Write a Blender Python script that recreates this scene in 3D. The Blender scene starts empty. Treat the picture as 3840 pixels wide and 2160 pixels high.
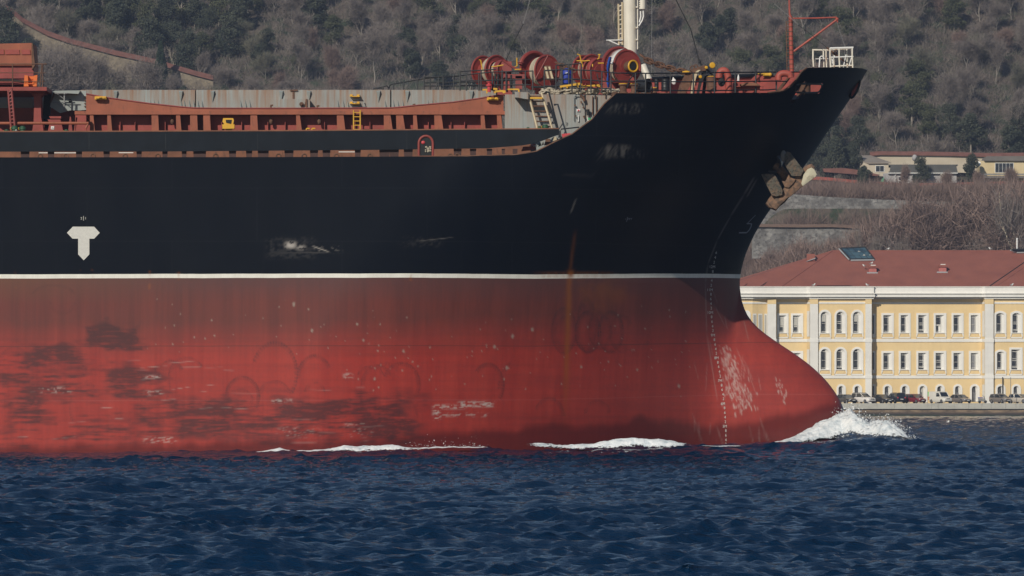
import bpy, bmesh, math, random
import numpy as np
from mathutils import Vector, Matrix

# ------------------------------------------------------------------ camera, sky, sun, exposure
F = 21250.0          # focal length in photograph pixels (photo 3840 px wide)
EYE = 2.3            # camera height over the water
HOR = 1508.0         # photograph row of the horizon
SC = bpy.context.scene
COL = SC.collection
cam = bpy.data.cameras.new("camera"); camo = bpy.data.objects.new("camera", cam); COL.objects.link(camo)
camo.location = (0, 0, EYE); camo.rotation_euler = (math.radians(90), 0, 0)
cam.sensor_width = 36; cam.lens = 36*F/3840; cam.shift_y = (HOR-1080)/3840
cam.clip_start = 0.5; cam.clip_end = 6000
SC.camera = camo
SUN_AZ, SUN_EL = 27.0, 30.0
az, el = math.radians(SUN_AZ), math.radians(SUN_EL)
sdir = Vector((-math.sin(az)*math.cos(el), -math.cos(az)*math.cos(el), math.sin(el)))
w = bpy.data.worlds.new("World"); SC.world = w; w.use_nodes = True
nt = w.node_tree; bg = nt.nodes["Background"]
sky = nt.nodes.new("ShaderNodeTexSky"); sky.sky_type = 'NISHITA'; sky.sun_disc = False
sky.sun_elevation = el; sky.sun_rotation = math.atan2(sdir.x, sdir.y)
sky.air_density = 1.0; sky.dust_density = 0.3; sky.ozone_density = 2.2
nt.links.new(sky.outputs[0], bg.inputs[0]); bg.inputs[1].default_value = 0.06
sl = bpy.data.lights.new("sun", 'SUN'); sl.energy = 3.8; sl.angle = math.radians(0.5); sl.color = (1, 0.925, 0.80)
so = bpy.data.objects.new("sun", sl); COL.objects.link(so)
so.rotation_mode = 'QUATERNION'; so.rotation_quaternion = sdir.to_track_quat('Z', 'Y'); so.location = (-40, -20, 60)
SC.view_settings.view_transform = 'Standard'; SC.view_settings.look = 'None'
SC.view_settings.exposure = 0.0; SC.view_settings.gamma = 1

HAZE = 0.00015
random.seed(7); RNG = np.random.default_rng(7)

def W(px, py, Y):
    "world point seen at a photograph pixel, at distance Y"
    return ((px-1920)*Y/F, Y, EYE+(HOR-py)*Y/F)

# ------------------------------------------------------------------ objects
WL = {}
def tag(o, label=None, cat=None, group=None, kind=None):
    if label: o['label'] = label
    if cat: o['category'] = cat
    if group: o['group'] = group
    if kind: o['kind'] = kind
    return o
def empty(name, loc, label=None, cat=None, group=None, rz=0):
    o = bpy.data.objects.new(name, None); COL.objects.link(o); o.location = loc
    o.rotation_euler = (0, 0, rz); o.empty_display_size = 0.3
    WL[o.name] = Vector(loc); tag(o, label, cat, group); return o

class MB:
    def __init__(s): s.v = []; s.f = []
    def add(s, vs, fs):
        n = len(s.v); s.v.extend([tuple(p) for p in vs]); s.f.extend([tuple(i+n for i in f) for f in fs]); return s
    def box(s, x0, x1, y0, y1, z0, z1):
        return s.add([(x0,y0,z0),(x1,y0,z0),(x1,y1,z0),(x0,y1,z0),(x0,y0,z1),(x1,y0,z1),(x1,y1,z1),(x0,y1,z1)],
                     [(0,3,2,1),(4,5,6,7),(0,1,5,4),(1,2,6,5),(2,3,7,6),(3,0,4,7)])
    def pbox(s, px0, py0, px1, py1, Y0, Y1):
        a = W(px0, py1, Y0); b = W(px1, py0, Y0)
        return s.box(a[0], b[0], Y0, Y1, a[2], b[2])
    def prism(s, pts, Y0, Y1):
        n = len(pts); A = sum(pts[i][0]*pts[(i+1)%n][1]-pts[(i+1)%n][0]*pts[i][1] for i in range(n))
        if A < 0: pts = pts[::-1]
        vs = [(p[0],Y0,p[1]) for p in pts]+[(p[0],Y1,p[1]) for p in pts]
        fs = [tuple(range(n)), tuple(range(2*n-1, n-1, -1))]+[(i, i+n, (i+1)%n+n, (i+1)%n) for i in range(n)]
        return s.add(vs, fs)
    def pprism(s, pts, Y0, Y1):
        return s.prism([(W(a, b, Y0)[0], W(a, b, Y0)[2]) for a, b in pts], Y0, Y1)
    def tube(s, pts, r, n=6, closed=False):
        P = [Vector(p) for p in pts]; m = len(P); rs = r if isinstance(r, (list, tuple)) else [r]*m
        vs = []; prev = None
        for i in range(m):
            if closed: d = P[(i+1)%m]-P[i-1]
            else: d = P[min(i+1, m-1)]-P[max(i-1, 0)]
            if d.length < 1e-9: d = Vector((0,0,1))
            d.normalize()
            if prev is None: a = d.orthogonal().normalized()
            else:
                a = prev-d*prev.dot(d)
                a = a.normalized() if a.length > 1e-6 else d.orthogonal().normalized()
            prev = a; b = d.cross(a)
            for k in range(n):
                t = 2*math.pi*k/n; vs.append(P[i]+(a*math.cos(t)+b*math.sin(t))*rs[i])
        fs = []
        for i in range(m if closed else m-1):
            j = (i+1) % m
            for k in range(n):
                fs.append((i*n+k, i*n+(k+1)%n, j*n+(k+1)%n, j*n+k))
        if not closed:
            fs.append(tuple(range(n-1, -1, -1))); fs.append(tuple((m-1)*n+k for k in range(n)))
        return s.add(vs, fs)
    def cyl(s, p0, p1, r0, r1=None, n=16):
        return s.tube([p0, p1], [r0, r0 if r1 is None else r1], n)
    def lathe(s, p0, d, prof, n=24, caps=True):
        "revolve (distance, radius) pairs about axis d from p0"
        p0 = Vector(p0); d = Vector(d).normalized(); a = d.orthogonal().normalized(); b = d.cross(a)
        vs = []
        for (t, r) in prof:
            for k in range(n):
                q = 2*math.pi*k/n; vs.append(p0+d*t+(a*math.cos(q)+b*math.sin(q))*r)
        fs = [(i*n+k, i*n+(k+1)%n, (i+1)*n+(k+1)%n, (i+1)*n+k) for i in range(len(prof)-1) for k in range(n)]
        if caps: fs += [tuple(range(n-1,-1,-1)), tuple((len(prof)-1)*n+k for k in range(n))]
        return s.add(vs, fs)
    def torus(s, c, d, R, r, n=24, m=8, sx=1.0):
        c = Vector(c); d = Vector(d).normalized(); a = d.orthogonal().normalized(); b = d.cross(a)
        return s.tube([c+(a*math.cos(2*math.pi*k/n)+b*math.sin(2*math.pi*k/n))*R for k in range(n)], r, m, True)
    def ball(s, c, r, n=10, m=6, sc=(1,1,1)):
        vs = [(c[0], c[1], c[2]+r*sc[2])]; fs = []
        for i in range(1, m):
            t = math.pi*i/m
            for k in range(n):
                q = 2*math.pi*k/n
                vs.append((c[0]+r*sc[0]*math.sin(t)*math.cos(q), c[1]+r*sc[1]*math.sin(t)*math.sin(q), c[2]+r*sc[2]*math.cos(t)))
        vs.append((c[0], c[1], c[2]-r*sc[2])); L = len(vs)-1
        for k in range(n): fs.append((0, 1+k, 1+(k+1)%n)); fs.append((L, 1+(m-2)*n+(k+1)%n, 1+(m-2)*n+k))
        for i in range(m-2):
            for k in range(n): fs.append((1+i*n+k, 1+(i+1)*n+k, 1+(i+1)*n+(k+1)%n, 1+i*n+(k+1)%n))
        return s.add(vs, fs)
    def build(s, name, mat, parent=None, smooth=False, local=False, label=None, cat=None, group=None, kind=None):
        V = np.array(s.v, dtype=float)
        me = bpy.data.meshes.new(name)
        if local: org = Vector((0,0,0))
        else:
            lo, hi = V.min(0), V.max(0); org = Vector(((lo[0]+hi[0])/2, (lo[1]+hi[1])/2, lo[2]))
            V = V-np.array(org)
        me.from_pydata(V.tolist(), [], s.f); me.update()
        if smooth:
            me.shade_smooth(); me.set_sharp_from_angle(angle=math.radians(35))
        o = bpy.data.objects.new(name, me); COL.objects.link(o)
        if mat: me.materials.append(mat)
        if parent:
            o.parent = parent
            if not local: o.location = org-WL[parent.name]; WL[o.name] = org
            else: WL[o.name] = Vector((0,0,0))
        else: o.location = org; WL[o.name] = org
        tag(o, label, cat, group, kind); return o

def mesh_np(name, V, Fq, mat, smooth=True, parent=None, attrs=None, label=None, cat=None, kind=None, group=None):
    "fast mesh from numpy arrays (quads or triangles)"
    me = bpy.data.meshes.new(name); n = len(V); m = len(Fq); k = Fq.shape[1]
    me.vertices.add(n); me.vertices.foreach_set('co', V.astype(np.float32).ravel())
    me.loops.add(m*k); me.loops.foreach_set('vertex_index', Fq.astype(np.int32).ravel())
    me.polygons.add(m); me.polygons.foreach_set('loop_start', np.arange(0, m*k, k, dtype=np.int32))
    me.polygons.foreach_set('loop_total', np.full(m, k, dtype=np.int32))
    me.update(calc_edges=True)
    if smooth: me.shade_smooth()
    for a, arr in (attrs or {}).items():
        at = me.attributes.new(a, 'FLOAT', 'POINT'); at.data.foreach_set('value', arr.astype(np.float32).ravel())
    o = bpy.data.objects.new(name, me); COL.objects.link(o); me.materials.append(mat)
    if parent: o.parent = parent; o.location = -WL[parent.name]; WL[o.name] = Vector((0,0,0))
    tag(o, label, cat, group, kind); return o

# ------------------------------------------------------------------ node helpers
class N:
    def __init__(s, name, rough=0.6, spec=0.5):
        s.m = bpy.data.materials.new(name); s.m.use_nodes = True; s.t = s.m.node_tree
        s.b = s.t.nodes["Principled BSDF"]; s.b.inputs['Roughness'].default_value = rough
        s.b.inputs['Specular IOR Level'].default_value = spec
    def n(s, typ, **kw):
        x = s.t.nodes.new(typ)
        for k, v in kw.items(): setattr(x, k, v)
        return x
    def put(s, inp, v):
        if isinstance(v, bpy.types.NodeSocket): s.t.links.new(v, inp)
        elif isinstance(v, (tuple, list)) and len(v) == 3 and inp.type == 'RGBA': inp.default_value = (*v, 1)
        else: inp.default_value = v
    def math(s, op, a, b=0.0, clamp=False):
        x = s.n('ShaderNodeMath', operation=op, use_clamp=clamp); s.put(x.inputs[0], a)
        if op not in ('ABSOLUTE','SINE','FLOOR','FRACT','SQRT'): s.put(x.inputs[1], b)
        return x.outputs[0]
    def pos(s): return s.n('ShaderNodeNewGeometry').outputs['Position']
    def obj(s): return s.n('ShaderNodeTexCoord').outputs['Object']
    def xyz(s, v):
        x = s.n('ShaderNodeSeparateXYZ'); s.put(x.inputs[0], v); return x.outputs
    def map(s, v, sc, loc=(0,0,0)):
        x = s.n('ShaderNodeMapping'); s.put(x.inputs[0], v); x.inputs['Scale'].default_value = sc; x.inputs['Location'].default_value = loc
        return x.outputs[0]
    def noise(s, v, scale, detail=3, rough=0.55, dist=0.0):
        x = s.n('ShaderNodeTexNoise'); s.put(x.inputs['Vector'], v); x.inputs['Scale'].default_value = scale
        x.inputs['Detail'].default_value = detail; x.inputs['Roughness'].default_value = rough; x.inputs['Distortion'].default_value = dist
        return x.outputs['Fac']
    def step(s, v, a, b, lo=0.0, hi=1.0):
        x = s.n('ShaderNodeMapRange'); s.put(x.inputs[0], v); x.inputs[1].default_value = a; x.inputs[2].default_value = b
        x.inputs[3].default_value = lo; x.inputs[4].default_value = hi; x.clamp = True; return x.outputs[0]
    def mix(s, f, a, b, mode='MIX'):
        x = s.n('ShaderNodeMix', data_type='RGBA', blend_type=mode); s.put(x.inputs[0], f); s.put(x.inputs[6], a); s.put(x.inputs[7], b)
        return x.outputs[2]
    def attr(s, name):
        x = s.n('ShaderNodeAttribute'); x.attribute_name = name; return x.outputs['Fac']
    def bump(s, h, strength=0.3, dist=0.05):
        x = s.n('ShaderNodeBump'); s.put(x.inputs['Height'], h); x.inputs['Strength'].default_value = strength; x.inputs['Distance'].default_value = dist
        s.t.links.new(x.outputs[0], s.b.inputs['Normal']); return x
    def out(s, c, rough=None):
        s.put(s.b.inputs['Base Color'], c)
        if rough is not None: s.put(s.b.inputs['Roughness'], rough)
        return s.m

def paint(name, col, var=0.25, rust=0.0, rustcol=(0.16,0.06,0.025), rough=0.55, scale=1.5, streak=True, metal=0, local=False):
    "painted steel: tonal variation, vertical grime and optional rust patches"
    g = N(name, rough); p = g.obj() if local else g.pos()
    n1 = g.noise(p, scale, 4, 0.6)
    dark = tuple(c*(1-var) for c in col); lite = tuple(min(1, c*(1+var*0.6)) for c in col)
    c = g.mix(g.step(n1, 0.3, 0.7), dark, lite)
    if streak:
        sp = g.map(p, (3.2, 3.2, 0.35)); n2 = g.noise(sp, 1.6, 3, 0.6)
        c = g.mix(g.math('MULTIPLY', g.step(n2, 0.5, 0.8), 0.35), c, tuple(c_*0.55 for c_ in col))
    if rust > 0:
        n3 = g.noise(g.map(p, (2.2, 2.2, 0.8)), 2.6, 5, 0.65)
        c = g.mix(g.step(n3, 0.72-0.32*rust, 0.80-0.2*rust), c, rustcol)
    g.b.inputs['Metallic'].default_value = metal
    return g.out(c)

def flat(name, col, rough=0.5, metal=0, spec=0.5):
    g = N(name, rough, spec); g.b.inputs['Metallic'].default_value = metal
    n1 = g.noise(g.obj(), 3.0, 3)
    return g.out(g.mix(n1, tuple(c*0.85 for c in col), tuple(min(1, c*1.12) for c in col)))

# numpy value noise
def vnoise(x, y, seed):
    xi = np.floor(x).astype(np.int64); yi = np.floor(y).astype(np.int64); fx = x-xi; fy = y-yi
    fx = fx*fx*(3-2*fx); fy = fy*fy*(3-2*fy)
    def h(a, b):
        q = (a*374761393+b*668265263+seed*982451653) & 0x7fffffff
        q = ((q ^ (q >> 13))*1274126177) & 0x7fffffff
        return ((q ^ (q >> 16)) & 0xffff)/65535.0
    return (h(xi,yi)*(1-fx)+h(xi+1,yi)*fx)*(1-fy)+(h(xi,yi+1)*(1-fx)+h(xi+1,yi+1)*fx)*fy
def fbm(x, y, seed, o=4):
    s = 0; a = 0.5; t = 0
    for i in range(o): s = s+a*vnoise(x*2**i, y*2**i, seed+i*17); t += a; a *= 0.55
    return s/t
def sstep(x, a, b):
    t = np.clip((x-a)/(b-a), 0, 1); return t*t*(3-2*t)
# ------------------------------------------------------------------ water
def wave_field(X, Y):
    "height of the wind sea and small sideways shift, world metres"
    r = np.random.default_rng(11); Z = np.zeros_like(X); DX = np.zeros_like(X); DY = np.zeros_like(X)
    nW = 104
    for i in range(nW):
        lam = 0.30*(8.0/0.30)**(i/(nW-1))*r.uniform(0.93, 1.07)
        k = 2*math.pi/lam; th = math.radians(-82+r.normal(0, 34)); a = 0.0046*lam**0.76*r.uniform(0.6, 1.3)
        if lam > 5: a *= 0.75
        if lam < 1.3: a *= 1.95
        elif lam < 2.6: a *= 1.2
        else: a *= 0.85
        patch = (0.45+1.1*vnoise(X/5.0+i//12*7.3, Y/8.0+i//12*3.1, 60+i//12)) if lam < 2.2 else 1.0
        kx, ky = k*math.cos(th), k*math.sin(th); ph = kx*X+ky*Y+r.uniform(0, 6.28)
        fade = np.clip(2.1-0.0018*Y/lam, 0.65, 1) if lam < 1.2 else 1.0
        c = np.cos(ph); s = np.sin(ph)
        q = a*fade*patch; Z += q*c; DX -= 0.95*q*kx/k*s; DY -= 0.95*q*ky/k*s
    gust = 0.72+0.5*vnoise(X/14+50, Y/22+9, 5)
    return Z*gust, DX*gust, DY*gust

def ship_swell(X, Y):
    "long wave pattern thrown off by the moving bow"
    d = np.abs(Y-249.4); near = np.exp(-(d/7.0)**2)
    h = 0.30*np.exp(-((X-7.5)/5.0)**2)+0.12*np.exp(-((X+12)/7)**2)+0.10*np.exp(-((X+1.5)/2.2)**2)
    h2 = np.interp(X, [3, 8, 12, 16, 19, 23], [0.0, 0.26, 0.44, 0.64, 0.48, 0.0])*np.exp(-((Y-255.5)/4.5)**2)
    return np.maximum(h*near, h2)

def make_water():
    yn = [3.0, 8, 15, 25, 38, 50]; y = 56.0
    while y < 262: yn.append(y); y += 0.10+0.0011*(y-56)
    while y < 922: yn.append(y); y += 0.4+0.0012*(y-262)
    yn.append(930.0); ys = np.array(yn)
    tc = np.linspace(-0.104, 0.104, 640); ts = np.concatenate([-np.geomspace(3.0, 0.112, 26), tc, np.geomspace(0.112, 3.0, 26)])
    T, Yg = np.meshgrid(ts, ys); X = T*(Yg+12); Y = Yg.copy()
    Z, DX, DY = wave_field(X, Y); edge = np.clip((0.16-np.abs(T))/0.05, 0, 1)
    Z = Z*edge; Z += ship_swell(X, Y)
    X = X+DX*edge; Y2 = Y+DY*edge*np.clip((915-Y)/10, 0, 1)
    V = np.stack([X, Y2, Z], -1).reshape(-1, 3); nr, nc = T.shape
    i = np.arange(nr*nc).reshape(nr, nc)
    Fq = np.stack([i[:-1,:-1], i[:-1,1:], i[1:,1:], i[1:,:-1]], -1).reshape(-1, 4)
    g = N("sea_water", 0.07, 0.5); g.b.inputs['IOR'].default_value = 1.333
    p = g.pos(); n = g.noise(g.map(p, (0.6, 1.6, 1)), 4.5, 4, 0.65); n2 = g.noise(g.map(p, (0.05, 0.08, 1)), 1.0, 3)
    g.bump(n, 0.9, 0.09)
    g.out(g.mix(n2, (0.001, 0.0125, 0.038), (0.002, 0.018, 0.050)))
    mesh_np("water", V, Fq, g.m, True, kind='structure')
make_water()

def foam_mat(name, edge=0.5):
    g = N(name, 0.75, 0.2); p = g.pos()
    n = g.noise(p, 3.5, 5, 0.65); n2 = g.noise(g.map(p, (1.2, 1, 3)), 1.3, 4, 0.6)
    c = g.mix(g.step(n, 0.35, 0.6), (0.55, 0.61, 0.65), (0.80, 0.83, 0.84))
    c = g.mix(g.math('MULTIPLY', g.step(n2, 0.56, 0.75), 0.6), c, (0.16, 0.26, 0.32))
    g.out(c); g.bump(n, 0.8, 0.12)
    # ragged see-through rim
    a = g.attr('thick'); na = g.noise(g.map(p, (2, 2, 3)), 3.0, 5, 0.7)
    al = g.step(g.math('ADD', a, g.math('MULTIPLY', g.math('SUBTRACT', na, 0.5), 1.3)), 0.28, 0.42)
    g.put(g.b.inputs['Alpha'], al)
    return g.m
FOAM = foam_mat("sea_foam")

def foam_ridge(name, top, bot, Yc, wid, seed, rough, label, nx=260, ny=44, lean=0.0):
    "a ridge of broken water: crest and foot heights along X, given as photograph points at distance Yc(px)"
    pxs = np.linspace(top[0][0], top[-1][0], nx)
    tp = np.interp(pxs, [a for a, b in top], [b for a, b in top]); bt = np.interp(pxs, [a for a, b in bot], [b for a, b in bot])
    yc = Yc(pxs); V = []; TH = []
    X0 = (pxs-1920)*yc/F; zt = EYE+(HOR-tp)*yc/F; zb = EYE+(HOR-bt)*(yc-wid)/F
    zt = zt + (fbm(X0*1.3+3, X0*0+seed, seed, 4)-0.5)*rough*0.5
    v = np.linspace(-1, 1, ny)
    for j, q in enumerate(v):
        Yv = yc+q*wid
        prof = np.cos(np.clip(abs(q), 0, 1)*math.pi/2)**1.2
        z = zb+(zt-zb)*prof+lean
        nz = (fbm(X0*1.6+q*wid*1.3, X0*0.4+q*wid*2.0+9, seed+3, 5)-0.5)
        nz2 = (fbm(X0*5, q*wid*5+X0*0+3, seed+9, 3)-0.5)
        amp = rough*np.clip((zt-zb)*1.2, 0.05, 1)
        V.append(np.stack([X0+nz2*0.10, Yv+nz*amp*0.8, z+(nz*0.9+nz2*0.22)*amp*prof**0.5], -1))
        ends = np.clip(np.minimum(pxs-pxs[0], pxs[-1]-pxs)/60.0, 0, 1)
        tear = np.clip(.55+1.5*(fbm(X0*1.1+seed, X0*0+q, seed+21, 4)-.35), .5, 1) if wid < 1 else 1.0
        TH.append(np.clip(prof*1.3, 0, 1)*ends*tear)
    V = np.array(V).reshape(-1, 3); TH = np.array(TH).ravel()
    i = np.arange(ny*nx).reshape(ny, nx)
    Fq = np.stack([i[:-1,:-1], i[:-1,1:], i[1:,1:], i[1:,:-1]], -1).reshape(-1, 4)
    o = mesh_np(name, V, Fq, FOAM, True, attrs={'thick': TH}, label=label, cat='foam', kind='stuff')
    return (X0, yc, zt)

BW = foam_ridge("bow_wave",
    [(2850,1672),(2900,1661),(2950,1648),(3000,1626),(3037,1606),(3089,1576),(3124,1558),(3160,1550),(3188,1536),(3215,1560),(3239,1570),(3262,1590),(3290,1584),(3320,1578),(3351,1586),(3379,1614),(3414,1651),(3430,1658)],
    [(2850,1674),(2900,1668),(3045,1668),(3124,1656),(3211,1642),(3281,1645),(3414,1655),(3430,1660)],
    lambda p: np.interp(p, [2850,3000,3150,3300,3430], [257.5,260.6,262.0,259.5,258.5]), 2.3, 31, 0.55,
    "white breaking bow wave piled up in front of the red bulb", 300, 60)
foam_ridge("hull_wash", [(1960,1662),(2010,1659),(2060,1664),(2110,1668),(2170,1668),(2231,1664),(2270,1657),(2309,1648),(2370,1648),(2449,1645),(2520,1655),(2583,1664),(2600,1668)],
    [(1960,1670),(2076,1686),(2200,1688),(2300,1687),(2490,1685),(2600,1672)],
    lambda p: 248.9+0*p, 0.8, 51, 0.34, "long white foam strip against the hull below the rust streak", 240, 26)
foam_ridge("hull_wash", [(960,1696),(1030,1690),(1120,1689),(1180,1687),(1240,1683),(1290,1668),(1330,1675),(1400,1670),(1470,1665),(1530,1676),(1600,1675),(1700,1674),(1838,1676),(1850,1680)],
    [(960,1700),(1180,1699),(1300,1700),(1400,1697),(1500,1693),(1600,1686),(1700,1680),(1850,1681)],
    lambda p: 248.9+0*p, 0.8, 52, 0.32, "tapering white foam strip against the hull left of the longer strip", 240, 26)
foam_ridge("hull_wash", [(880,1698),(960,1694),(1000,1689),(1050,1679),(1075,1687),(1120,1690),(1190,1691)],
    [(880,1701),(1060,1700),(1190,1698)],
    lambda p: 248.9+0*p, 0.7, 53, 0.10, "small foam patch at the waterline left of the two long strips", 120, 20)
foam_ridge("hull_wash", [(60,1702),(120,1700),(180,1699),(250,1703)], [(60,1706),(180,1706),(250,1706)],
    lambda p: 248.9+0*p, 0.5, 54, 0.05, "faint foam smear at the waterline near the left picture edge", 90, 16)
foam_ridge("hull_wash", [(2600,1668),(2640,1670),(2690,1672),(2720,1670),(2800,1671),(2880,1668)], [(2600,1671),(2700,1677),(2800,1675),(2880,1672)],
    lambda p: np.interp(p, [2600,2880],[250.2,255.5]), 0.6, 55, 0.06, "thin foam lip at the foot of the draught marks", 120, 18)
# flying drops
def spray(name, n, xs, ys, zs, spread, label, seed, size=(0.015, 0.05)):
    r = np.random.default_rng(seed); V = []; Fq = []
    for i in range(n):
        k = r.integers(0, len(xs)); e = abs(r.normal(0, 1))**1.3
        c = np.array([xs[k]+r.normal(0, spread*0.7), ys[k]+r.normal(0, 0.8), zs[k]+e*spread*0.55-0.05]); s = r.uniform(*size)
        d = r.normal(0, 1, (4, 3)); d /= np.linalg.norm(d, axis=1)[:, None]; b = len(V)*1
        V.extend(c+d*s); Fq += [(b,b+1,b+2),(b,b+1,b+3),(b,b+2,b+3),(b+1,b+2,b+3)]
    g = N("spray_drops", 0.4); g.out((0.85, 0.88, 0.9))
    mesh_np(name, np.array(V), np.array(Fq), g.m, False, label=label, cat='spray', kind='stuff')
sel = BW[0] > 15.0
spray("bow_spray", 1000, BW[0][sel], BW[1][sel], BW[2][sel]-.05, 0.27, "fine white drops flying off the bow wave crest", 3)
xs_ = np.interp(RNG.uniform(0,1,60), [0,1], [-4.6,-1.0]); spray("hull_spray", 90, xs_, np.full(60,249.0), np.full(60,0.42), 0.22, "few small drops leaping above the foam along the hull", 4, (0.015,0.035))

# ------------------------------------------------------------------ hull shape
HB = 13.0; YC = 263.0; YS = YC-HB
stem_px = [(3254,261),(3205,346),(3152,424),(3100,499),(3026,611),(2960,696),(2884,790),(2832,872),(2795,954),(2776,1028),(2773,1073),(2782,1133),(2802,1185),(2840,1230),(2907,1279),(2981,1327),(3041,1371),(3096,1423),(3136,1476),(3160,1520),(3168,1550),(3170,1580),(3155,1610),(3135,1650),(3080,1700),(2990,1760)]
_sz = np.array([EYE+(HOR-b)*YC/F for a, b in stem_px])[::-1]; _sx = np.array([(a-1920)*YC/F for a, b in stem_px])[::-1]
_gz = np.linspace(-3.2, 18.4, 900); _gx = np.interp(_gz, _sz, _sx)
_slope = (_sx[-1]-_sx[-2])/(_sz[-1]-_sz[-2]); _gx = np.where(_gz > _sz[-1], _sx[-1]+(_gz-_sz[-1])*_slope, _gx)
_k = np.exp(-(np.arange(-30, 31)/11.0)**2); _k /= _k.sum(); _gx = np.convolve(np.pad(_gx, 30, mode='reflect', reflect_type='odd'), _k, 'valid')
def xstem(z): return np.interp(z, _gz, _gx)
def hbr(x, z):
    "half breadth of the hull at station x, height z"
    x = np.asarray(x, float); z = np.asarray(z, float)
    xs = xstem(z); xm = np.where(z < 7.7, np.minimum(xs, 10.57-0.06*(7.7-z)), xs)
    L = np.interp(z, [-3, 0, 4, 8, 12, 17.5], [21, 20.5, 19.5, 18, 16.5, 15.0]); a = np.interp(z, [0, 8, 17.5], [1.9, 1.95, 2.3]); b = np.interp(z, [0, 4, 8, 12, 17.5], [0.95, 0.92, 0.86, 0.72, 0.52])
    u = np.clip((x-(xm-L))/L, 0, 1); hm = HB*np.clip(1-u**a, 0, 1)**b
    wb = np.interp(z, [-3, 0, 2, 4, 5.5, 7, 8.2, 9.0], [2.1, 2.8, 2.75, 2.2, 1.45, 0.7, 0.3, 0.0])
    x0 = 4.0; ub = np.clip((x-x0)/np.maximum(xs-x0, 0.1), 0, 1); hb = wb*np.clip(1-ub**2.4, 0, 1)**0.5
    return (hm**3+hb**3)**(1/3.0)
def hullY(x, z): return YC-hbr(x, z)
def onhull(px, py, off=0.0):
    Y = 252.0
    for i in range(25):
        x, _, z = W(px, py, Y); Y = 0.5*Y+0.5*(float(hullY(x, z))-off)
    return W(px, py, Y)
edge_px = [(-400,590),(0,590),(1000,589),(1750,586),(1930,581),(2012,568),(2086,530),(2146,503),(2221,447),(2266,390),(2303,357),(2310,351),(2600,350),(2880,348),(2922,343),(2940,338),(2959,328),(2980,306),(2996,284),(3010,265),(3026,254),(3060,254),(3254,262)]
_ex = []; _ez = []
for a, b in edge_px:
    p = onhull(min(a, 3250), b); _ex.append(p[0]); _ez.append(p[2])
_ex[0] = -60
def ztop(x): return np.interp(x, _ex, _ez)

def stroke(PX, PY, x0, y0, x1, y1, w):
    dx, dy = x1-x0, y1-y0; L2 = dx*dx+dy*dy
    t = np.clip(((PX-x0)*dx+(PY-y0)*dy)/L2, 0, 1); d = np.hypot(PX-x0-t*dx, PY-y0-t*dy)
    return np.clip(1.3-d/w, 0, 1)*np.sqrt(np.clip(np.sin(np.clip(t,0.02,0.98)*math.pi)*1.5, 0, 1))

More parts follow.
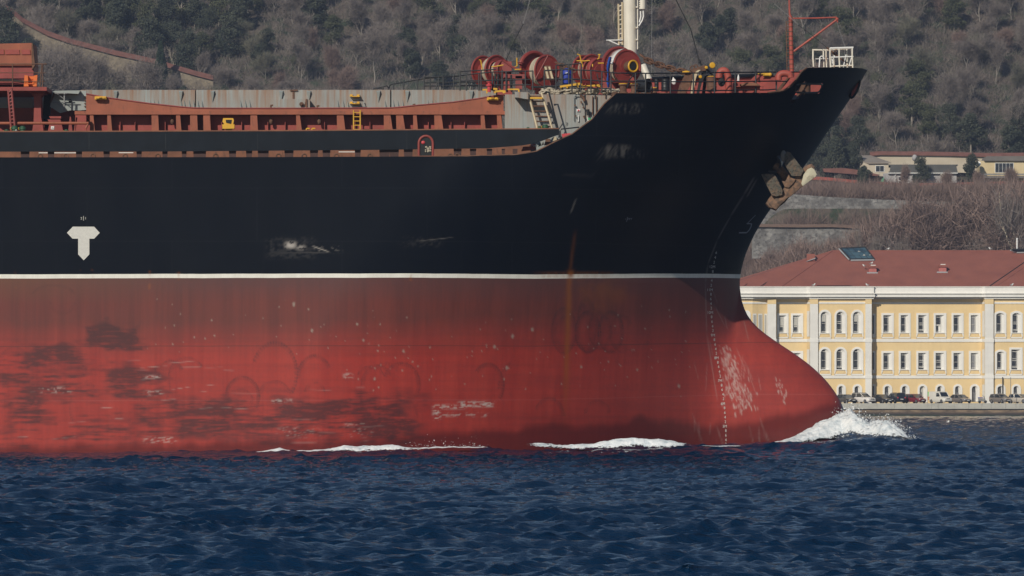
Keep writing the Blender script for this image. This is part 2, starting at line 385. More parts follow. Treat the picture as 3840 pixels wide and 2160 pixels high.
def hull_wear(X, Z, Y):
    PX = 1920+X*F/Y; PY = HOR-(Z-EYE)*F/Y; r = np.random.default_rng(5)
    scuff = np.zeros_like(X); scr = np.zeros_like(X); rust = np.zeros_like(X); chip = np.zeros_like(X)
    WX = PX+(fbm(PX/70, PY/40, 301, 3)-.5)*150; WY = PY+(fbm(PX/80, PY/45, 302, 3)-.5)*90
    def region(x0, x1, y0, y1, s=40, sy=None, warp=True):
        sy = sy or s*0.5; A, B = (WX, WY) if warp else (PX, PY)
        return sstep(A, x0-s, x0+s)*sstep(-A, -x1-s, -x1+s)*sstep(B, y0-sy, y0+sy)*sstep(-B, -y1-sy, -y1+sy)
    # fender scuffs: horizontal smears of dark rubber
    nh = fbm(PX/90, PY/9, 21, 5); nb = fbm(PX/120, PY/70, 31, 4)
    for (x0, x1, y0, y1, s, th) in [(90,370,1305,1385,40,.46),(320,540,1225,1300,30,.42),(100,520,1390,1500,60,.50),(440,640,1380,1540,40,.50),(500,1400,1490,1650,60,.48),(640,1260,1500,1600,60,.44),(1130,1390,1480,1580,30,.43),(1300,1560,1480,1660,50,.49),(0,500,1560,1690,60,.52),(0,160,1300,1700,50,.53)]:
        scuff = np.maximum(scuff, region(x0, x1, y0, y1, s)*np.clip((0.5*nh+0.5*nb-th+0.11)*6, 0, 1)*np.clip(.12+1.8*fbm(PX/30+2.0*fbm(PX/60, PY/60, 39, 2), PY/3.6, 37, 4), 0, 1))
    # tyre rings
    for (cx, cy, rx, ry, a0, a1, st) in [(640,1420,44,60,180,330,.8),(575,1450,55,66,0,360,.55),(330,1530,62,80,60,290,.6),(700,1410,60,62,180,330,.75),(1030,1400,78,110,200,400,.8),(910,1485,56,64,180,400,.9),(900,1500,40,34,0,360,.5),(1180,1420,58,80,180,330,.8),(1180,1470,30,28,180,360,.5),(1030,1480,50,44,180,360,.6),(1415,1445,52,68,180,330,.6),(1505,1440,62,72,200,390,.75),(1390,1410,40,30,190,350,.6),(1450,1400,40,32,190,350,.5),(1830,1445,52,74,220,400,.85),(1925,1460,48,90,180,260,.6),(2115,1240,38,76,0,360,.7),(2120,1250,30,56,0,360,.5),(2205,1245,40,68,0,360,.95),(2200,1220,28,90,0,360,.6),(2290,1245,40,68,0,360,.95),(2250,1240,34,60,0,360,.7),(2330,1250,36,60,60,330,.6),(2380,1260,50,50,20,160,.4),(2060,1560,48,60,200,360,.6),(2240,1550,40,40,180,360,.5),(1545,1590,16,60,0,360,.6),(55,1390,60,80,180,400,.5),(200,1105,70,30,180,360,.5),(235,1130,40,40,0,180,.3)]:
        for dd in (0, 7):
            ex = (PX-cx)/(rx+dd); ey = (PY-cy)/(ry+dd); rr = np.hypot(ex, ey); ang = np.degrees(np.arctan2(ey, ex)) % 360
            m = (((ang >= a0) & (ang <= a1)) | ((ang+360 >= a0) & (ang+360 <= a1))).astype(float)
            dash = 0.35+0.65*(np.sin(ang*0.9)>-0.2)
            scuff = np.maximum(scuff, st*(0.55 if dd == 0 else 0.9)*m*dash*np.clip(1.35-np.abs(rr-1)*(rx+dd)/4.2, 0, 1)*np.clip(0.45+1.9*fbm(PX/18, PY/18, 61, 2)-0.4, 0, 1))
    # pale scrapes
    for i in range(240):   # anchor chain chips near the bow
        t = r.beta(1.6, 1.3); x = 2708+t*78+r.normal(0, 22)*(0.35+t); y = 1285+t*240+r.normal(0, 18)
        L = r.uniform(6, 24); w_ = r.uniform(1.4, 3.3); s_ = (np.abs(PX-x) < 40) & (np.abs(PY-y) < 40)
        scr[s_] = np.maximum(scr[s_], r.uniform(.2, .72)*stroke(PX[s_], PY[s_], x, y, x+L*0.25, y+L, w_))
    for i in range(30):
        x = 2905+r.uniform(0, 45); y = 1400+(x-2905)*1.6+r.uniform(-10, 50); L = r.uniform(6, 16); s_ = (np.abs(PX-x) < 40) & (np.abs(PY-y) < 40)
        scr[s_] = np.maximum(scr[s_], .55*stroke(PX[s_], PY[s_], x, y, x+L*0.3, y+L, 2.0))
    for i in range(26):   # long thin scratches around the draught marks
        x = r.uniform(2590, 2860); y = r.uniform(1080, 1640); L = r.uniform(40, 150); s_ = (np.abs(PX-x) < 200) & (np.abs(PY-y) < 200)
        scr[s_] = np.maximum(scr[s_], .22*stroke(PX[s_], PY[s_], x, y, x+L*r.uniform(-.1, .5), y+L, 1.6))
    for i in range(36):   # near-horizontal scrapes low on the left
        x = r.uniform(0, 1350); y = 1340+r.uniform(0, 330); L = r.uniform(20, 110)
        if y < 1420 and r.uniform() < 0.5: continue
        s_ = (np.abs(PX-x) < 220) & (np.abs(PY-y) < 60)
        scr[s_] = np.maximum(scr[s_], r.uniform(.1, .4)*stroke(PX[s_], PY[s_], x, y, x+L, y-L*r.uniform(-.05, .14), r.uniform(1.3, 2.6)))
    fine = fbm(PX/14, PY/2.4, 77, 3); f2 = fbm(PX/9, PY/7, 78, 3)
    for (x0, x1, y0, y1, th, k) in [(1625,1740,1518,1534,.44,.7),(1720,1850,1506,1526,.42,.85),(1650,1830,1550,1562,.50,.6),(1625,1650,1535,1575,.5,.9),(540,600,1408,1420,.46,.6),(545,610,1466,1482,.46,.6),(1020,1100,1497,1510,.48,.6),(1290,1320,1400,1420,.44,.6),(150,270,1450,1474,.56,.45),(1040,1200,1600,1640,.62,.3),(1290,1400,1585,1640,.63,.3),(540,660,1640,1660,.5,.6)]:
        scr = np.maximum(scr, k*region(x0, x1, y0, y1, 12, 6, False)*np.clip((fine-th)*8, 0, 1))
    # paint lost on the black topside
    for (x0, x1, y0, y1, k, th) in [(1072,1108,908,930,1.0,.25),(1112,1142,920,936,.7,.35),(1000,1180,890,970,.05,.4),(1180,1280,925,945,.45,.6),(1500,1660,890,925,.05,.5),(2265,2420,390,425,.16,.45),(2265,2360,545,590,.26,.42),(2240,2420,560,590,.14,.5)]:
        nn = fbm(PX/5, PY/26, 88, 3) if y0 < 600 else f2
        scr = np.maximum(scr, k*region(x0, x1, y0, y1, 16, 10, False)*np.clip((nn-th)*5, 0, 1))
    for (x0,y0,x1,y1,w_,k) in [(1170,922,1235,945,2.5,.6),(2160,745,2140,800,3,.35),(2828,665,2790,730,4,.4),(2838,672,2800,740,3,.4),(2790,730,2740,810,4,.3),(2740,810,2690,900,3,.28),(2690,900,2655,990,3,.25),(2655,990,2645,1060,3,.2),(2645,1060,2650,1250,2.5,.25),(2650,1250,2690,1500,2.5,.25),(1000,950,1240,948,2,.15),(1560,905,1700,890,2,.18),(2110,655,2230,660,2,.1)]:
        scr = np.maximum(scr, k*stroke(PX, PY, x0, y0, x1, y1, w_))
    # grey chips
    for i in range(150):
        if i < 115: x = r.uniform(1290, 2620); y = 1130+r.beta(2.2, 2.5)*400
        else: x = r.uniform(500, 1290); y = r.uniform(1120, 1330)
        s = r.uniform(1.4, 3.6) if r.uniform() < .88 else r.uniform(4, 7); q = (np.abs(PX-x) < 20) & (np.abs(PY-y) < 20)
        chip[q] = np.maximum(chip[q], np.clip(1.35-np.hypot((PX[q]-x)/s, (PY[q]-y)/(s*1.4))-0.5*vnoise(PX[q]/3, PY[q]/3, i), 0, 1)*1.5)
    # rust runs
    rx = 2135+ (1035-PY)*0.13*(PY < 1035)+(PY > 1035)*(-(PY-1035)*0.03)
    run = np.exp(-((PX-rx)/np.where(PY < 1035, 7, 11))**2)*sstep(PY, 850, 900)*sstep(-PY, -1650, -1300)
    rust = np.maximum(rust, run*np.where(PY < 1035, .28, .55)*(0.6+0.8*fbm(PX/6, PY/60, 91, 3)))
    rust = np.maximum(rust, np.exp(-((PX-2140)/14)**2)*np.exp(-((PY-1029)/16)**2))
    rust = np.maximum(rust, 0.5*region(2020, 2290, 1018, 1042, 40, 4, False)*fbm(PX/8, PY/40, 92, 3))
    rust = np.maximum(rust, 0.4*region(2160, 2330, 1045, 1140, 50, 40)*fbm(PX/30, PY/70, 93, 3))
    for x in (300, 345, 560, 670, 1540, 60): rust = np.maximum(rust, 0.35*np.exp(-((PX-x)/5)**2)*region(x-20, x+20, 1020, 1050, 10))
    # wetted band
    top = np.interp(PX, [-400,0,400,900,1250,1450,1600,1700,1800,1960,2020,2090,2180,2300,2400,2460,2550,2640,2760,2850,2900,2960,3040,3130,3400],
                        [1672,1672,1664,1655,1650,1640,1612,1618,1618,1602,1585,1580,1594,1585,1560,1568,1575,1590,1585,1570,1560,1545,1520,1505,1500])
    top = top+20*(fbm(PX/60, PY*0+3, 71, 4)-.5)*2
    wet = sstep(PY, top-16, top+26)
    return dict(scuff=np.clip(scuff,0,1), scratch=np.clip(scr,0,1), rust=np.clip(rust,0,1), chip=np.clip(chip,0,1), wet=wet)

def hull_material():
    g = N("hull_paint", 0.38, 0.5); p = g.pos(); X, Y, Z = g.xyz(p)
    # stripe height rises slightly towards the bow
    zs = g.math('SUBTRACT', Z, g.step(X, 1.0, 11.0, 0.0, 0.26)); zs = g.math('SUBTRACT', zs, g.step(X, -23.0, -4.0, -0.05, 0.0))
    wob = g.math('MULTIPLY', g.math('SUBTRACT', g.noise(g.map(p, (0.35, 0, 0)), 1.0, 3), 0.5), 0.05); zs = g.math('ADD', zs, wob)
    big = g.noise(g.map(p, (0.5, 0.5, 0.16)), 1.0, 4, 0.6); ver = g.noise(g.map(p, (2.0, 1.2, 0.08)), 1.0, 3, 0.7)
    hor = g.noise(g.map(p, (0.12, 0.1, 3.0)), 1.0, 4, 0.65); fine = g.noise(p, 6.0, 4, 0.6)
    plate = g.n('ShaderNodeTexBrick'); g.put(plate.inputs['Vector'], g.map(g.map(p, (1, 1, 1)), (1, 1, 1)))
    # boot-top: fresh red below, dull faded red above
    bright = g.mix(g.step(ver, 0.3, 0.7), (0.285, 0.028, 0.022), (0.385, 0.046, 0.032))
    bright = g.mix(g.math('MULTIPLY', g.step(hor, 0.45, 0.75), 0.55), bright, (0.19, 0.027, 0.024))
    dull = g.mix(g.step(ver, 0.3, 0.7), (0.105, 0.030, 0.026), (0.165, 0.041, 0.032))
    zz = g.math('ADD', zs, g.math('MULTIPLY', g.math('SUBTRACT', big, 0.5), 1.3)); zz = g.math('ADD', zz, g.step(X, -10, 8, 0.0, -0.5))
    red = g.mix(g.step(zz, 4.2, 5.9), bright, dull)
    topd = g.mix(g.step(X, -23, -13), (0.13, 0.062, 0.036), (0.085, 0.045, 0.044)); red = g.mix(g.math('MULTIPLY', g.step(g.math('ADD', zs, g.math('MULTIPLY', hor, 0.5)), 6.9, 8.0), 0.75), red, topd)
    red = g.mix(g.math('MULTIPLY', g.step(X, 2.0, 14.0), 0.35), red, (0.22, 0.055, 0.05))
    red = g.mix(g.math('MULTIPLY', g.step(fine, 0.45, 0.75), 0.25), red, (0.14, 0.04, 0.036))
    seam = g.math('LESS_THAN', g.math('ABSOLUTE', g.math('SUBTRACT', zs, 4.80)), 0.018)
    red = g.mix(g.math('MULTIPLY', seam, 0.55), red, (0.07, 0.025, 0.022))
    seam2 = g.math('LESS_THAN', g.math('ABSOLUTE', g.math('SUBTRACT', zs, 2.4)), 0.014)
    red = g.mix(g.math('MULTIPLY', seam2, 0.3), red, (0.36, 0.13, 0.12))
    white = g.mix(g.step(ver, 0.3, 0.75), (0.78, 0.76, 0.69), (0.64, 0.62, 0.56))
    black = g.mix(g.step(big, 0.3, 0.7), (0.0035, 0.0055, 0.010), (0.0065, 0.0085, 0.013))
    black = g.mix(g.math('MULTIPLY', g.step(hor, 0.6, 0.85), 0.4), black, (0.012, 0.013, 0.015))
    sm = g.n('ShaderNodeTexBrick'); cx_ = g.n('ShaderNodeCombineXYZ'); g.put(cx_.inputs[0], X); g.put(cx_.inputs[1], Z); g.put(sm.inputs['Vector'], cx_.outputs[0]); sm.inputs['Scale'].default_value = 1.0; sm.inputs['Brick Width'].default_value = 7.5; sm.inputs['Row Height'].default_value = 2.35; sm.inputs['Mortar Size'].default_value = 0.022; sm.inputs['Mortar Smooth'].default_value = 0.6
    black = g.mix(g.math('MULTIPLY', sm.outputs['Fac'], 0.5), black, (0.016, 0.019, 0.024))
    black = g.mix(g.math('MULTIPLY', g.step(ver, 0.6, 0.8), 0.5), black, (0.012, 0.014, 0.018))
    wet = g.attr('wet'); red = g.mix(g.math('MULTIPLY', wet, 0.76), red, (0.085, 0.016, 0.016))
    c = g.mix(g.math('GREATER_THAN', zs, 7.80), red, white)
    blk = g.math('GREATER_THAN', zs, 7.985); c = g.mix(blk, c, black)
    isred = g.math('SUBTRACT', 1.0, blk)
    c = g.mix(g.math('MULTIPLY', g.math('MULTIPLY', g.attr('scuff'), isred), 0.80), c, (0.045, 0.020, 0.022))
    c = g.mix(g.math('MULTIPLY', g.attr('rust'), 0.9), c, (0.30, 0.09, 0.012))
    c = g.mix(g.math('MULTIPLY', g.attr('chip'), 0.6), c, (0.34, 0.30, 0.25))
    c = g.mix(g.math('MULTIPLY', g.attr('scratch'), 0.8), c, (0.50, 0.46, 0.42))
    rg = g.math('SUBTRACT', g.math('SUBTRACT', 0.50, g.math('MULTIPLY', blk, 0.12)), g.math('MULTIPLY', wet, 0.22))
    g.put(g.b.inputs['Specular IOR Level'], g.math('SUBTRACT', 0.30, g.math('MULTIPLY', blk, 0.22)))
    g.bump(g.noise(g.map(p, (0.5, 0.5, 0.35)), 1.0, 2), 0.35, 0.03)
    return g.out(c, rg)
HULLM = hull_material()

SHIP = empty("cargo_ship", (0, YC, 0), "large cargo ship with black and red hull, its bulbous bow cutting through the strait", "ship")

def hull_side(name, side, nx, nz, wear, parent):
    tl = np.concatenate([np.linspace(0, 0.36, 30, endpoint=False), np.linspace(0.36, 0.985, nx, endpoint=False), 1-0.015*(1-np.linspace(0, 1, 60))**1.8])
    v = np.linspace(0, 1, nz); T, Vv = np.meshgrid(tl, v); xl = -45.0; z0 = -2.5
    Z = z0+Vv*15; X = xl+(xstem(Z)-xl)*T
    for it in range(60):
        Z = 0.5*Z+0.5*(z0+Vv*(ztop(X)-z0)); X = xl+(xstem(Z)-xl)*T
    h = hbr(X, Z); Y = YC-side*h
    Vt = np.stack([X, Y, Z], -1).reshape(-1, 3); nr, nc = T.shape; i = np.arange(nr*nc).reshape(nr, nc)
    Fq = np.stack([i[:-1,:-1], i[:-1,1:], i[1:,1:], i[1:,:-1]], -1).reshape(-1, 4)
    if side < 0: Fq = Fq[:, ::-1]
    at = {}
    if wear:
        at = {k: a.ravel() for k, a in hull_wear(X, Z, Y).items()}
        # opening for the bow mooring port
        PXv = 1920+Vt[:,0]*F/Vt[:,1]; PYv = HOR-(Vt[:,2]-EYE)*F/Vt[:,1]
        ins = (((PXv-3080)*0.45-(PYv-345) < 0) | True) & (PXv > 2988) & (PXv < 3080) & (PYv > 316) & (PYv < 346) & (PXv < 3086-(PYv-316)*0.5)
        keep = ~ins[Fq].any(axis=1); Fq = Fq[keep]
    else: at = {k: np.zeros(nr*nc) for k in ('scuff','scratch','rust','chip','wet')}
    return mesh_np(name, Vt, Fq, HULLM, True, parent, at)
hull_side("hull", 1, 840, 330, True, SHIP)
hull_side("hull", -1, 160, 60, False, SHIP)
# ------------------------------------------------------------------ ship materials
M = {}
M['black'] = paint("black_steel", (0.007,0.010,0.015), .3, .10, (0.03,0.02,0.015), .3); M['black'].node_tree.nodes["Principled BSDF"].inputs['Specular IOR Level'].default_value = .25
M['stan'] = paint('stanchion_shaded', (0.055,0.022,0.018), .3, .2, (0.12,0.03,0.02), .7)  # posts coloured dark, putting the shade under the bulwark into the paint
M['blackrail'] = paint("black_rail", (0.012,0.014,0.018), .3, .1, (0.08,0.04,0.025), .5)
M['orange'] = paint("coaming_orange", (0.29,0.082,0.040), .2, .5, (0.17,0.055,0.03), .65, 1.2)
M['redwall'] = paint("coaming_red", (0.28,0.048,0.036), .22, .2, (0.13,0.04,0.025), .6)
M['brown'] = paint("rusty_brown", (0.20,0.082,0.045), .3, .5, (0.11,0.05,0.03), .75)
M['deckred'] = paint("deck_red", (0.26,0.045,0.035), .25, .25, (0.12,0.04,0.025), .65)
M['winch'] = paint("winch_red", (0.24,0.040,0.034), .28, .32, (0.20,0.05,0.02), .5)
M['darkred'] = paint("dark_red_steel", (0.22,0.04,0.035), .2, .15, (0.10,0.035,0.022), .6)  # plain darker red shared by many ship parts
M['yellow'] = paint("safety_yellow", (0.62,0.34,0.02), .15, .15, (0.25,0.11,0.02), .5)
M['cream'] = paint("cream_white", (0.66,0.62,0.53), .08, .0, (0.3,0.12,0.04), .5)
M['whiterust'] = paint("rusting_white", (0.70,0.66,0.56), .1, .55, (0.34,0.13,0.04), .6, 4)
M['beige'] = paint("ladder_beige", (0.50,0.41,0.27), .15, .25, (0.25,0.11,0.04), .6)
M['rust'] = paint("bare_rust", (0.13,0.065,0.04), .4, .5, (0.06,0.032,0.024), .85, 3)
M['mast'] = paint("foremast_red", (0.33,0.065,0.045), .2, .25, (0.14,0.045,0.03), .6, 3)
M['rope'] = flat("mooring_rope", (0.40,0.35,0.27), .95)
M['green'] = flat("vent_green", (0.02,0.08,0.04), .5)
M['greyc'] = flat("cable_grey", (0.2,0.2,0.2), .6)
M['blue'] = flat("blue_cover", (0.012,0.035,0.30), .6)
M['bluetarp'] = flat("blue_tarp", (0.015,0.07,0.33), .55)
M['dark'] = flat("dark_void", (0.01,0.012,0.014), .8)
M['white'] = flat("white_paint", (0.72,0.72,0.70), .5)
M['signred'] = flat("sign_red", (0.5,0.05,0.06), .5)
M['signgreen'] = flat("sign_green", (0.05,0.35,0.15), .5)

def grey_mat(name, ztop_, length, amount, base=(0.285,0.315,0.31)):
    g = N(name, 0.55); p = g.pos(); X, Y, Z = g.xyz(p)
    d = g.math('SUBTRACT', ztop_, Z)
    n1 = g.noise(g.map(p, (1.6, 0, 0.10)), 2.2, 4, 0.65); n2 = g.noise(g.map(p, (7, 0, 0.3)), 1.5, 3, 0.6); n3 = g.noise(p, 1.1, 4)
    run = g.math('MULTIPLY', g.step(d, 0.0, length, 1.0, 0.0), g.step(g.math('ADD', g.math('MULTIPLY', n1, 0.6), g.math('MULTIPLY', n2, 0.4)), 0.62-amount*0.25, 0.75-amount*0.1))
    c = g.mix(g.step(n3, 0.3, 0.7), tuple(v*0.85 for v in base), base)
    c = g.mix(g.math('MULTIPLY', g.step(n1, 0.45, 0.7), 0.3), c, (0.33, 0.31, 0.25))
    c = g.mix(g.math('MULTIPLY', run, 0.9), c, (0.22, 0.088, 0.028)); n5 = g.noise(g.map(p, (3.4, 0, 0.14)), 1.7, 3, 0.6); c = g.mix(g.math('MULTIPLY', g.math('MULTIPLY', g.step(n5, 0.60, 0.72), amount*.65), g.step(d, length*.2, length, 0.9, 0.1)), c, (0.19, 0.075, 0.025))
    spot = g.noise(p, 5.0, 5, 0.7); c = g.mix(g.step(spot, 0.74-amount*0.08, 0.8), c, (0.17, 0.07, 0.03))
    return g.out(c)
zc = W(0, 337, 257)[2]
M['hatch'] = grey_mat("hatch_grey", zc, 2.2, 0.95)
M['focsle'] = grey_mat("forecastle_grey", W(0,345,253.4)[2], 2.6, 0.9)
M['greyplain'] = grey_mat("panel_grey", W(0,337,256)[2], 1.0, 0.1)

# ------------------------------------------------------------------ decks and main walls
SH = SHIP
def part(mb, name, mat, parent=SH, smooth=False, **k): return mb.build(name, M[mat] if isinstance(mat, str) else mat, parent, smooth, **k)
m = MB(); zD = W(0, 603, 251)[2]
m.box(-45, -2.0, 250.25, 275.75, zD-0.3, zD); part(m, "main_deck", "brown")
zF = W(0, 351, 252)[2]
fp = [(-4.2,-12.6),(3,-12.6)]
def deck_poly(x0, z, side_in=0.12, n=26):
    xs = np.linspace(x0, float(xstem(z))-0.15, n); return [(float(x), float(hbr(x, z))-side_in) for x in xs]
pts = deck_poly(4.6, zF-0.05); V = [(x, YC-max(h,0.02), zF-0.05) for x, h in pts]; V2 = [(x, YC+max(h,0.02), zF-0.05) for x, h in pts]
n = len(V); m = MB(); m.add(V+V2, [(i, i+1, n+i+1, n+i) for i in range(n-1)]); part(m, "forecastle_deck", "deckred")
# raised part of the forecastle deck carrying the after winches (top of the grey house)
zH = W(0, 352, 253.4)[2]
m = MB(); m.box(W(1893,0,253.5)[0], W(2300,0,253.5)[0], 253.5, 272.5, zD, zH-0.02); part(m, "forecastle_house", "focsle")
for a in (1960, 2120, 2240):
    m = MB(); m.pbox(a, 356, a+1.0, 500, 253.48, 253.5); part(m, "wall_seam", "focsle")
# black bulwark band with its gap, stanchions and eyes
BY = 250.18
m = MB(); m.pprism([(-560,497),(300,495),(1100,492),(2095,484),(2097,504),(2012,536),(1960,545),(1828,556),(1400,562),(600,568),(-560,569)], BY, BY+0.08)
part(m, "bulwark", "black")
m = MB(); m.tube([W(-560,495,BY+.04), W(300,494,BY+.04), W(1100,491,BY+.04), W(2096,483.5,BY+.04)], 0.045, 6); part(m, "bulwark_rail", "brown")
for px in (333, 620, 965, 1525, 1710):
    m = MB(); m.pbox(px, 500, px+1.5, 560, BY-0.012, BY); part(m, "weld_seam", "blackrail")
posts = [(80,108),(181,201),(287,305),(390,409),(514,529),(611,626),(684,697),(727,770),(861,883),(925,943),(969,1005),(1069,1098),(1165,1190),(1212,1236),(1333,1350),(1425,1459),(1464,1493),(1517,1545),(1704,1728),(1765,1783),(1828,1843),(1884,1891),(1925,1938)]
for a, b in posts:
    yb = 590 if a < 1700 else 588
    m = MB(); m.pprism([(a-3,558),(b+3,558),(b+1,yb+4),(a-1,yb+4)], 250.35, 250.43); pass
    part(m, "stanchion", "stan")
for px in (151,248,348,470,592,809,1045,1141,1262,1388,1689,1715):
    m = MB(); c = W(px, 586, 250.3); m.torus((c[0], 250.3, c[2]), (0,1,0), 0.10, 0.035, 12, 6); part(m, "lashing_eye", "rust")
m = MB()
for x0, x1, yy in ((145,285,571.5),(445,500,571),(1270,1330,568)): m.pbox(x0, yy, x1, yy+3, 251.8, 251.85)
part(m, "cargo_remnant", "white")
# side coaming lower wall (brown, behind the gap) and hatch coaming
m = MB(); m.pbox(-560, 500, 1990, 600, 253.0, 253.3); part(m, "deck_curb", "brown")
# mooring chock in the bulwark
c = W(1597, 548, BY-0.05); m = MB(); m.tube([(c[0]-.31, c[1], c[2]-.42)]+[(c[0]+.31*math.cos(t), c[1], c[2]+.12+.33*math.sin(t)) for t in np.linspace(math.pi, 0, 12)]+[(c[0]+.31, c[1], c[2]-.42)], 0.055, 8)
ch = part(m, "fairlead", "deckred", smooth=True)
m = MB(); m.prism([(c[0]+.27*math.cos(t), c[2]+.12+.29*math.sin(t)) for t in np.linspace(math.pi, 0, 12)]+[(c[0]+.27, c[2]-.42),(c[0]-.27, c[2]-.42)], BY-.04, BY-.01); m.build("chock_void", M['dark'], ch)
m = MB(); m.ball((c[0]-.12, BY-.05, c[2]+.16), .09, 10, 6, (1,.5,.9)); m.build("roller", M['signred'], ch, True)
m = MB(); 
for k in range(26):
    q = RNG.uniform(-1,1,2); m.ball((c[0]+.10+q[0]*.12, BY-.06, c[2]-.14+q[1]*.13), .035, 5, 4)
m.build("rope_end", M['rope'], ch)

# hatch coaming
CY = 254.2
m = MB()
m.pprism([(323,352),(400,366),(485,378),(560,388),(634,396),(680,401),(730,405),(800,406),(1100,406),(1459,405),(1500,402),(1552,396),(1620,390),(1700,383),(1790,370),(1888,354),(1888,417),(323,417)], CY, CY+0.06)
part(m, "coaming_plate", "orange")
m = MB(); m.pbox(280, 416, 1893, 429.5, CY-0.06, CY+.8); part(m, "coaming_flange", "orange")
m = MB(); m.tube([W(323,352,CY)]+[W(a,b,CY) for a, b in [(400,366),(485,378),(560,388),(634,396),(680,401),(730,405),(800,406),(1100,406),(1459,405),(1500,402),(1552,396),(1620,390),(1700,383),(1790,370),(1888,354)]], 0.035, 5); part(m, "coaming_edge", "darkred")
m = MB(); m.pbox(282, 429, 1883, 500, CY+0.62, CY+0.75); part(m, "coaming_wall", "redwall")
ps = [(337,350,337,356),(402,415,403,421),(568,593,569,596),(660,675,661,681),(713,739,713,742),(762,787,763,791),(939,964,939,968),(1110,1124,1112,1133),(1263,1288,1264,1296),(1439,1464,1440,1474),(1485,1511,1487,1521),(1549,1562,1550,1568),(1628,1655,1630,1664),(1802,1816,1804,1822),(1863,1879,1866,1886)]
for a, b, c_, d in ps:
    m = MB(); m.pprism([(a,429.6),(b,429.6),(d,497),(c_,497)], CY, CY+0.05); q = W((b+d)/2-4,0,CY)[0]; 
    zt_, zb_ = W(0,430,CY)[2], W(0,497,CY)[2]; m.box(q-.05, q, CY+.05, CY+.62, zb_, zt_)
    part(m, "coaming_bracket", "orange")
for a in (449,505,618,830,905,1003,1068,1216,1330,1386,1605,1690,1741):
    m = MB(); m.pbox(a, 455, a+2.4, 497, CY+0.42, CY+0.62); part(m, "stiffener", "redwall")
for a in (645,1015,1196):
    m = MB(); m.tube([W(a,432,CY+.3), W(a,448,CY+.3), W(a+2,462,CY+.3)], .035, 6); c = W(a+1,456,CY+.3); m.ball(c, .09, 8, 5, (1,1,1.4)); part(m, "cleat", "rust")
# yellow fittings
def ybox(a, b, c_, d, Y, name="yellow_lamp_bracket"):
    m = MB(); m.pbox(a, b, c_, d, Y-.25, Y); r = m; x0,_,z1 = W(a,b,Y-.25); x1,_,z0 = W(c_,d,Y-.25)
    m.box(x0+.06, x1-.06, Y-.33, Y-.25, z0+.04, z1-.04); m.box((x0+x1)/2-.06,(x0+x1)/2+.06,Y-.40,Y-.33,z0+.07,z1-.03); part(m, name, "yellow")
ybox(355,361,398,373,CY-.01); ybox(1826,365,1868,376,CY-.01)
m = MB(); m.pprism([(837,443),(874,443),(877,452),(874,467),(842,467),(834,456)], CY-.40, CY-.34); m.pprism([(833,466),(879,466),(879,482),(834,483)], CY-.42, CY+.1); m.pbox(846,483,870,489,CY-.2,CY); 
wb = part(m, "winch_control_box", "yellow"); m = MB(); m.pprism([(846,449),(869,449),(866,464),(848,460)], CY-.43, CY-.405); m.build("window", M['dark'], wb)
m = MB()
for a in (1149, 1170): m.tube([W(a,491,CY-.35), W(a,484,CY-.35), W(a+3,482,CY-.35), W(a+12,482.5,CY-.35)], .035, 6)
part(m, "air_pipe", "yellow", smooth=True)
def ladder(name, p0, p1, q0, q1, n, r, mat, rr=None, rmat=None):
    "stringer p0-p1, stringer q0-q1, n rungs"
    m = MB(); m.tube([p0, p1], r, 6); m.tube([q0, q1], r, 6); L = part(m, name, mat)
    m = MB()
    for i in range(n):
        t = (i+.6)/n; m.tube([Vector(p0).lerp(Vector(p1), t), Vector(q0).lerp(Vector(q1), t)], rr or r*.7, 5)
    m.build("rung", M[rmat or mat], L); return L
ladder("coaming_ladder", W(1326,413,CY-.2), W(1326,492,CY-.2), W(1351,413,CY-.2), W(1351,492,CY-.2), 5, .032, "yellow")
for y_ in (354, 381):
    m = MB(); m.pbox(1312,y_,1322,y_+7,256.8,256.98); m.pbox(1338,y_,1348,y_+7,256.8,256.98); m.pbox(1312,y_+6,1350,y_+9,256.7,256.98); s_ = part(m, "foothold", "yellow")
    m = MB(); m.tube([W(1316,y_+9,256.6), W(1324,y_+20,256.5), W(1352,y_+20,256.5), W(1350,y_+9,256.6)], .03, 6); m.build("step_loop", M['blackrail'], s_)

# hatch covers (grey)
HY = 257.0
m = MB(); m.box(W(303,0,HY)[0], W(731,0,HY)[0], HY, HY+12.5, W(0,415,HY)[2], W(0,337,HY)[2]); m.box(W(735,0,HY)[0], W(1463,0,HY)[0], HY, HY+12.5, W(0,415,HY)[2], W(0,337,HY)[2]); m.box(W(1468,0,HY)[0], W(1860,0,HY)[0], HY, HY+12.5, W(0,415,HY)[2], W(0,337,HY)[2])
part(m, "hatch_cover", "hatch")
m = MB(); m.pbox(731,337,735,414,HY+.3,HY+.4); m.pbox(1463,337,1468,414,HY+.3,HY+.4); part(m, "cover_joint", "rust")
m = MB(); m.pbox(1097,340,1104,370,HY-.03,HY+.1); m.pbox(1088,336,1116,341,HY-.08,HY); part(m, "cover_hinge", "rust")
for a in (434,678,797,1054,1158,1419,1527,1767):
    m = MB(); x,_,z = W(a,340,HY); w_ = .10
    m.add([(x-w_,HY-.02,z),(x+w_,HY-.02,z),(x+w_*.8,HY-.16,z-.06),(x-w_*.8,HY-.16,z-.06),(x,HY-.02,z-.55)], [(0,1,2,3),(3,2,4),(0,3,4),(1,4,2),(0,4,1)]); part(m, "cover_lug", "greyplain")
for a in (565,579,594,680,692,711,727,743,758,903,921,937,1268,1288,1305,1445,1476,1493,1511,1606,1622,1634):
    m = MB(); x,_,z0 = W(a,407,HY-.1); m.add([(x-.05,HY-.01,z0),(x+.09,HY-.01,z0),(x-.02,HY-.01,z0+.40),(x+.02,HY-.12,z0)], [(0,3,2),(1,2,3),(0,1,3),(0,2,1)]); part(m, "stiffening_fin", "greyplain")
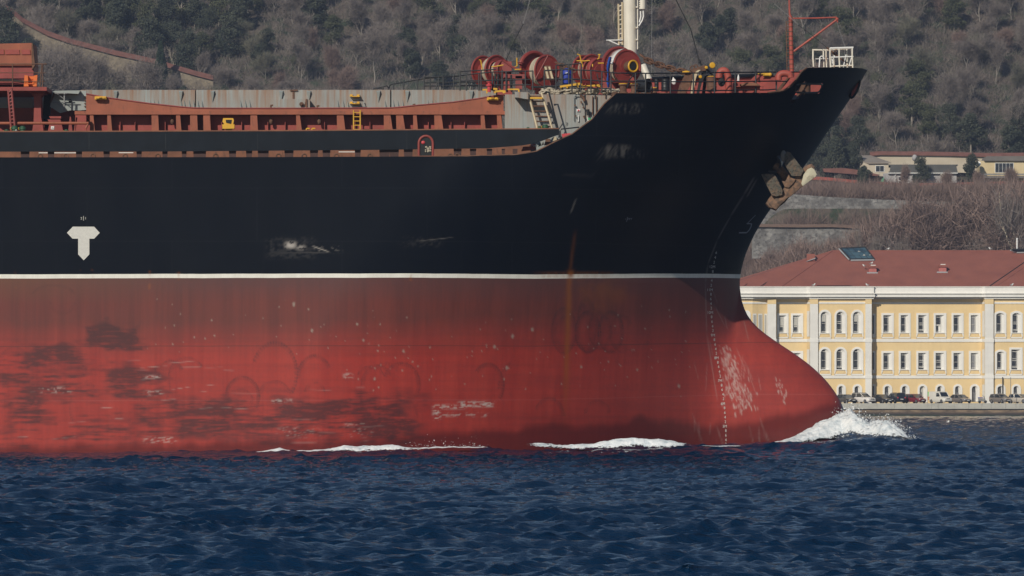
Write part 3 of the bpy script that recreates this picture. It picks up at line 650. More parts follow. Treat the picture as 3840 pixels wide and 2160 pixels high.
m = MB(); x0,_,z1 = W(1043,371,HY-.6); x1,_,z0 = W(1162,405,HY-.6)
m.prism([(x0,z0+.1),(x0+.05,z0+.33),(x0+.14,z1),(x1-.18,z1),(x1,z1-.04),(x1,z0+.02),(x1-.05,z0),(x0+.1,z0)], HY-.6, HY-.02); hb_ = part(m, "hydraulic_box", M['hatch'])
m = MB(); c = W(1131,391,HY-.62); m.cyl((c[0],HY-.62,c[2]), (c[0],HY-.72,c[2]), .10, n=14); m.cyl((c[0],HY-.72,c[2]), (c[0],HY-.78,c[2]), .05, n=10); m.build("cap", M['rust'], hb_)
m = MB(); m.pprism([(1147,371),(1152,371),(1153,405),(1146,402),(1142,394)], HY-.66, HY-.605); m.build("cheek_plate", M['rust'], hb_)
for a, b in ((1016,395),(1190,397),(1550,392)):
    m = MB(); m.tube([W(a,406,HY-.2), W(a,b,HY-.2), W(a+8,b,HY-.2)], .045, 6); part(m, "pipe_stub", "rust")

# grey side panel with porthole (end of the cover) and dark grey piece behind the crane
m = MB(); m.pprism([(196,342),(210,340),(303,339),(323,340),(323,412),(300,414),(262,414),(225,424),(188,400)], 255.2, 255.3); gp = part(m, "end_panel", "greyplain")
m = MB(); m.pprism([(196,344),(206,340),(300,340),(294,352),(206,347)], 254.7, 255.19); m.build("panel_lip", M['greyplain'], gp)
m = MB(); c = W(263,378,255.15); m.cyl((c[0],255.15,c[2]), (c[0],255.2,c[2]), .075, n=18); m.build("porthole", M['dark'], gp)
m = MB(); m.tube([W(206,342,255.05), W(188,385,255.05)], .05, 5); m.build("edge_bar", M['rust'], gp)
m = MB()
for yy in (362,376,387,398): m.pprism([(314,yy),(321,yy-2),(321,yy+6)], 255.1, 255.19)
m.build("hinge_lug", M['rust'], gp)
m = MB()
m.tube([W(242,350,254.6), W(240,414,254.6)], .045, 5); m.tube([W(205,350,254.6), W(252,350,254.6)], .03, 5); m.tube([W(198,384,254.6), W(246,383,254.6)], .022, 5); m.tube([W(212,350,254.6), W(238,370,254.6)], .02, 5); m.tube([W(198,374,254.6), W(236,402,254.6)], .02, 5)
part(m, "access_frame", "greyc")
m = MB(); m.box(W(-420,0,258)[0], W(190,0,258)[0], 258, 268, W(0,440,258)[2], W(0,345,258)[2]); part(m, "hatch_cover", "greyplain")
m = MB(); m.pprism([(50,357),(106,354),(125,375),(125,440),(45,440),(50,385)], 257.5, 257.9); part(m, "shield_plate", M['greyc'])

# crane pedestal, platform and red housing at the left
PY_ = 253.6
m = MB(); m.pbox(-360,326,175,340,PY_-1.2,PY_+3.5); pl = part(m, "crane_platform", "deckred")
m = MB(); m.pbox(-360,340.2,160,345,PY_-.9,PY_+3.4); m.build("platform_beam", M['darkred'], pl)
m = MB(); m.pprism([(108,345),(168,345),(153,362),(153,384),(127,384),(127,362)], PY_-.1, PY_+.8); m.pprism([(128,384),(153,384),(154,440),(160,470),(164,497),(120,497),(126,455)], PY_-.1, PY_+.8); part(m, "crane_column", "redwall")
m = MB(); m.pprism([(-360,172),(118,161),(122,162),(127,245),(-360,247)], PY_-.2, PY_+2.2)
hs = part(m, "grab_housing", "orange"); m = MB(); m.pprism([(-360,219),(124,217),(127,245),(124,300),(114,318),(-360,318)], PY_-.05, PY_+2.2); m.build("housing_skirt", M['winch'], hs)
m = MB(); m.pprism([(-360,184),(14,185),(15,204),(-360,204)], PY_-.25, PY_-.21); m.pprism([(18,186),(72,186),(74,204),(20,204)], PY_-.25, PY_-.21); m.pprism([(80,186),(112,186),(115,204),(82,204)], PY_-.25, PY_-.21); m.build("housing_panel", M['redwall'], hs)
m = MB(); m.pprism([(118,160),(123,162),(131,245),(120,262),(118,205)], PY_-.3, PY_+.1); m.build("end_plate", M['rust'], hs)
m = MB(); m.tube([W(-360,300,PY_-.3), W(40,301,PY_-.3), W(110,309,PY_-.3)], .06, 6); m.build("cable", M['dark'], hs)
g = N("orange_plate", .5); g.out((0.62, 0.13, 0.015)); OR = g.m
m = MB(); m.pprism([(92,282),(104,283),(107,324),(89,324)], PY_-.9, PY_-.4); m.pprism([(126,284),(140,281),(137,324),(124,324)], PY_-.9, PY_-.4); m.pprism([(102,286),(127,286),(127,324),(102,324)], PY_-.55, PY_-.45); m.pbox(104,312,126,315,PY_-.95,PY_-.7); part(m, "orange_seat_frame", OR)
m = MB()
m.tube([W(-360,240,PY_-1), W(175,240,PY_-1)], .028, 5); m.tube([W(-360,273,PY_-1), W(172,273,PY_-1)], .018, 5); m.tube([W(-360,304,PY_-1), W(170,305,PY_-1)], .018, 5)
for a, b in ((47,47),(157,150),(161,160),(-120,-120)): m.tube([W(a,240,PY_-1), W(b,326,PY_-1)], .028, 5)
part(m, "platform_railing", "rust")
ladder("inclined_ladder", W(31,340,PY_-1.4), W(42,492,PY_-1.4), W(43,330,PY_-1.4), W(57,492,PY_-1.4), 12, .05, "darkred")
m = MB(); m.tube([W(-360,463,252.4), W(150,462,252.4), W(332,462,252.4)], .065, 8)
m.tube([W(332,462,252.4), W(322,480,252.4)], .05, 6); part(m, "deck_pipe", "orange", smooth=True)
m = MB(); m.pprism([(178,448),(226,448),(230,462),(238,497),(178,497),(186,462)], 253.6, 254.4); m.pprism([(184,436),(229,436),(228,444),(188,444)], 253.8, 254.2); pd = part(m, "winch_pedestal", "redwall")
m = MB(); c = W(209,425,254.6); m.cyl((c[0]-.5,254.6,c[2]-.3),(c[0]-.5,255.4,c[2]-.3),.33,n=20); m.build("pedestal_drum", M['dark'], pd, True)
lb = MB(); lb.pbox(191,473,203,485,253.57,253.595); L_ = lb.build("label_plate", M['white'], pd)
lb = MB(); 
for a, b in ((193.5,480),(196.6,476.2),(199.8,480)): lb.pbox(a,b,a+1.8,b+1.8,253.555,253.565)
lb.pbox(194.5,480.6,200.5,481.2,253.555,253.565); lb.build("label_symbol", M['dark'], L_)
for br in ([(152,497),(165,497),(166,470),(160,470)], [(255,497),(272,497),(266,440),(262,436)], [(285,432),(323,432),(323,497),(282,497)], [(276,497),(283,497),(290,440),(284,440)], [(-300,470),(0,480),(22,497),(-300,497)]):
    m = MB(); m.pprism(br, 253.6, 253.8); part(m, "deck_bracket", "redwall")
m = MB(); m.pbox(-360,405,340,500,256.4,256.6); part(m, "coaming_wall", "darkred")
m = MB(); m.pprism([(166,345),(196,345),(190,380),(186,440),(160,440),(163,380)], 255.4, 255.8); part(m, "crane_stay", "dark")
def green_vent(px, py, Y, s=1.0, txt=None):
    s *= .62
    c = W(px, py, Y); m = MB(); z0 = c[2]
    m.lathe((c[0],Y,z0), (0,0,1), [(0,.20*s),(.14*s,.20*s),(.15*s,.27*s),(.30*s,.27*s),(.33*s,.18*s),(.40*s,.18*s),(.42*s,.10*s)], 16); o = part(m, "green_vent_head", "green", smooth=True)
    m = MB(); m.torus((c[0]-.25*s,Y-.05,z0+.22*s),(0,1,0),.07*s,.02*s,10,5); m.build("handwheel", M['yellow'], o); return o
GV = green_vent(55,493,252.0,1.0); green_vent(85,493,252.0,.95); green_vent(25,500,252.0,.7); green_vent(249,500,252.0,.7)
green_vent(1980,489,252.6,.55); green_vent(2045,487,252.6,.95); green_vent(2023,487,252.6,.6)

def text_mesh(txt, size, extr=0.004):
    cu = bpy.data.curves.new("t", 'FONT'); cu.body = txt; cu.size = size; cu.align_x = 'CENTER'; cu.align_y = 'CENTER'; cu.resolution_u = 3; cu.extrude = extr
    o = bpy.data.objects.new("t", cu); COL.objects.link(o); dg = bpy.context.evaluated_depsgraph_get(); me = o.evaluated_get(dg).to_mesh()
    V = [tuple(v.co) for v in me.vertices]; Fs = [tuple(p.vertices) for p in me.polygons]; o.to_mesh_clear(); bpy.data.objects.remove(o); bpy.data.curves.remove(cu)
    return V, Fs
def wall_text(txt, px, py, hpx, Y, name, mat, parent, off=.02, bold=0):
    c = W(px, py, Y); V, Fs = text_mesh(txt, hpx*Y/F*1.35); m = MB(); m.add([(c[0]+v[0], Y-off+v[2], c[2]+v[1]) for v in V], Fs); return m.build(name, mat, parent)
wall_text("25", 60, 488, 5.5, 251.72, "number", M['white'], GV)
wall_text("7", 2125, 466, 12, 253.46, "chalk_number", M['dark'], SH)
# ------------------------------------------------------------------ paint marks on the hull
def hull_text(txt, px, py, hpx, name, mat, shear=0.0, sx=1.0):
    V, Fs = text_mesh(txt, hpx*252/F*1.38, 0.0); vs = []
    for v in V:
        ax = px+(v[0]*sx+v[1]*shear)*F/252; ay = py-v[1]*F/252
        vs.append(onhull(ax, ay, 0.02))
    m = MB(); m.add(vs, Fs); return m.build(name, mat, SH)
g = N("mark_white", .6); g.out(g.mix(g.noise(g.pos(), 9, 4), (0.46,0.45,0.42), (0.66,0.65,0.6))); MW = g.m
g = N("mark_grey", .6); g.out((0.26,0.28,0.32)); MG = g.m
marks = [("6",2686,948),("4",2682,966),("2",2678,984),("12M",2671,1001),("8",2673,1018.5),("6",2671,1035),("4",2669,1052.5),("2",2667,1070),("11M",2662,1087.5),
 ("8",2666,1104),("6",2665.5,1121.5),("4",2666,1139),("2",2667,1156),("10M",2663,1172.5),("8",2668.5,1189),("6",2670,1206),("4",2672,1224),("2",2673.5,1240),("9M",2673.5,1257.5),
 ("8",2679,1274.5),("6",2682,1292),("4",2684,1309),("2",2686,1325.5),("8M",2687,1342.5),("8",2692,1359.5),("6",2695,1375.5),("4",2698,1394),("2",2701,1411),("7M",2700,1428),
 ("8",2706,1445),("6",2708,1461.5),("4",2711,1479.5),("2",2713,1496),("6M",2711,1514),("8",2717,1530),("6",2718,1547.5),("4",2719,1565),("2",2720,1582),("5M",2718,1599),
 ("8",2722,1615.5),("6",2722,1632.5),("4",2722,1650),("2",2722,1666)]
for t, a, b in marks:
    hull_text(t, a, b, 10.5, "draught_mark", MW, 0.15 if b < 1000 else 0, .9)
for b in (1027.0,):
    pass
hull_text("5", 0, 0, 0.01, "x", MW) if False else None
# big tug mark
def hull_poly(pts, name, mat, off=.015, sub=6):
    m = MB(); n = len(pts); vs = [onhull(a, b, off) for a, b in pts]; m.add(vs, [tuple(range(n))[::-1]]); return m.build(name, mat, SH)
hull_poly([(251,873),(273,850),(353,850),(374,873),(353,895),(335,895),(335,954),(314,976),(293,954),(293,895),(272,895)], "tug_mark", MW)
hull_text("2", 305, 819, 9, "frame_number", MW); hull_text("1", 321, 819, 9, "frame_number", MW); hull_poly([(312.5,810),(314,810),(314,827),(312.5,827)], "frame_line", MW)
hull_text("FPT", 2362, 822, 8, "tank_mark", MG, .2); hull_poly([(2349,832),(2350.5,832),(2354,814),(2352.5,814)], "tank_line", MG); hull_text("1", 2346, 822, 6, "tank_mark", MG, .2)
def hull_line(pts, w, name, mat):
    for (a, b), (c, d) in zip(pts[:-1], pts[1:]):
        pass
    L = []; R = []
    for i, (a, b) in enumerate(pts):
        p0 = pts[max(i-1,0)]; p1 = pts[min(i+1,len(pts)-1)]; dx, dy = p1[0]-p0[0], p1[1]-p0[1]; q = math.hypot(dx, dy); nx, ny = -dy/q*w/2, dx/q*w/2
        L.append(onhull(a+nx, b+ny, .03)); R.append(onhull(a-nx, b-ny, .03))
    n = len(pts); m = MB(); m.add(L+R, [(i, i+1, n+i+1, n+i) for i in range(n-1)]); return m.build(name, mat, SH)
hull_line([(2833,807),(2822,818),(2812,828),(2802,839)], 2.2, "bulb_mark", MG); hull_line([(2800,839),(2810,838.5),(2820,840)], 4, "bulb_mark", MG); hull_line([(2819,839),(2816,851),(2810,862),(2803,870),(2796,874.5)], 3.6, "bulb_mark", MG); hull_line([(2797,872.5),(2785,872.5),(2771,873)], 5, "bulb_mark", MG)

# rim strip along the sweeping hull edge
m = MB(); rim = [onhull(a, b, 0.01) for a, b in [(1650,587),(1750,586),(1850,584),(1930,580.5),(1970,575.5),(2012,567.5),(2050,548),(2086,529.5),(2146,502.5),(2221,446.5),(2266,389.5),(2303,356.5)]]
m.tube([(p[0], p[1]+.05, p[2]) for p in rim], .045, 5); part(m, "hull_edge", "rust")
m = MB(); rim = [onhull(a, b, 0.0) for a, b in [(2880,348),(2922,343),(2945,336),(2965,322),(2985,300),(3005,270),(3026,254)]]
m.tube([(p[0], p[1]+.06, p[2]) for p in rim], .05, 5); part(m, "hull_edge", "rust")
# inner red bulwark faces (far side and bow)
Yf = YC+11.5
m = MB(); m.pprism([(2440,352),(2440,298),(2520,296),(2900,284),(2960,278),(3010,262),(3010,330),(2900,352)], 266.5, 266.6); part(m, "far_bulwark", "redwall")
m = MB(); m.tube([W(2440,295.5,266.4), W(2520,293.5,266.4), W(2900,282,266.4)], .09, 6); part(m, "far_bulwark_rail", "black")
m = MB(); m.pprism([(2880,350),(2925,342),(2955,322),(2985,285),(3008,262),(3024,256),(3012,285),(2990,318),(2955,345)], 256.6, 256.7); part(m, "bulwark_inner_plate", "deckred")
m = MB(); m.pprism([(2908,345),(2935,310),(2968,275),(2978,275),(2950,312),(2920,346)], 255.6, 255.7); part(m, "bulwark_stay", "rust")
# bow mooring port
pc = onhull(3034, 330)
m = MB(); m.pprism([(2960,306),(3100,306),(3096,356),(2960,356)], pc[1]+2.2, pc[1]+2.3); part(m, "port_backplate", "redwall")
m = MB(); fr = [onhull(a, b, .02) for a, b in [(2985,317),(3000,314.5),(3040,314.5),(3076,315.5),(3083,318),(3082,328),(3074,342),(3066,347),(3030,348),(2990,347),(2981,342),(2982,330)]]
m.tube(fr, .045, 6, True); part(m, "mooring_port", "black", smooth=True)
m = MB(); c = W(3015,332,pc[1]+.9); m.lathe((c[0],c[1],c[2]-.35),(0,0,1),[(0,.36),(.1,.3),(.5,.3),(.6,.42),(.68,.42)],18); part(m, "port_roller", "rust", smooth=True)
# stem fairlead
c = onhull(3205, 333, .1); m = MB(); m.tube([(c[0]+.16*math.cos(t)*0.9+.28*math.sin(t)*.6, c[1]-.1+.1*math.cos(t), c[2]+.42*math.sin(t)) for t in np.linspace(0, 2*math.pi, 20, endpoint=False)], .06, 6, True); sf = part(m, "stem_fairlead", "black", smooth=True)
m = MB(); m.add([(c[0]+.14*math.cos(t)*0.9+.24*math.sin(t)*.6, c[1]-.09+.09*math.cos(t), c[2]+.37*math.sin(t)) for t in np.linspace(0, 2*math.pi, 20, endpoint=False)], [tuple(range(20))]); m.build("fairlead_inside", M['redwall'], sf)

# ------------------------------------------------------------------ grey wall fittings, stair
LY = 252.9
st = ladder("forecastle_stair", W(1981,349,LY), W(2015,482,LY-.3), W(2031,349,LY), W(2071,482,LY-.3), 7, .055, "beige", .035, "rust")
m = MB(); 
m.tube([W(2044,346,LY-.2), W(2058,344,LY-.2), W(2093,484,LY-.4)], .04, 6); m.tube([W(2058,432,LY-.3), W(2074,408,LY-.3)], .02, 5); m.tube([W(2066,470,LY-.3), W(2082,440,LY-.3)], .02, 5); m.build("handrail", M['blackrail'], st)
m = MB(); m.pprism([(1930,344),(1981,346),(1981,372),(1970,371),(1945,366),(1931,365)], 252.6, 253.5); part(m, "stair_platform", "focsle")
m = MB(); m.pbox(1988,364,2034,371,252.6,252.9); part(m, "stair_top_step", "yellow")
m = MB(); m.tube([W(2152,452,253.4), W(2152,364,253.4), W(2165,359,253.4), W(2190,359,253.4), W(2192,452,253.4)], .025, 5); dr = part(m, "steel_door", "focsle")
m = MB()
for a, b, d in ((2155,392,6),(2178,380,8),(2157,432,6),(2188,434,9),(2186,400,7)): m.tube([W(a,b,253.35), W(a+d*.5,b+d,253.35)], .04, 5)
m.build("door_dog", M['rust'], dr)
m = MB(); m.pbox(2163,409,2176,418,253.44,253.47); s1 = part(m, "door_sign", "white")
m = MB(); m.pbox(2166,411,2173,416.5,253.42,253.435); m.build("sign_symbol", M['signred'], s1)
m = MB(); m.pbox(2203,438,2220,453,253.44,253.47); s1 = part(m, "wall_sign", "white"); m = MB(); m.pbox(2205,441,2217,450,253.42,253.435); m.build("sign_symbol", M['signgreen'], s1)
m = MB(); m.pbox(2167,432,2170,456,253.4,253.47); part(m, "white_bar", "white")
m = MB(); m.tube([W(2176,356,253.3), W(2188,366,253.3), W(2191,380,253.3)], .06, 6); part(m, "rusty_hose", "rust", smooth=True)
for a in (2222, 2236):
    m = MB(); m.tube([W(a,360,253.4), W(a,430,253.4)], .028, 5); part(m, "wall_pipe", "rust")
m = MB(); m.tube([W(2204,410,253.3), W(2206,432,253.3)], .08, 6); part(m, "wall_lamp", "dark")
m = MB(); m.tube([W(2103,525,251.7), W(2101,492,251.7), W(2106,484,251.7), W(2172,477,251.7)], .03, 6); m.tube([W(2098,500,251.7), W(2094,515,251.7), W(2088,522,251.7)], .025, 6); part(m, "corner_handrail", "blackrail")
m = MB(); m.pprism([(2106,502),(2140,499),(2138,510),(2110,516)], 251.6, 251.9); part(m, "red_locker", "signred")
for nm, (a,b,c_,d), mt in (("stowed_hose",(1985,541,2008,547),'signred'),("stowed_hose",(1998,544,2015,552),'white'),("paint_can",(2018,533,2030,550),'green'),("timber_offcut",(2030,528,2040,546),'beige'),("timber_offcut",(2072,512,2088,530),'beige'),("deck_clutter",(1955,548,2010,566),'darkred'),("deck_clutter",(2040,520,2066,545),'rust')):
    m = MB(); x0,_,z1 = W(a,b,251.2); x1,_,z0 = W(c_,d,251.2); m.prism([(x0,z0),(x1,z0+.06),(x1-.04,z1),(x0+.08,z1-.03)], 251.1, 251.5); part(m, nm, mt)

# ------------------------------------------------------------------ railings
def rail(name, lines, posts, r=.028, mat='blackrail'):
    m = MB()
    for L in lines: m.tube([W(*p) for p in L], r, 5)
    o = part(m, name, mat)
    for q in posts:
        m = MB(); m.tube([W(*q[0]), W(*q[1])], r*1.25, 5); m.build("post", M[mat], o)
    return o
Y1 = 257.2
rail("edge_railing", [[(1400,332,Y1),(1437,325,Y1),(1452,322,Y1),(1458,331,Y1)],[(1400,334,Y1),(1420,331,Y1),(1440,333,Y1)]], [((1436,325,Y1),(1436,336,Y1))])
rail("edge_railing", [[(1458,336,Y1),(1462,320,Y1),(1472,316,Y1),(1590,295,Y1),(1660,288,Y1),(1740,283,Y1)],[(1590,290,Y1),(1725,286,Y1)],[(1590,310,Y1),(1800,308,Y1)],[(1590,322,Y1),(1800,322,Y1)]],
     [((x,y,Y1),(x,337,Y1)) for x, y in ((1475,315),(1513,308),(1565,299),(1590,290),(1613,291),(1645,290),(1662,288),(1701,286))]+[((1641,305,Y1),(1634,336,Y1))])
Y2 = 253.8
rail("edge_railing", [[(1725,268,Y2),(1860,260,Y2)],[(1725,283,Y2),(1842,270,Y2),(2000,266,Y2)],[(1725,304,Y2),(1990,298,Y2)],[(1725,320,Y2),(1990,318,Y2)]],
     [((x,y,Y2),(x,340,Y2)) for x, y in ((1725,266),(1749,280),(1796,276),(1804,262),(1846,270),(1883,262),(1898,269),(1970,266),(1998,266))])
rail("edge_railing", [[(2039,266,Y2),(2085,262,Y2)],[(2041,264,Y2),(2150,260,Y2)],[(2085,245,Y2),(2180,238,Y2)],[(2041,296,Y2),(2180,298,Y2)],[(2041,322,Y2),(2180,324,Y2)]],
     [((x,y,Y2),(x,344,Y2)) for x, y in ((2041,264),(2085,245),(2108,260),(2133,241),(2180,238))])
Y3 = 253.1
rail("edge_railing", [[(2150,262,Y3),(2215,264,Y3),(2300,273,Y3),(2327,275,Y3)],[(2150,296,Y3),(2300,307,Y3)],[(2150,330,Y3),(2290,332,Y3)]], [((x,y,Y3),(x,348,Y3)) for x, y in ((2145,262),(2178,262),(2216,264),(2257,268),(2291,272))])
Y4 = 252.0
def yr(px): return onhull(px, 352)[1]+.10
rail("edge_railing", [[(x,y,yr(x)) for x, y in ((2327,274),(2440,275),(2520,274.5),(2600,274),(2680,272),(2760,271),(2834,271),(2880,270.5),(2940,270),(3000,270))],[(x,y,yr(x)) for x, y in ((2383,304),(2500,306),(2600,307),(2700,306),(2800,305),(2900,304),(2950,305))],[(x,y,yr(x)) for x, y in ((2383,338),(2500,339),(2600,340),(2700,339),(2800,338),(2880,337),(2910,334))]],
     [((x,y,yr(x)),(x,350,yr(x))) for x, y in ((2383,275),(2421,275),(2514,275),(2600,274),(2679,272),(2757,271),(2834,271),(2911,270))], .03)
m = MB(); m.tube([W(2345,276,Y4), W(2368,274,Y4), W(2376,280,Y4), W(2360,300,Y4), W(2352,330,Y4)], .03, 5); m.tube([W(2238,276,Y3), W(2244,300,Y3), W(2256,325,Y3)], .025, 5); part(m, "bent_bar", "blackrail")

# ------------------------------------------------------------------ winches
def winch(name, px, py, Y, rpx, ang, gap, discs, rope=None, hub=None, label=None):
    "drum axis swung by ang from athwartships; discs: offsets (m) towards the camera and radius factor"
    c = Vector(W(px, py, Y)); a = math.radians(ang); d = Vector((math.sin(a), -math.cos(a), 0)); r = rpx*Y/F
    root_m = MB(); root_m.lathe(c-d*gap, d, [(0, r*.5),(gap, r*.5)], 20); root = part(root_m, name, "winch", smooth=True, label=label)
    for off, k, th in discs:
        m = MB(); R = r*k; m.lathe(c-d*off, d, [(-th, R*.97),(-th*.9, R),(-.02, R),(0, R*.965),(0.0, R*.90),(-.03, R*.88),(-.03, 0.05)], 40); m.build("flange", M['winch'], root, True)
    if rope:
        o0, o1, k = rope; m = MB(); nt_ = 9
        for i in range(nt_):
            t = o0+(o1-o0)*i/(nt_-1)
            m.torus(c-d*t, d, r*(k+RNG.uniform(-.03,.02)), abs(o1-o0)/nt_*.62, 30, 6)
        m.build("rope_coil", M['rope'], root, True)
    # bed frame and supports
    m = MB(); zb = W(0, 352, Y)[2]
    m.box(c.x-r*.75, c.x+r*.75, c.y-.25, c.y+gap*.8, zb-.05, zb+.22); m.prism([(c.x-r*.55, zb+.2),(c.x+r*.55, zb+.2),(c.x+.15, c.z),(c.x-.15, c.z)], c.y+.12, c.y+.2)
    m.build("bed_frame", M['deckred'], root)
    return root, c, d, r
a1 = winch("mooring_winch", 1864, 263, 257.6, 58, 40, 1.1, [(0,1,.06),(.95,1.02,.06)], (.22,.45,.80))
a2 = winch("mooring_winch", 1893, 260, 256.6, 37, 40, .9, [(0,1,.30),(.6,.95,.05)], (.38,.52,.8))
m = MB(); c = a2[1]+a2[2]*.05; m.box(c.x-.35, c.x+.28, c.y-.06, c.y+.1, c.z-.12, c.z+.35); m.tube([(c.x-.1,c.y-.1,c.z+.4),(c.x+.3,c.y-.1,c.z+.1),(c.x+.65,c.y-.1,c.z-.05)], .05, 6); m.box(c.x-.5,c.x+.9,c.y,c.y+.25,c.z-.42,c.z-.22); m.box(c.x+.45,c.x+.75,c.y,c.y+.25,c.z-.9,c.z-.3); m.build("gearbox", M['darkred'], a2[0])
m = MB()
for t in (0, .12, .3, .5, .7): m.tube([(c.x-.45+t, c.y-.25, c.z-.2-.1*t), (c.x-.5+t*1.1, c.y-.25, c.z-1.0)], .05, 5)
m.build("hydraulic_hose", M['dark'], a2[0])
a3 = winch("mooring_winch", 2053, 266, 256.4, 62, 38, 1.2, [(0,1,.05),(.95,1.12,.07)], (.14,.50,.84))
c, d, r = a3[1], a3[2], a3[3]
m = MB(); m.tube([c-d*.95+Vector((math.cos(t)*r*1.2*math.cos(math.radians(40)), math.cos(t)*r*1.2*math.sin(math.radians(40)), math.sin(t)*r*1.17)) for t in np.linspace(math.radians(160), math.radians(15), 20)], [.10]*20, 8); m.build("brake_band", M['winch'], a3[0], True)
m = MB(); m.pprism([(2036,246),(2064,246),(2079,300),(2048,300)], c.y-.42, c.y-.34); m.build("side_frame", M['rust'], a3[0]); m = MB(); m.pprism([(2041,250),(2049,250),(2060,296),(2052,296)], c.y-.46, c.y-.43); m.pprism([(2056,250),(2063,250),(2076,296),(2068,296)], c.y-.46, c.y-.43); m.build("frame_leg", M['beige'], a3[0])
m = MB(); m.tube([W(2055,208,c.y-.5), W(2008,296,c.y-.5)], .03, 5); m.build("tie_rod", M['darkred'], a3[0])
m = MB(); m.pbox(1992,322,2095,328,c.y-.7,c.y); m.build("base_beam", M['dark'], a3[0])
a4 = winch("mooring_winch", 2222, 262, 258.6, 60, 38, 1.1, [(0,1,.06),(.6,.98,.06)], (.22,.34,.8))
a5 = winch("mooring_winch", 2250, 268, 257.6, 52, 38, .5, [(0,1,.25),(.5,1.0,.05)], (.30,.40,.8))
a6 = winch("anchor_windlass", 2353, 250, 255.6, 65, 34, 1.2, [(0,1,.05),(.62,1.22,.12)], (.1,.36,.93))
c, d, r = a6[1], a6[2], a6[3]; hc = Vector(W(2354,250,c.y)); hc = c+Vector((.0,0,0))
m = MB(); m.lathe(c-d*.0, d, [(0,.22),(.12,.25),(.30,.24),(.42,.27),(.42,.29)], 24); m.build("warping_head", M['rust'], a6[0], True)
m = MB(); m.torus(c+d*.44, d, .245, .045, 28, 8); m.build("head_rim", M['yellow'], a6[0], True)
m = MB(); m.lathe(c+d*.435, d, [(0,.21),(.012,.20)], 24); m.build("head_hollow", M['dark'], a6[0])
# tarpaulin strip over the windlass drum
m = MB(); P = []
def arc(t, rr, o): return c-d*o+Vector((math.cos(t)*rr*math.cos(math.radians(34)), math.cos(t)*rr*math.sin(math.radians(34)), math.sin(t)*rr))
tt = np.linspace(math.radians(92), math.radians(172), 16); A = [arc(t, r*1.01+.03, .0) for t in tt]; B = [arc(t, r*1.0+.03, .5) for t in tt]
m.add(A+B, [(i, i+1, 17+i-1+0, 16+i) for i in range(15)]); m.build("white_canvas", M['white'], a6[0], True)
m = MB(); pts = []
for i, y in enumerate(np.linspace(214, 328, 24)):
    w_ = 5.5+2.5*math.sin(i*.35)*.4+RNG.uniform(-.8,.8); cx = np.interp(y, [214,250,300,328],[2288,2281,2280,2282])+RNG.uniform(-.6,.6)
    if y > 315: w_ *= .7
    pts.append((cx, w_, y))
vs = [W(a-b, y, c.y-.75+RNG.uniform(-.05,.05)) for a, b, y in pts]+[W(a, y, c.y-.9+RNG.uniform(-.05,.05)) for a, b, y in pts]+[W(a+b, y, c.y-.75+RNG.uniform(-.05,.05)) for a, b, y in pts]
n = len(pts); m.add(vs, [(i, n+i, n+i+1, i+1) for i in range(n-1)]+[(n+i, 2*n+i, 2*n+i+1, n+i+1) for i in range(n-1)]+[(2*n+i, i, i+1, 2*n+i+1) for i in range(n-1)]); 
m.build("blue_tarpaulin", M['bluetarp'], a6[0], True)
m = MB(); m.pprism([(2262,352),(2330,352),(2345,330),(2345,304),(2290,302),(2262,310)], c.y+.05, c.y+.3); m.pbox(2294,302,2400,309,c.y-.6,c.y+.3); m.build("bed_frame", M['deckred'], a6[0])
m = MB(); m.pbox(2294,302,2398,305,c.y-.65,c.y-.61); m.build("base_beam", M['dark'], a6[0])
# yellow control levers
for pts in ([(1796,224),(1803,226),(1806,245),(1809,262)],[(1843,251),(1866,248),(1888,244)],[(1930,250),(1939,248),(1938,220),(1940,217)],[(1930,261),(1955,260)],[(2164,203),(2174,206),(2180,232),(2186,250)],[(2162,228),(2190,229),(2212,227)],[(2240,222),(2246,220),(2248,206)],[(2242,205),(2252,205)],[(2242,237),(2264,237)],[(2222,240),(2222,250)]):
    m = MB(); m.tube([W(a,b,255.0) for a, b in pts], .028, 5); part(m, "control_lever", "yellow")
m = MB(); m.tube([W(1939,235,255.0), W(1965,234,255.2)], .025, 5); part(m, "lever_rod", "darkred")
# yellow guard frames
def frame(pts, Y, th=.05):
    m = MB()
    for (a, b), (c_, d_) in pts: m.tube([W(a,b,Y), W(c_,d_,Y)], th, 4)
    part(m, "yellow_guard", "yellow")
frame([((1808,337),(1850,335)),((1826,337),(1826,350)),((1850,335),(1855,350))], 253.9)
frame([((1850,333),(1865,334)),((1856,343),(1888,341)),((1856,343),(1856,350)),((1886,341),(1890,349)),((1892,339),(1892,349))], 253.7, .06)
frame([((1900,335),(1945,335)),((1945,335),(1946,346))], 253.9, .045)
frame([((2104,325),(2180,312)),((2106,325),(2106,336)),((2127,322),(2127,333)),((2133,319),(2133,333))], 254.0, .055)
frame([((2100,325),(2178,314)),((2166,317),(2166,332)),((2180,314),(2180,332)),((2186,324),(2248,320)),((2190,324),(2190,332)),((2247,320),(2247,332))], 253.6, .06)
# hydrant
m = MB(); c = W(1834,345,253.6); m.lathe((c[0],c[1],c[2]),(0,0,1),[(0,.08),(.25,.08),(.27,.14),(.33,.14),(.35,.07),(.42,.07),(.43,.12),(.46,.12)],10); part(m, "fire_hydrant", "signred", smooth=True)
# rope heaps on the house top
for px, w_ in ((2062,30),(2215,20),(2150,40),(2290,24)):
    m = MB()
    for i in range(26):
        q = W(px+RNG.uniform(-w_,w_), 348-RNG.uniform(0,9), 254+RNG.uniform(-.2,.3)); m.torus(q, (RNG.normal(),RNG.normal(),2.5), .16, .045, 10, 5)
    part(m, "rope_heap", "rope")
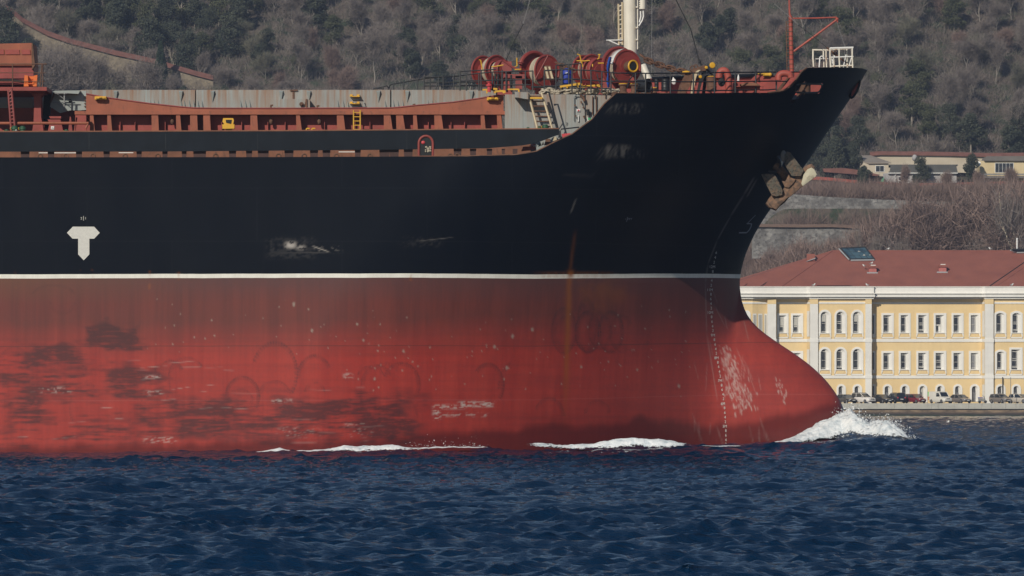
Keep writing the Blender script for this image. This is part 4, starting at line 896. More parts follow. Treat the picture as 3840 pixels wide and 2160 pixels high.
# bollards, roller, drums on the forecastle
def bollard(px, py, Y, w_, h_, name="bollard"):
    x,_,z = W(px, py, Y); k = Y/F; r = w_*k/2; H_ = h_*k
    m = MB(); m.lathe((x,Y,z),(0,0,1),[(0,r*.95),(.04,r*.95),(.06,r*.72),(H_*.7,r*.72),(H_*.8,r),(H_*.93,r)],22); o = part(m, name, "rust", smooth=True)
    m = MB(); m.lathe((x,Y,z+H_*.935),(0,0,1),[(0,r*.97),(.03,r*.85)],22); m.build("painted_top", M['yellow'], o)
bollard(2337,349,252.8,36,36); bollard(2379,349,252.8,35,36)
m = MB(); c = W(2430,322,252.8); m.lathe((c[0]-.1,c[1],c[2]),(.85,-.5,0),[(-.4,.26),(-.38,.29),(.0,.28),(.12,.33),(.15,.33),(.15,.27),(.02,.22),(.0,.02)],26); m.build("fairlead_roller", M['blackrail'], SH, True)
m = MB(); m.pbox(2310,348,2510,352,252.2,253.4); m.pprism([(2290,358),(2296,345),(2315,343),(2318,360)], 252.6, 253.2); part(m, "roller_bed", "rust")
def drum(px, py, Y, w_, h_, mat, name="steel_drum", top=None, label=None):
    x,_,z = W(px, py, Y); k = Y/F; r = w_*k/2; H_ = h_*k
    m = MB(); m.lathe((x,Y,z),(0,0,1),[(0,r),(H_*.32,r),(H_*.34,r*1.05),(H_*.37,r),(H_*.65,r),(H_*.67,r*1.05),(H_*.70,r),(H_,r),(H_,r*1.03),(H_+.03,r*1.03)],20); o = part(m, name, mat, smooth=True)
    if top: m = MB(); m.lathe((x,Y,z+H_+.032),(0,0,1),[(0,r*.95),(.04,r*.6)],16); m.build("painted_top", M[top], o)
drum(2462,343,253.8,16,44,'blackrail',"vent_post"); drum(2495,343,253.8,31,44,'blackrail',"vent_post"); drum(2668,343,253.4,38,52,'rust',"vent_post",'yellow'); bollard(2452,349,253.2,26,20)
# white bag on the far side, bottle-shaped lamp
m = MB(); m.ball(W(2527,306,255.5), .12, 8, 6, (.9,.6,1.2)); m.ball(W(2525,298,255.5), .06, 8, 6, (.7,.6,1.8)); part(m, "deck_lamp", "white", smooth=True)
m = MB(); x,y_,z = W(2769,306,255.5); m.lathe((x,y_,z),(0,0,1),[(0,.05),(.2,.05),(.24,.035),(.32,.015)],10); part(m, "deck_lamp", "white", smooth=True)
# chain
def chain(pts, Y, link, name):
    m = MB(); P = [Vector(W(a,b,Y)) for a, b in pts]; L = [0]
    for i in range(1, len(P)): L.append(L[-1]+(P[i]-P[i-1]).length)
    s = 0; k = 0
    while s < L[-1]:
        i = max(j for j in range(len(L)-1) if L[j] <= s); t = (s-L[i])/(L[i+1]-L[i]); p = P[i].lerp(P[i+1], t); u = (P[i+1]-P[i]).normalized()
        v = Vector((0,0,1)) if k % 2 else Vector((0,1,.25)).normalized(); v = (v-u*v.dot(u)).normalized()
        ring = []
        for q in range(14):
            an = 2*math.pi*q/14; ring.append(p+u*math.cos(an)*link*.62+v*math.sin(an)*link*.40+u*(link*.2*(1 if math.cos(an)>0 else -1)))
        m.tube(ring, link*.155, 6, True); m.tube([p-v*link*.36, p+v*link*.36], link*.1, 5)
        s += link*.98; k += 1
    part(m, name, "rust", smooth=True)
chain([(2415,215),(2432,228),(2470,242),(2520,258),(2560,268),(2600,275)], 255.2, .27, "anchor_chain")
chain([(2096,240),(2120,252),(2160,268)], 256.0, .22, "anchor_chain")
# chain stopper A-frame
m = MB()
m.pprism([(2540,350),(2570,350),(2590,320),(2592,272),(2570,276),(2548,320)], 253.6, 253.75); m.pprism([(2592,350),(2604,350),(2606,250),(2588,265)], 254.2, 254.3)
m.pprism([(2588,262),(2640,244),(2656,250),(2648,264),(2620,268),(2600,276)], 253.5, 253.9); part(m, "chain_stopper", "rust")
m = MB(); m.pprism([(2590,350),(2600,352),(2608,300),(2616,272),(2628,262),(2618,262),(2606,272),(2596,300)], 253.35, 253.45); part(m, "stopper_arm", "beige")
m = MB(); m.pprism([(2612,352),(2622,352),(2632,310),(2646,280),(2650,262),(2636,266),(2624,290)], 253.6, 253.9); m.pprism([(2632,352),(2644,352),(2650,310),(2660,345),(2670,350),(2652,280),(2640,290)], 254.0, 254.2); m.tube([W(2640,250,253.6), W(2675,285,253.8), W(2660,345,253.8)], .05, 6); part(m, "stopper_leg", "dark")
for a, b, r_, Y in ((2671,245,.135,253.6),(2648,253,.07,253.4),(2626,288,.075,253.3)):
    m = MB(); x,y_,z = W(a,b,Y); m.lathe((x,Y,z),(0.25,-1,0),[(0,r_),(.04,r_),(.06,r_*.85),(.07,r_*.3)],20); part(m, "yellow_disc", "yellow", smooth=True)
m = MB()
for a, b in ((2597,255),(2610,251)): m.torus(W(a,b,253.6),(0,1,0),.09,.03,12,5)
part(m, "shackle", "rust")
m = MB(); m.ball(W(2573,270,253.5), .09, 8, 6, (2,1,.7)); part(m, "chain_claw", "yellow", smooth=True)
# goose-neck vents
def bent(pts, r, name, Y, mat="mast"):
    m = MB(); P = []
    n = len(pts)
    for i in range(n-1):
        for t in np.linspace(0, 1, 5, endpoint=False):
            p0, p1, p2, p3 = pts[max(i-1,0)], pts[i], pts[i+1], pts[min(i+2,n-1)]
            P.append(tuple(.5*((2*p1[k])+(-p0[k]+p2[k])*t+(2*p0[k]-5*p1[k]+4*p2[k]-p3[k])*t*t+(-p0[k]+3*p1[k]-3*p2[k]+p3[k])*t**3) for k in (0,1)))
    P.append(pts[-1]); m.tube([W(a,b,Y) for a, b in P], r, 14); return part(m, name, mat, smooth=True)
v1 = bent([(2734,352),(2732,310),(2730,285),(2722,268),(2710,265),(2700,272),(2697,285),(2697,292)], .16, "gooseneck_vent", 253.3)
m = MB(); m.ball(W(2706,309,253.2), .16, 10, 8, (1,.5,1.2)); part(m, "vent_flap", "dark")
v2 = bent([(2920,300),(2921,285),(2930,277),(2945,275),(2960,279),(2966,290)], .15, "gooseneck_vent", 254.4)
m = MB(); m.pbox(2750,309,2850,352,253.9,255); m.pprism([(2805,309),(2832,283),(2862,276),(2866,290),(2852,309)], 254.2, 254.8); m.pbox(2750,322,2864,325,253.7,253.9); lk = part(m, "deck_locker", "redwall")
m = MB(); m.pprism([(2775,316),(2800,309),(2830,310),(2848,316),(2848,321),(2775,321)], 253.6, 253.88); m.build("rusty_lid", M['brown'], lk)
m = MB(); x,y_,z = W(2876,279,254.2); m.cyl((x-.18,y_,z-.01),(x+.1,y_,z-.01),.075,n=14); m.ball((x+.14,y_,z-.01),.09,10,8); m.pbox(2842,275,2866,278,254.1,254.3); part(m, "yellow_knob", "yellow", smooth=True)
m = MB(); m.pprism([(2860,325),(2895,290),(2930,290),(2930,335),(2862,335)], 256.5, 256.8); part(m, "gusset_plate", "redwall")

# ------------------------------------------------------------------ masts and wires
MY = 262.0
m = MB(); m.tube([W(2361.5,-60,MY), W(2361.5,60,MY), W(2364,170,MY), W(2366,350,MY)], [25*MY/F*.98,24.5*MY/F,24.8*MY/F,26*MY/F], 28); mst = part(m, "white_mast", "cream", smooth=True)
m = MB(); m.tube([W(2391,-20,MY-.2), W(2391,185,MY-.2)], .03, 6)
for b in (28,105,150): m.box(W(2384,b,MY)[0], W(2392,b,MY)[0], MY-.3, MY-.1, W(0,b,MY)[2]-.03, W(0,b,MY)[2]+.03)
m.build("mast_pipe", M['cream'], mst)
L_ = ladder("mast_ladder", W(2319,15,MY-.1), W(2321,168,MY-.1), W(2333,8,MY-.1), W(2334,168,MY-.1), 9, .05, "beige", .03, "cream")
m = MB(); m.tube([W(2273,151,MY-.2), W(2335,150,MY-.2)], .026, 5); m.tube([W(2282,151,MY-.2), W(2320,168,MY-.2)], .03, 5); m.build("mast_bracket", M['white'], mst)
m = MB(); x,y_,z = W(2409,34,MY-.4); m.cyl((x,y_,z),(x,y_,z+.9),.155,n=16); lp = m.build("lamp_housing", M['cream'], mst, True)
m = MB(); 
for b in (4,12,20,28): m.box(W(2394,b,MY)[0]+.02, W(2404,b,MY)[0], MY-.5, MY-.3, W(0,b,MY)[2]-.015, W(0,b,MY)[2]+.015)
m.build("lamp_fin", M['dark'], lp)
m = MB(); m.tube([W(2402,42,MY-.4), W(2403,62,MY-.4), W(2398,84,MY-.4)], .035, 6); m.tube([W(2412,38,MY-.4), W(2413,62,MY-.4), W(2408,78,MY-.4), W(2396,97,MY-.4)], .035, 6); m.build("cable_conduit", M['white'], mst)
m = MB(); m.tube([W(2410,245,MY-1), W(2433,300,MY-1.2)], .17, 14); part(m, "mast_stay_tube", "cream", smooth=True)
def wire(pts, Y, r, name, mat="dark"):
    m = MB(); m.tube([W(a,b,Y) if not isinstance(Y,(tuple,list)) else W(a,b,y_) for (a,b), y_ in zip(pts, Y if isinstance(Y,(tuple,list)) else [Y]*len(pts))], r, 5); return part(m, name, mat)
wire([(2531,-8),(2590,110),(2622,230),(2632,245)], 254.5, .026, "stay_wire")
m = MB(); m.ball(W(2624,232,254.4), .07, 8, 6, (.8,.8,1.3)); m.tube([W(2624,232,254.4), W(2631,246,254.4)], .04, 5); part(m, "turnbuckle", "dark")
wire([(2445,-8),(2444,170),(2443,275)], 261, .011, "thin_line", "greyc"); wire([(1962,90),(1925,160),(1897,228)], 256.5, .02, "stay_wire"); wire([(1990,-10),(1962,90)], 256.5, .012, "thin_line", "greyc")
FY = 262.5
m = MB(); m.tube([W(2970,290,FY), W(2967,180,FY), W(2965,80,FY), W(2964,60,FY)], [.105,.098,.092,.085], 16); fm = part(m, "foremast", "mast", smooth=True)
m = MB()
for b in np.arange(84, 280, 17.5): x,_,z = W(2965+(b-80)*.02,b,FY); m.lathe((x,FY,z),(0,0,1),[(0,.118),(.03,.118)],16)
m.build("mast_band", M['rust'], fm)
m = MB(); m.tube([W(2964,62,FY), W(2961,50,FY), W(2959,-20,FY)], [.06,.045,.035], 10); m.build("topmast", M['mast'], fm, True)
m = MB(); m.tube([W(2948,80,FY), W(2950,200,FY), W(2952,302,FY)], .022, 5)
for b in np.arange(80, 300, 10.6): m.tube([W(2949,b,FY), W(2962,b,FY)], .016, 4)
m.build("mast_ladder", M['rust'], fm)
m = MB(); m.tube([W(2972,69,FY), W(3060,68,FY), W(3138,65,FY)], .035, 8); m.tube([W(2976,193,FY), W(3060,132,FY), W(3138,74,FY)], .05, 8); m.ball(W(3139,72,FY), .08, 8, 6); m.tube([W(3140,72,FY), W(3141,84,FY)], .04, 5); m.build("derrick_arm", M['mast'], fm, True)
wire([(2903,14),(2950,52),(2993,93)], FY-.5, .013, "thin_line", "greyc"); wire([(2993,93),(3050,136),(3100,178)], FY-.5, .012, "thin_line"); wire([(3100,178),(3148,216),(3198,254)], FY-.5, .035, "forestay", "rust")
m = MB(); m.torus(W(3131,200,FY-.5),(0,1,0),.08,.03,12,5); part(m, "shackle", "rust"); wire([(3139,85),(3152,128),(3168,172)], FY, .011, "thin_line", "greyc"); wire([(3168,172),(3165,250)], FY, .009, "thin_line", "greyc")
# bow pulpit
BYY = 262.2
def pul(pts, r=.04, mat="whiterust", name="pulpit_post", par=None):
    m = MB(); m.tube([W(a,b,BYY+dy) for a, b, dy in pts], r, 6); return m.build(name, M[mat], par or SH, True)
pr = pul([(3046,187,.6),(3115,188,.6),(3125,188,-.4),(3200,179,-.4)], .04, "whiterust", "bow_pulpit")
pul([(3112,181,-.6),(3200,178.5,-.6)], .045, "white", "pulpit_rail", pr); pul([(3058,221,.5),(3120,220,.5)], .02, "white", "pulpit_rail", pr); pul([(3110,215,-.6),(3200,212,-.6)], .03, "white", "pulpit_rail", pr); pul([(3112,249,-.6),(3200,245,-.6)], .035, "whiterust", "pulpit_rail", pr)
for a, b0, b1, dy, rr in ((3049,187,250,.6,.06),(3088,184,252,.6,.055),(3098,187,252,.2,.05),(3113,180,252,-.6,.06),(3126,184,254,.3,.055),(3147,182,254,-.6,.055),(3176,180,255,-.2,.06),(3196,179,254,-.6,.055)):
    pul([(a,b0,dy),(a,(b0+b1)/2,dy),(a+2,b1,dy)], rr*.68, "whiterust", "pulpit_post", pr)
pul([(3072,252,.3),(3075,215,.3),(3080,211,.3),(3086,211,.3),(3090,222,.3)], .035, "white", "pulpit_loop", pr)
for p in ([(3113,205,-.6),(3128,252,-.5)],[(3130,208,-.6),(3114,250,-.5)],[(3173,205,-.3),(3162,256,-.3)],[(3197,205,-.6),(3181,256,-.5)]): pul(p, .028, "white", "pulpit_brace", pr)

# ------------------------------------------------------------------ anchor, hawse pipe
AM = N("anchor_iron", .8); p = AM.pos(); n1 = AM.noise(p, 3.5, 5, .7); n2 = AM.noise(p, 8, 5, .7)
cc = AM.mix(AM.step(n1, .42, .58), (0.085,0.082,0.066), (0.15,0.10,0.068)); cc = AM.mix(AM.step(n2, .50, .60), cc, (0.035,0.032,0.026)); cc = AM.mix(AM.math('MULTIPLY', AM.step(n2, .3, .2), .7), cc, (0.24,0.22,0.14)); AM.bump(n2, .8, .06); AM.out(cc)
CR = N("anchor_crown_rust", .85); n1 = CR.noise(CR.pos(), 5, 5, .6); CR.bump(n1, .7, .05); CR.out(CR.mix(CR.step(n1,.42,.58), (0.20,0.115,0.072), (0.10,0.068,0.05)))
WP = N("anchor_white", .7); n1 = WP.noise(WP.pos(), 4, 5, .6); WP.out(WP.mix(WP.step(n1,.55,.7), (0.46,0.43,0.32), (0.22,0.16,0.11)))
ap = onhull(2890, 660, 0); AY = ap[1]-.9
def Pq(zx, zy): return (2700+zx*.3037, 520+zy*.3037)
def aprism(pts, Y0, Y1, name, mat, par):
    m = MB(); m.pprism([Pq(a,b) for a, b in pts], Y0, Y1); 
    V = m.v; return m.build(name, mat, par)
m = MB(); q0 = W(*Pq(760,400),AY+.2); q1 = W(*Pq(880,560),AY-.1); m.tube([W(*Pq(690,330),AY+.35), q0, q1], [.20,.20,.22], 8); anc = m.build("anchor", CR.m, SH, False)
def lump(pts, Y0, Y1, name, mat):
    "bevelled plate: outline at mid depth, shrunk on the near and far face"
    P = [Pq(a,b) for a, b in pts]; cx = sum(p[0] for p in P)/len(P); cy = sum(p[1] for p in P)/len(P); n = len(P)
    A = sum(P[i][0]*P[(i+1)%n][1]-P[(i+1)%n][0]*P[i][1] for i in range(n))
    if A > 0: P = P[::-1]
    vs = []
    for k, Y in ((.95,Y0),(1,Y0+(Y1-Y0)*.3),(1,Y0+(Y1-Y0)*.7),(.95,Y1)):
        vs += [W(cx+(p[0]-cx)*k, cy+(p[1]-cy)*k, Y) for p in P]
    fs = [tuple(range(4*n-1, 3*n-1, -1))]+[(i, (i+1)%n, 4*n) for i in range(n)]; vs.append(W(cx, cy, Y0-.05))
    for L in range(3): fs += [(L*n+i, (L+1)*n+i, (L+1)*n+(i+1)%n, L*n+(i+1)%n) for i in range(n)]
    m = MB(); m.add(vs, fs); return m.build(name, mat, anc)
lump([(560,805),(600,740),(640,690),(745,655),(800,600),(860,560),(930,480),(1010,400),(1060,360),(1110,420),(1085,520),(1020,590),(960,640),(900,690),(850,730),(800,790),(740,835),(690,892),(640,872),(600,855)], AY-.50, AY+.10, "crown", CR.m)
lump([(505,437),(580,430),(652,432),(688,458),(735,545),(778,640),(772,702),(700,720),(640,706),(570,570)], AY-.78, AY-.38, "fluke", AM.m)
lump([(828,155),(872,172),(908,222),(975,310),(1042,398),(1002,468),(888,470),(840,395),(793,315),(801,200)], AY-.74, AY-.34, "fluke", AM.m)
lump([(760,520),(800,540),(850,440),(870,480),(940,500),(900,560),(850,610),(800,600)], AY-.62, AY-.30, "crown_pad", CR.m)
lump([(1010,520),(1030,440),(1080,375),(1130,352),(1168,378),(1200,440),(1182,472),(1100,530),(1020,590),(1000,560)], AY-.62, AY-.1, "crown_lug", WP.m)
lump([(1020,380),(1050,338),(1130,308),(1172,345),(1165,372),(1110,362),(1060,400)], AY-.50, AY-.15, "crown_rim", CR.m)
lump([(600,800),(680,740),(780,700),(850,715),(740,822),(690,880),(640,850)], AY-.62, AY-.3, "crown_lug", CR.m)
# hawse pipe
h0 = Vector(W(2925,575,AY+1.2)); h1 = Vector(W(2893,612,AY+.1)); d_ = (h1-h0).normalized()
HM = paint("hawse_black", (0.02,0.024,0.034), .3, .1, (0.06,0.04,0.03), .4)
m = MB(); m.lathe(h0, d_, [(0,.42),((h1-h0).length*.7,.42),((h1-h0).length*.8,.47),((h1-h0).length,.47),((h1-h0).length,.38),((h1-h0).length-.2,.34)], 26); m.build("hawse_pipe", HM, SH, True)
m = MB(); c = W(*Pq(785,215),AY-.2); m.ball(c, .18, 12, 8, (.8,.6,1.5)); m.build("bolster_pad", M['greyc'], SH, True)
# loose things on deck
m = MB(); c = W(2126,290,254.6); m.lathe((c[0]-.02,c[1],c[2]-.32),(0.03,0,1),[(0,.13),(.04,.20),(.3,.235),(.55,.225),(.68,.16),(.73,.05)],20)
bd = m.build("covered_barrel", M['blue'], None, True, label="rounded bright blue cover standing behind the black railing between the winches", cat="barrel")
WL[bd.name] = bd.location.copy(); m = MB(); q = (c[0]-.02, c[1]-.235, c[2]+.16); m.box(q[0]-.06,q[0]+.02,q[1],q[1]+.02,q[2]-.01,q[2]+.03); m.box(q[0],q[0]+.05,q[1],q[1]+.02,q[2]+.03,q[2]+.06); m.build("white_mark", M['white'], bd)
# ------------------------------------------------------------------ quay
QY = 918.0; QZ = 2.12
g = N("quay_paving", .9); n_ = g.noise(g.pos(), .5, 4); g.out(g.mix(n_, (0.10,0.095,0.09), (0.16,0.15,0.14))); PAV = g.m
m = MB(); m.box(-400, 400, QY+.6, 962, 1.2, QZ); m.build("quay", PAV, kind='structure')
g = N("quay_cap", .85); X, Y, Z = g.xyz(g.pos()); n1 = g.noise(g.map(g.pos(), (.6,1,1.5)), .9, 5, .65); n2 = g.noise(g.map(g.pos(), (2.5,1,.3)), 1.2, 4, .6)
c_ = g.mix(g.step(n1,.3,.7), (0.36,0.35,0.31), (0.47,0.46,0.41)); c_ = g.mix(g.math('MULTIPLY', g.step(n2,.55,.75), .45), c_, (0.16,0.15,0.13)); g.out(c_); CAP = g.m
g = N("quay_stone", .9); p = g.pos(); X, Y, Z = g.xyz(p); n1 = g.noise(g.map(p, (.5,1,1.4)), 1.2, 5, .65); n2 = g.noise(g.map(p, (.25,1,3)), 1, 3)
c_ = g.mix(g.step(n1,.35,.65), (0.10,0.075,0.055), (0.32,0.23,0.15)); zz = g.math('ADD', Z, g.math('MULTIPLY', g.math('SUBTRACT', n2, .5), .5))
c_ = g.mix(g.step(zz, .85, .45), c_, (0.055,0.045,0.042)); c_ = g.mix(g.step(zz, .35, .2), c_, (0.02,0.035,0.022)); g.out(c_); STN = g.m
qw = MB().box(-400, 400, QY+.12, QY+.6, -1.5, 1.2).build("quay_wall", STN, label="stained stone and concrete quay wall along the water in front of the yellow building", cat="wall")
m = MB(); xx = -400.0
while xx < 400:
    m.box(xx, xx+5.97, QY-.15, QY+.6, 1.2, QZ); xx += 6
WL[qw.name] = qw.location.copy(); m.build("concrete_cap", CAP, qw)
m = MB(); m.box(-400, 400, QY-.02, QY+.119, 1.1, 1.199); m.build("painted_shadow_strip", M['dark'], qw)  # dark strip standing in for the shadow under the cap

# ------------------------------------------------------------------ yellow building
def plaster(name, c0, c1):
    g = N(name, .85); n1 = g.noise(g.map(g.pos(), (.25,.25,.5)), 1.0, 5, .6); n2 = g.noise(g.map(g.pos(), (2,2,.3)), 1.0, 4, .6)
    return g.out(g.mix(g.math('MULTIPLY', g.step(n2,.5,.8), .3), g.mix(g.step(n1,.3,.7), c0, c1), tuple(v*.72 for v in c0)))
YEL = plaster("yellow_plaster", (0.71,0.525,0.27), (0.77,0.585,0.31)); WHI = plaster("white_trim", (0.72,0.70,0.65), (0.80,0.78,0.73))
g = N("roof_tile", .8); p = g.pos(); n1 = g.noise(p, .35, 5, .6); wv = g.n('ShaderNodeTexWave'); g.put(wv.inputs['Vector'], p); wv.inputs['Scale'].default_value = 1.4; wv.bands_direction = 'X'
c_ = g.mix(g.step(n1,.3,.7), (0.23,0.074,0.050), (0.30,0.100,0.066)); c_ = g.mix(g.math('MULTIPLY', wv.outputs['Fac'], .22), c_, (0.12,0.042,0.04)); g.out(c_); TIL = g.m
g = N("window_glass", .08); n1 = g.noise(g.pos(), .9, 3); g.out(g.mix(g.step(n1,.4,.65), (0.012,0.016,0.028), (0.05,0.055,0.06))); GLS = g.m
BLN = flat("roller_blind", (0.42,0.41,0.37), .8); CUR = flat("curtain_grey", (0.20,0.20,0.21), .8); LEAD = flat("lead_flashing", (0.32,0.33,0.34), .6)
SKG = N("skylight_glass", .12); n1 = SKG.noise(SKG.pos(), .7, 3); SKG.out(SKG.mix(SKG.step(n1,.4,.6), (0.03,0.06,0.085), (0.06,0.11,0.14)))

BY0 = 926.0           # plane of the projecting wings
BREC = 927.5          # recessed stretches
BB = empty("waterfront_building", W(3300,1512,BY0), "long three storey yellow and white building with red roof standing on the quay", "building")
def bp(mb, name, mat, parent=None, smooth=False): return mb.build(name, mat, parent or BB, smooth)
def zz(py): return EYE+(HOR-py)*BY0/F
def xx_(px, Y=BY0): return (px-1920)*Y/F
WINS = []     # (x-left, x-right of whole surround px, top, bottom, kind, plane)
rect = 'rect'; arch = 'arch'; seg = 'seg'
for a, b in ((2914,2957),(2966,3012)):
    WINS.append((a,b,1175,1269,rect,BREC,'blind')); WINS.append((a,b,1316,1407,rect,BREC,'blind'))
for a, b, st_ in ((3070,3117,'half'),(3129,3176,'open'),(3191,3238,'half')):
    WINS.append((a,b,1161,1270,arch,BY0,st_)); WINS.append((a,b,1301,1407,arch,BY0,'open' if a == 3129 else 'dark'))
for a, b, s1_, s2_ in ((3305,3352,'dark','dark'),(3370,3415,'dark','dark'),(3436,3483,'open','open'),(3501,3549,'raised','open'),(3568,3614,'dark','dark'),(3633,3677,'curt','curt')):
    WINS.append((a,b,1174,1269,rect,BREC,s1_)); WINS.append((a,b,1316,1407,rect,BREC,s2_))
for a, b, s_ in ((3728,3774,'dark'),(3789,3835,'open'),(3850,3896,'dark')):
    WINS.append((a,b,1166,1269,seg,BY0,s_))
WINS += [(3731,3774,1311,1407,seg,BY0,'dark'),(3785,3835,1303,1407,rect,BY0,'open'),(3850,3896,1311,1407,seg,BY0,'dark')]
for a, b, y1, pl_ in ((3137,3172,1509,BY0),(3197,3233,1509,BY0),(3310,3346,1509,BREC),(3375,3411,1509,BREC),(3441,3478,1509,BREC),(3507,3543,1509,BREC),(3574,3609,1509,BREC),(3637,3674,1506,BREC),(3733,3771,1509,BY0),(3793,3829,1509,BY0)):
    WINS.append((a,b,1440,y1,'low',pl_,'door' if a == 3441 else 'dark'))
holes = []
def window(a, b, t, bo, kind, Yp, state):
    k = Yp/F; fr = 7.5; zt, zb = EYE+(HOR-t)*k, EYE+(HOR-bo)*k; xl, xr = (a-1920)*k, (b-1920)*k; fw = fr*k
    ox0, ox1 = xl+fw, xr-fw; apron = 0 if kind == 'low' else 21*k; oz0, oz1 = zb+apron, zt-fw
    holes.append((ox0, ox1, oz0, oz1, Yp))
    cx = (ox0+ox1)/2; hw = (ox1-ox0)/2; HW = hw+fw
    def outline(w_, ztop_, zbot, kk):
        if kind in ('arch','low'): pts = [(cx+w_*math.cos(q), ztop_-w_+w_*math.sin(q)) for q in np.linspace(0, math.pi, 15)]
        elif kind == 'seg': pts = [(cx+w_*math.sin(q)/math.sin(.7), ztop_-w_*.42+w_*.42*(math.cos(q)-math.cos(.7))/(1-math.cos(.7))) for q in np.linspace(.7, -.7, 9)]
        else: pts = [(cx+w_, ztop_), (cx-w_, ztop_)]
        return [(cx+w_, zbot)]+pts+[(cx-w_, zbot)]
    O = outline(HW, zt, zb, 0); I = outline(hw, oz1, oz0, 1); n = len(O); y0, y1 = Yp-.10, Yp+.02
    m = MB(); vs = [(x,y0,z) for x, z in O]+[(x,y0,z) for x, z in I]+[(x,y1,z) for x, z in O]+[(x,y1,z) for x, z in I]
    fs = []
    for i in range(n-1): fs += [(i,i+1,n+i+1,n+i), (2*n+i,2*n+i+1,i+1,i)]
    # deep reveal: straight on the left, splayed on the right
    gw = (ox1-ox0)*.64; R = []
    for x, z in I: R.append((ox0+(x-ox0)*.64, Yp+.34, z-(z-oz0)*.03))
    b0 = len(vs); vs += R
    for i in range(n-1): fs.append((n+i, n+i+1, b0+i+1, b0+i))
    fs.append((2*n-1, n, b0, b0+n-1)); m.add(vs, fs)
    if apron: 
        m.box(cx-HW, cx+HW, Yp-.14, Yp+.0, oz0-.10, oz0+.04); m.box(cx-hw, cx+hw, Yp-.06, Yp-.0, zb, zb+.28) if False else None
        m.box(cx-HW, cx+HW, Yp-.10, Yp, zb, zb+5*k)
    wo = bp(m, "window", WHI)
    zi = [p[2] for p in R]; gx0, gx1 = ox0+.02, ox0+gw-.02; gz0, gz1 = oz0+.01, max(zi)
    m = MB(); m.add([(p[0],p[1]+.02,p[2]) for p in R], [tuple(range(n))]); m.build("pane", BLN if state == 'door' else GLS, wo)
    if state == 'door':
        m = MB(); m.box(gx0+gw*.45, gx0+gw*.62, Yp+.33, Yp+.355, gz0, gz1-.9); m.build("door_gap", GLS, wo); return
    if apron:
        m = MB(); m.box(cx-hw+.05, cx+hw-.05, Yp-.05, Yp, zb+6*k, zb+apron-.18); m.build("apron_panel", YEL, wo)
    m = MB(); bw = .045; ya, yb = Yp+.24, Yp+.32; mid = gz0+(gz1-gz0)*.46
    if kind == 'low':
        for i in range(5):
            t = gx0+(gx1-gx0)*(i+.5)/5; m.tube([(t,ya,gz0),(t+.06*math.sin(i*2),ya,gz0+(gz1-gz0)*.5),(t,ya,gz1-.25)], .018, 4)
        m.torus(((gx0+gx1)/2+.1,ya,gz0+(gz1-gz0)*.55),(0,1,0),.22,.025,12,4); m.build("grille", M['greyc'], wo); 
        m = MB(); m.box(gx1-.28, gx1-.02, Yp+.3, Yp+.35, gz0, gz0+.6*(gz1-gz0)); m.build("curtain", CUR, wo); return
    lift = .28 if state in ('open',) else 0
    for q in (0,.14,.86,1): m.box(gx0+(gx1-gx0)*q-bw*(.5 if q in (.14,.86) else .6), gx0+(gx1-gx0)*q+bw*(.5 if q in (.14,.86) else .6), ya, yb, gz0+lift, gz1-(.3 if kind in ('arch',) and q in (0,1) else .02))
    for z in ((gz0+lift+.03),(gz0+.25+lift),mid,mid+.02+lift,gz1-(.35 if kind == 'arch' else .25)): m.box(gx0, gx1, ya-.01, yb+.01, z-bw*.7, z+bw*.7)
    m.build("sash", WHI, wo)
    if state in ('blind','half'):
        m = MB(); m.box(gx0+.06, gx1-.06, Yp+.325, Yp+.35, mid-(.35 if state == 'blind' else -.3), gz1-(.25 if kind == 'arch' else .05)); m.build("blind", BLN, wo)
    if state == 'curt':
        m = MB(); m.box(gx0+.06, gx1-.06, Yp+.325, Yp+.35, gz0+.05, gz1-.05); m.build("curtain", CUR, wo)
    if state == 'raised':
        m = MB(); m.box(gx0, gx1, Yp+.2, Yp+.26, mid-.12, mid+.05); m.box(gx1-.42, gx1-.02, Yp+.325, Yp+.35, gz0+.02, mid-.2); m.build("white_curtain", WHI, wo)
for w_ in WINS: window(*w_)
def wall_holes(px0, px1, py0, py1, Yp, mat, name="wall"):
    k = Yp/F; x0, x1 = (px0-1920)*k, (px1-1920)*k; z0, z1 = EYE+(HOR-py1)*k, EYE+(HOR-py0)*k
    H_ = [h for h in holes if h[4] == Yp and h[1] > x0 and h[0] < x1 and h[3] > z0 and h[2] < z1]
    xs = sorted({x0, x1, *[v for h in H_ for v in h[:2] if x0 < v < x1]}); zs = sorted({z0, z1, *[v for h in H_ for v in h[2:4] if z0 < v < z1]})
    m = MB()
    for i in range(len(xs)-1):
        for j in range(len(zs)-1):
            cx, cz = (xs[i]+xs[i+1])/2, (zs[j]+zs[j+1])/2
            if any(h[0] < cx < h[1] and h[2] < cz < h[3] for h in H_): continue
            m.add([(xs[i],Yp,zs[j]),(xs[i+1],Yp,zs[j]),(xs[i+1],Yp,zs[j+1]),(xs[i],Yp,zs[j+1])], [(0,1,2,3)])
    return bp(m, name, mat)
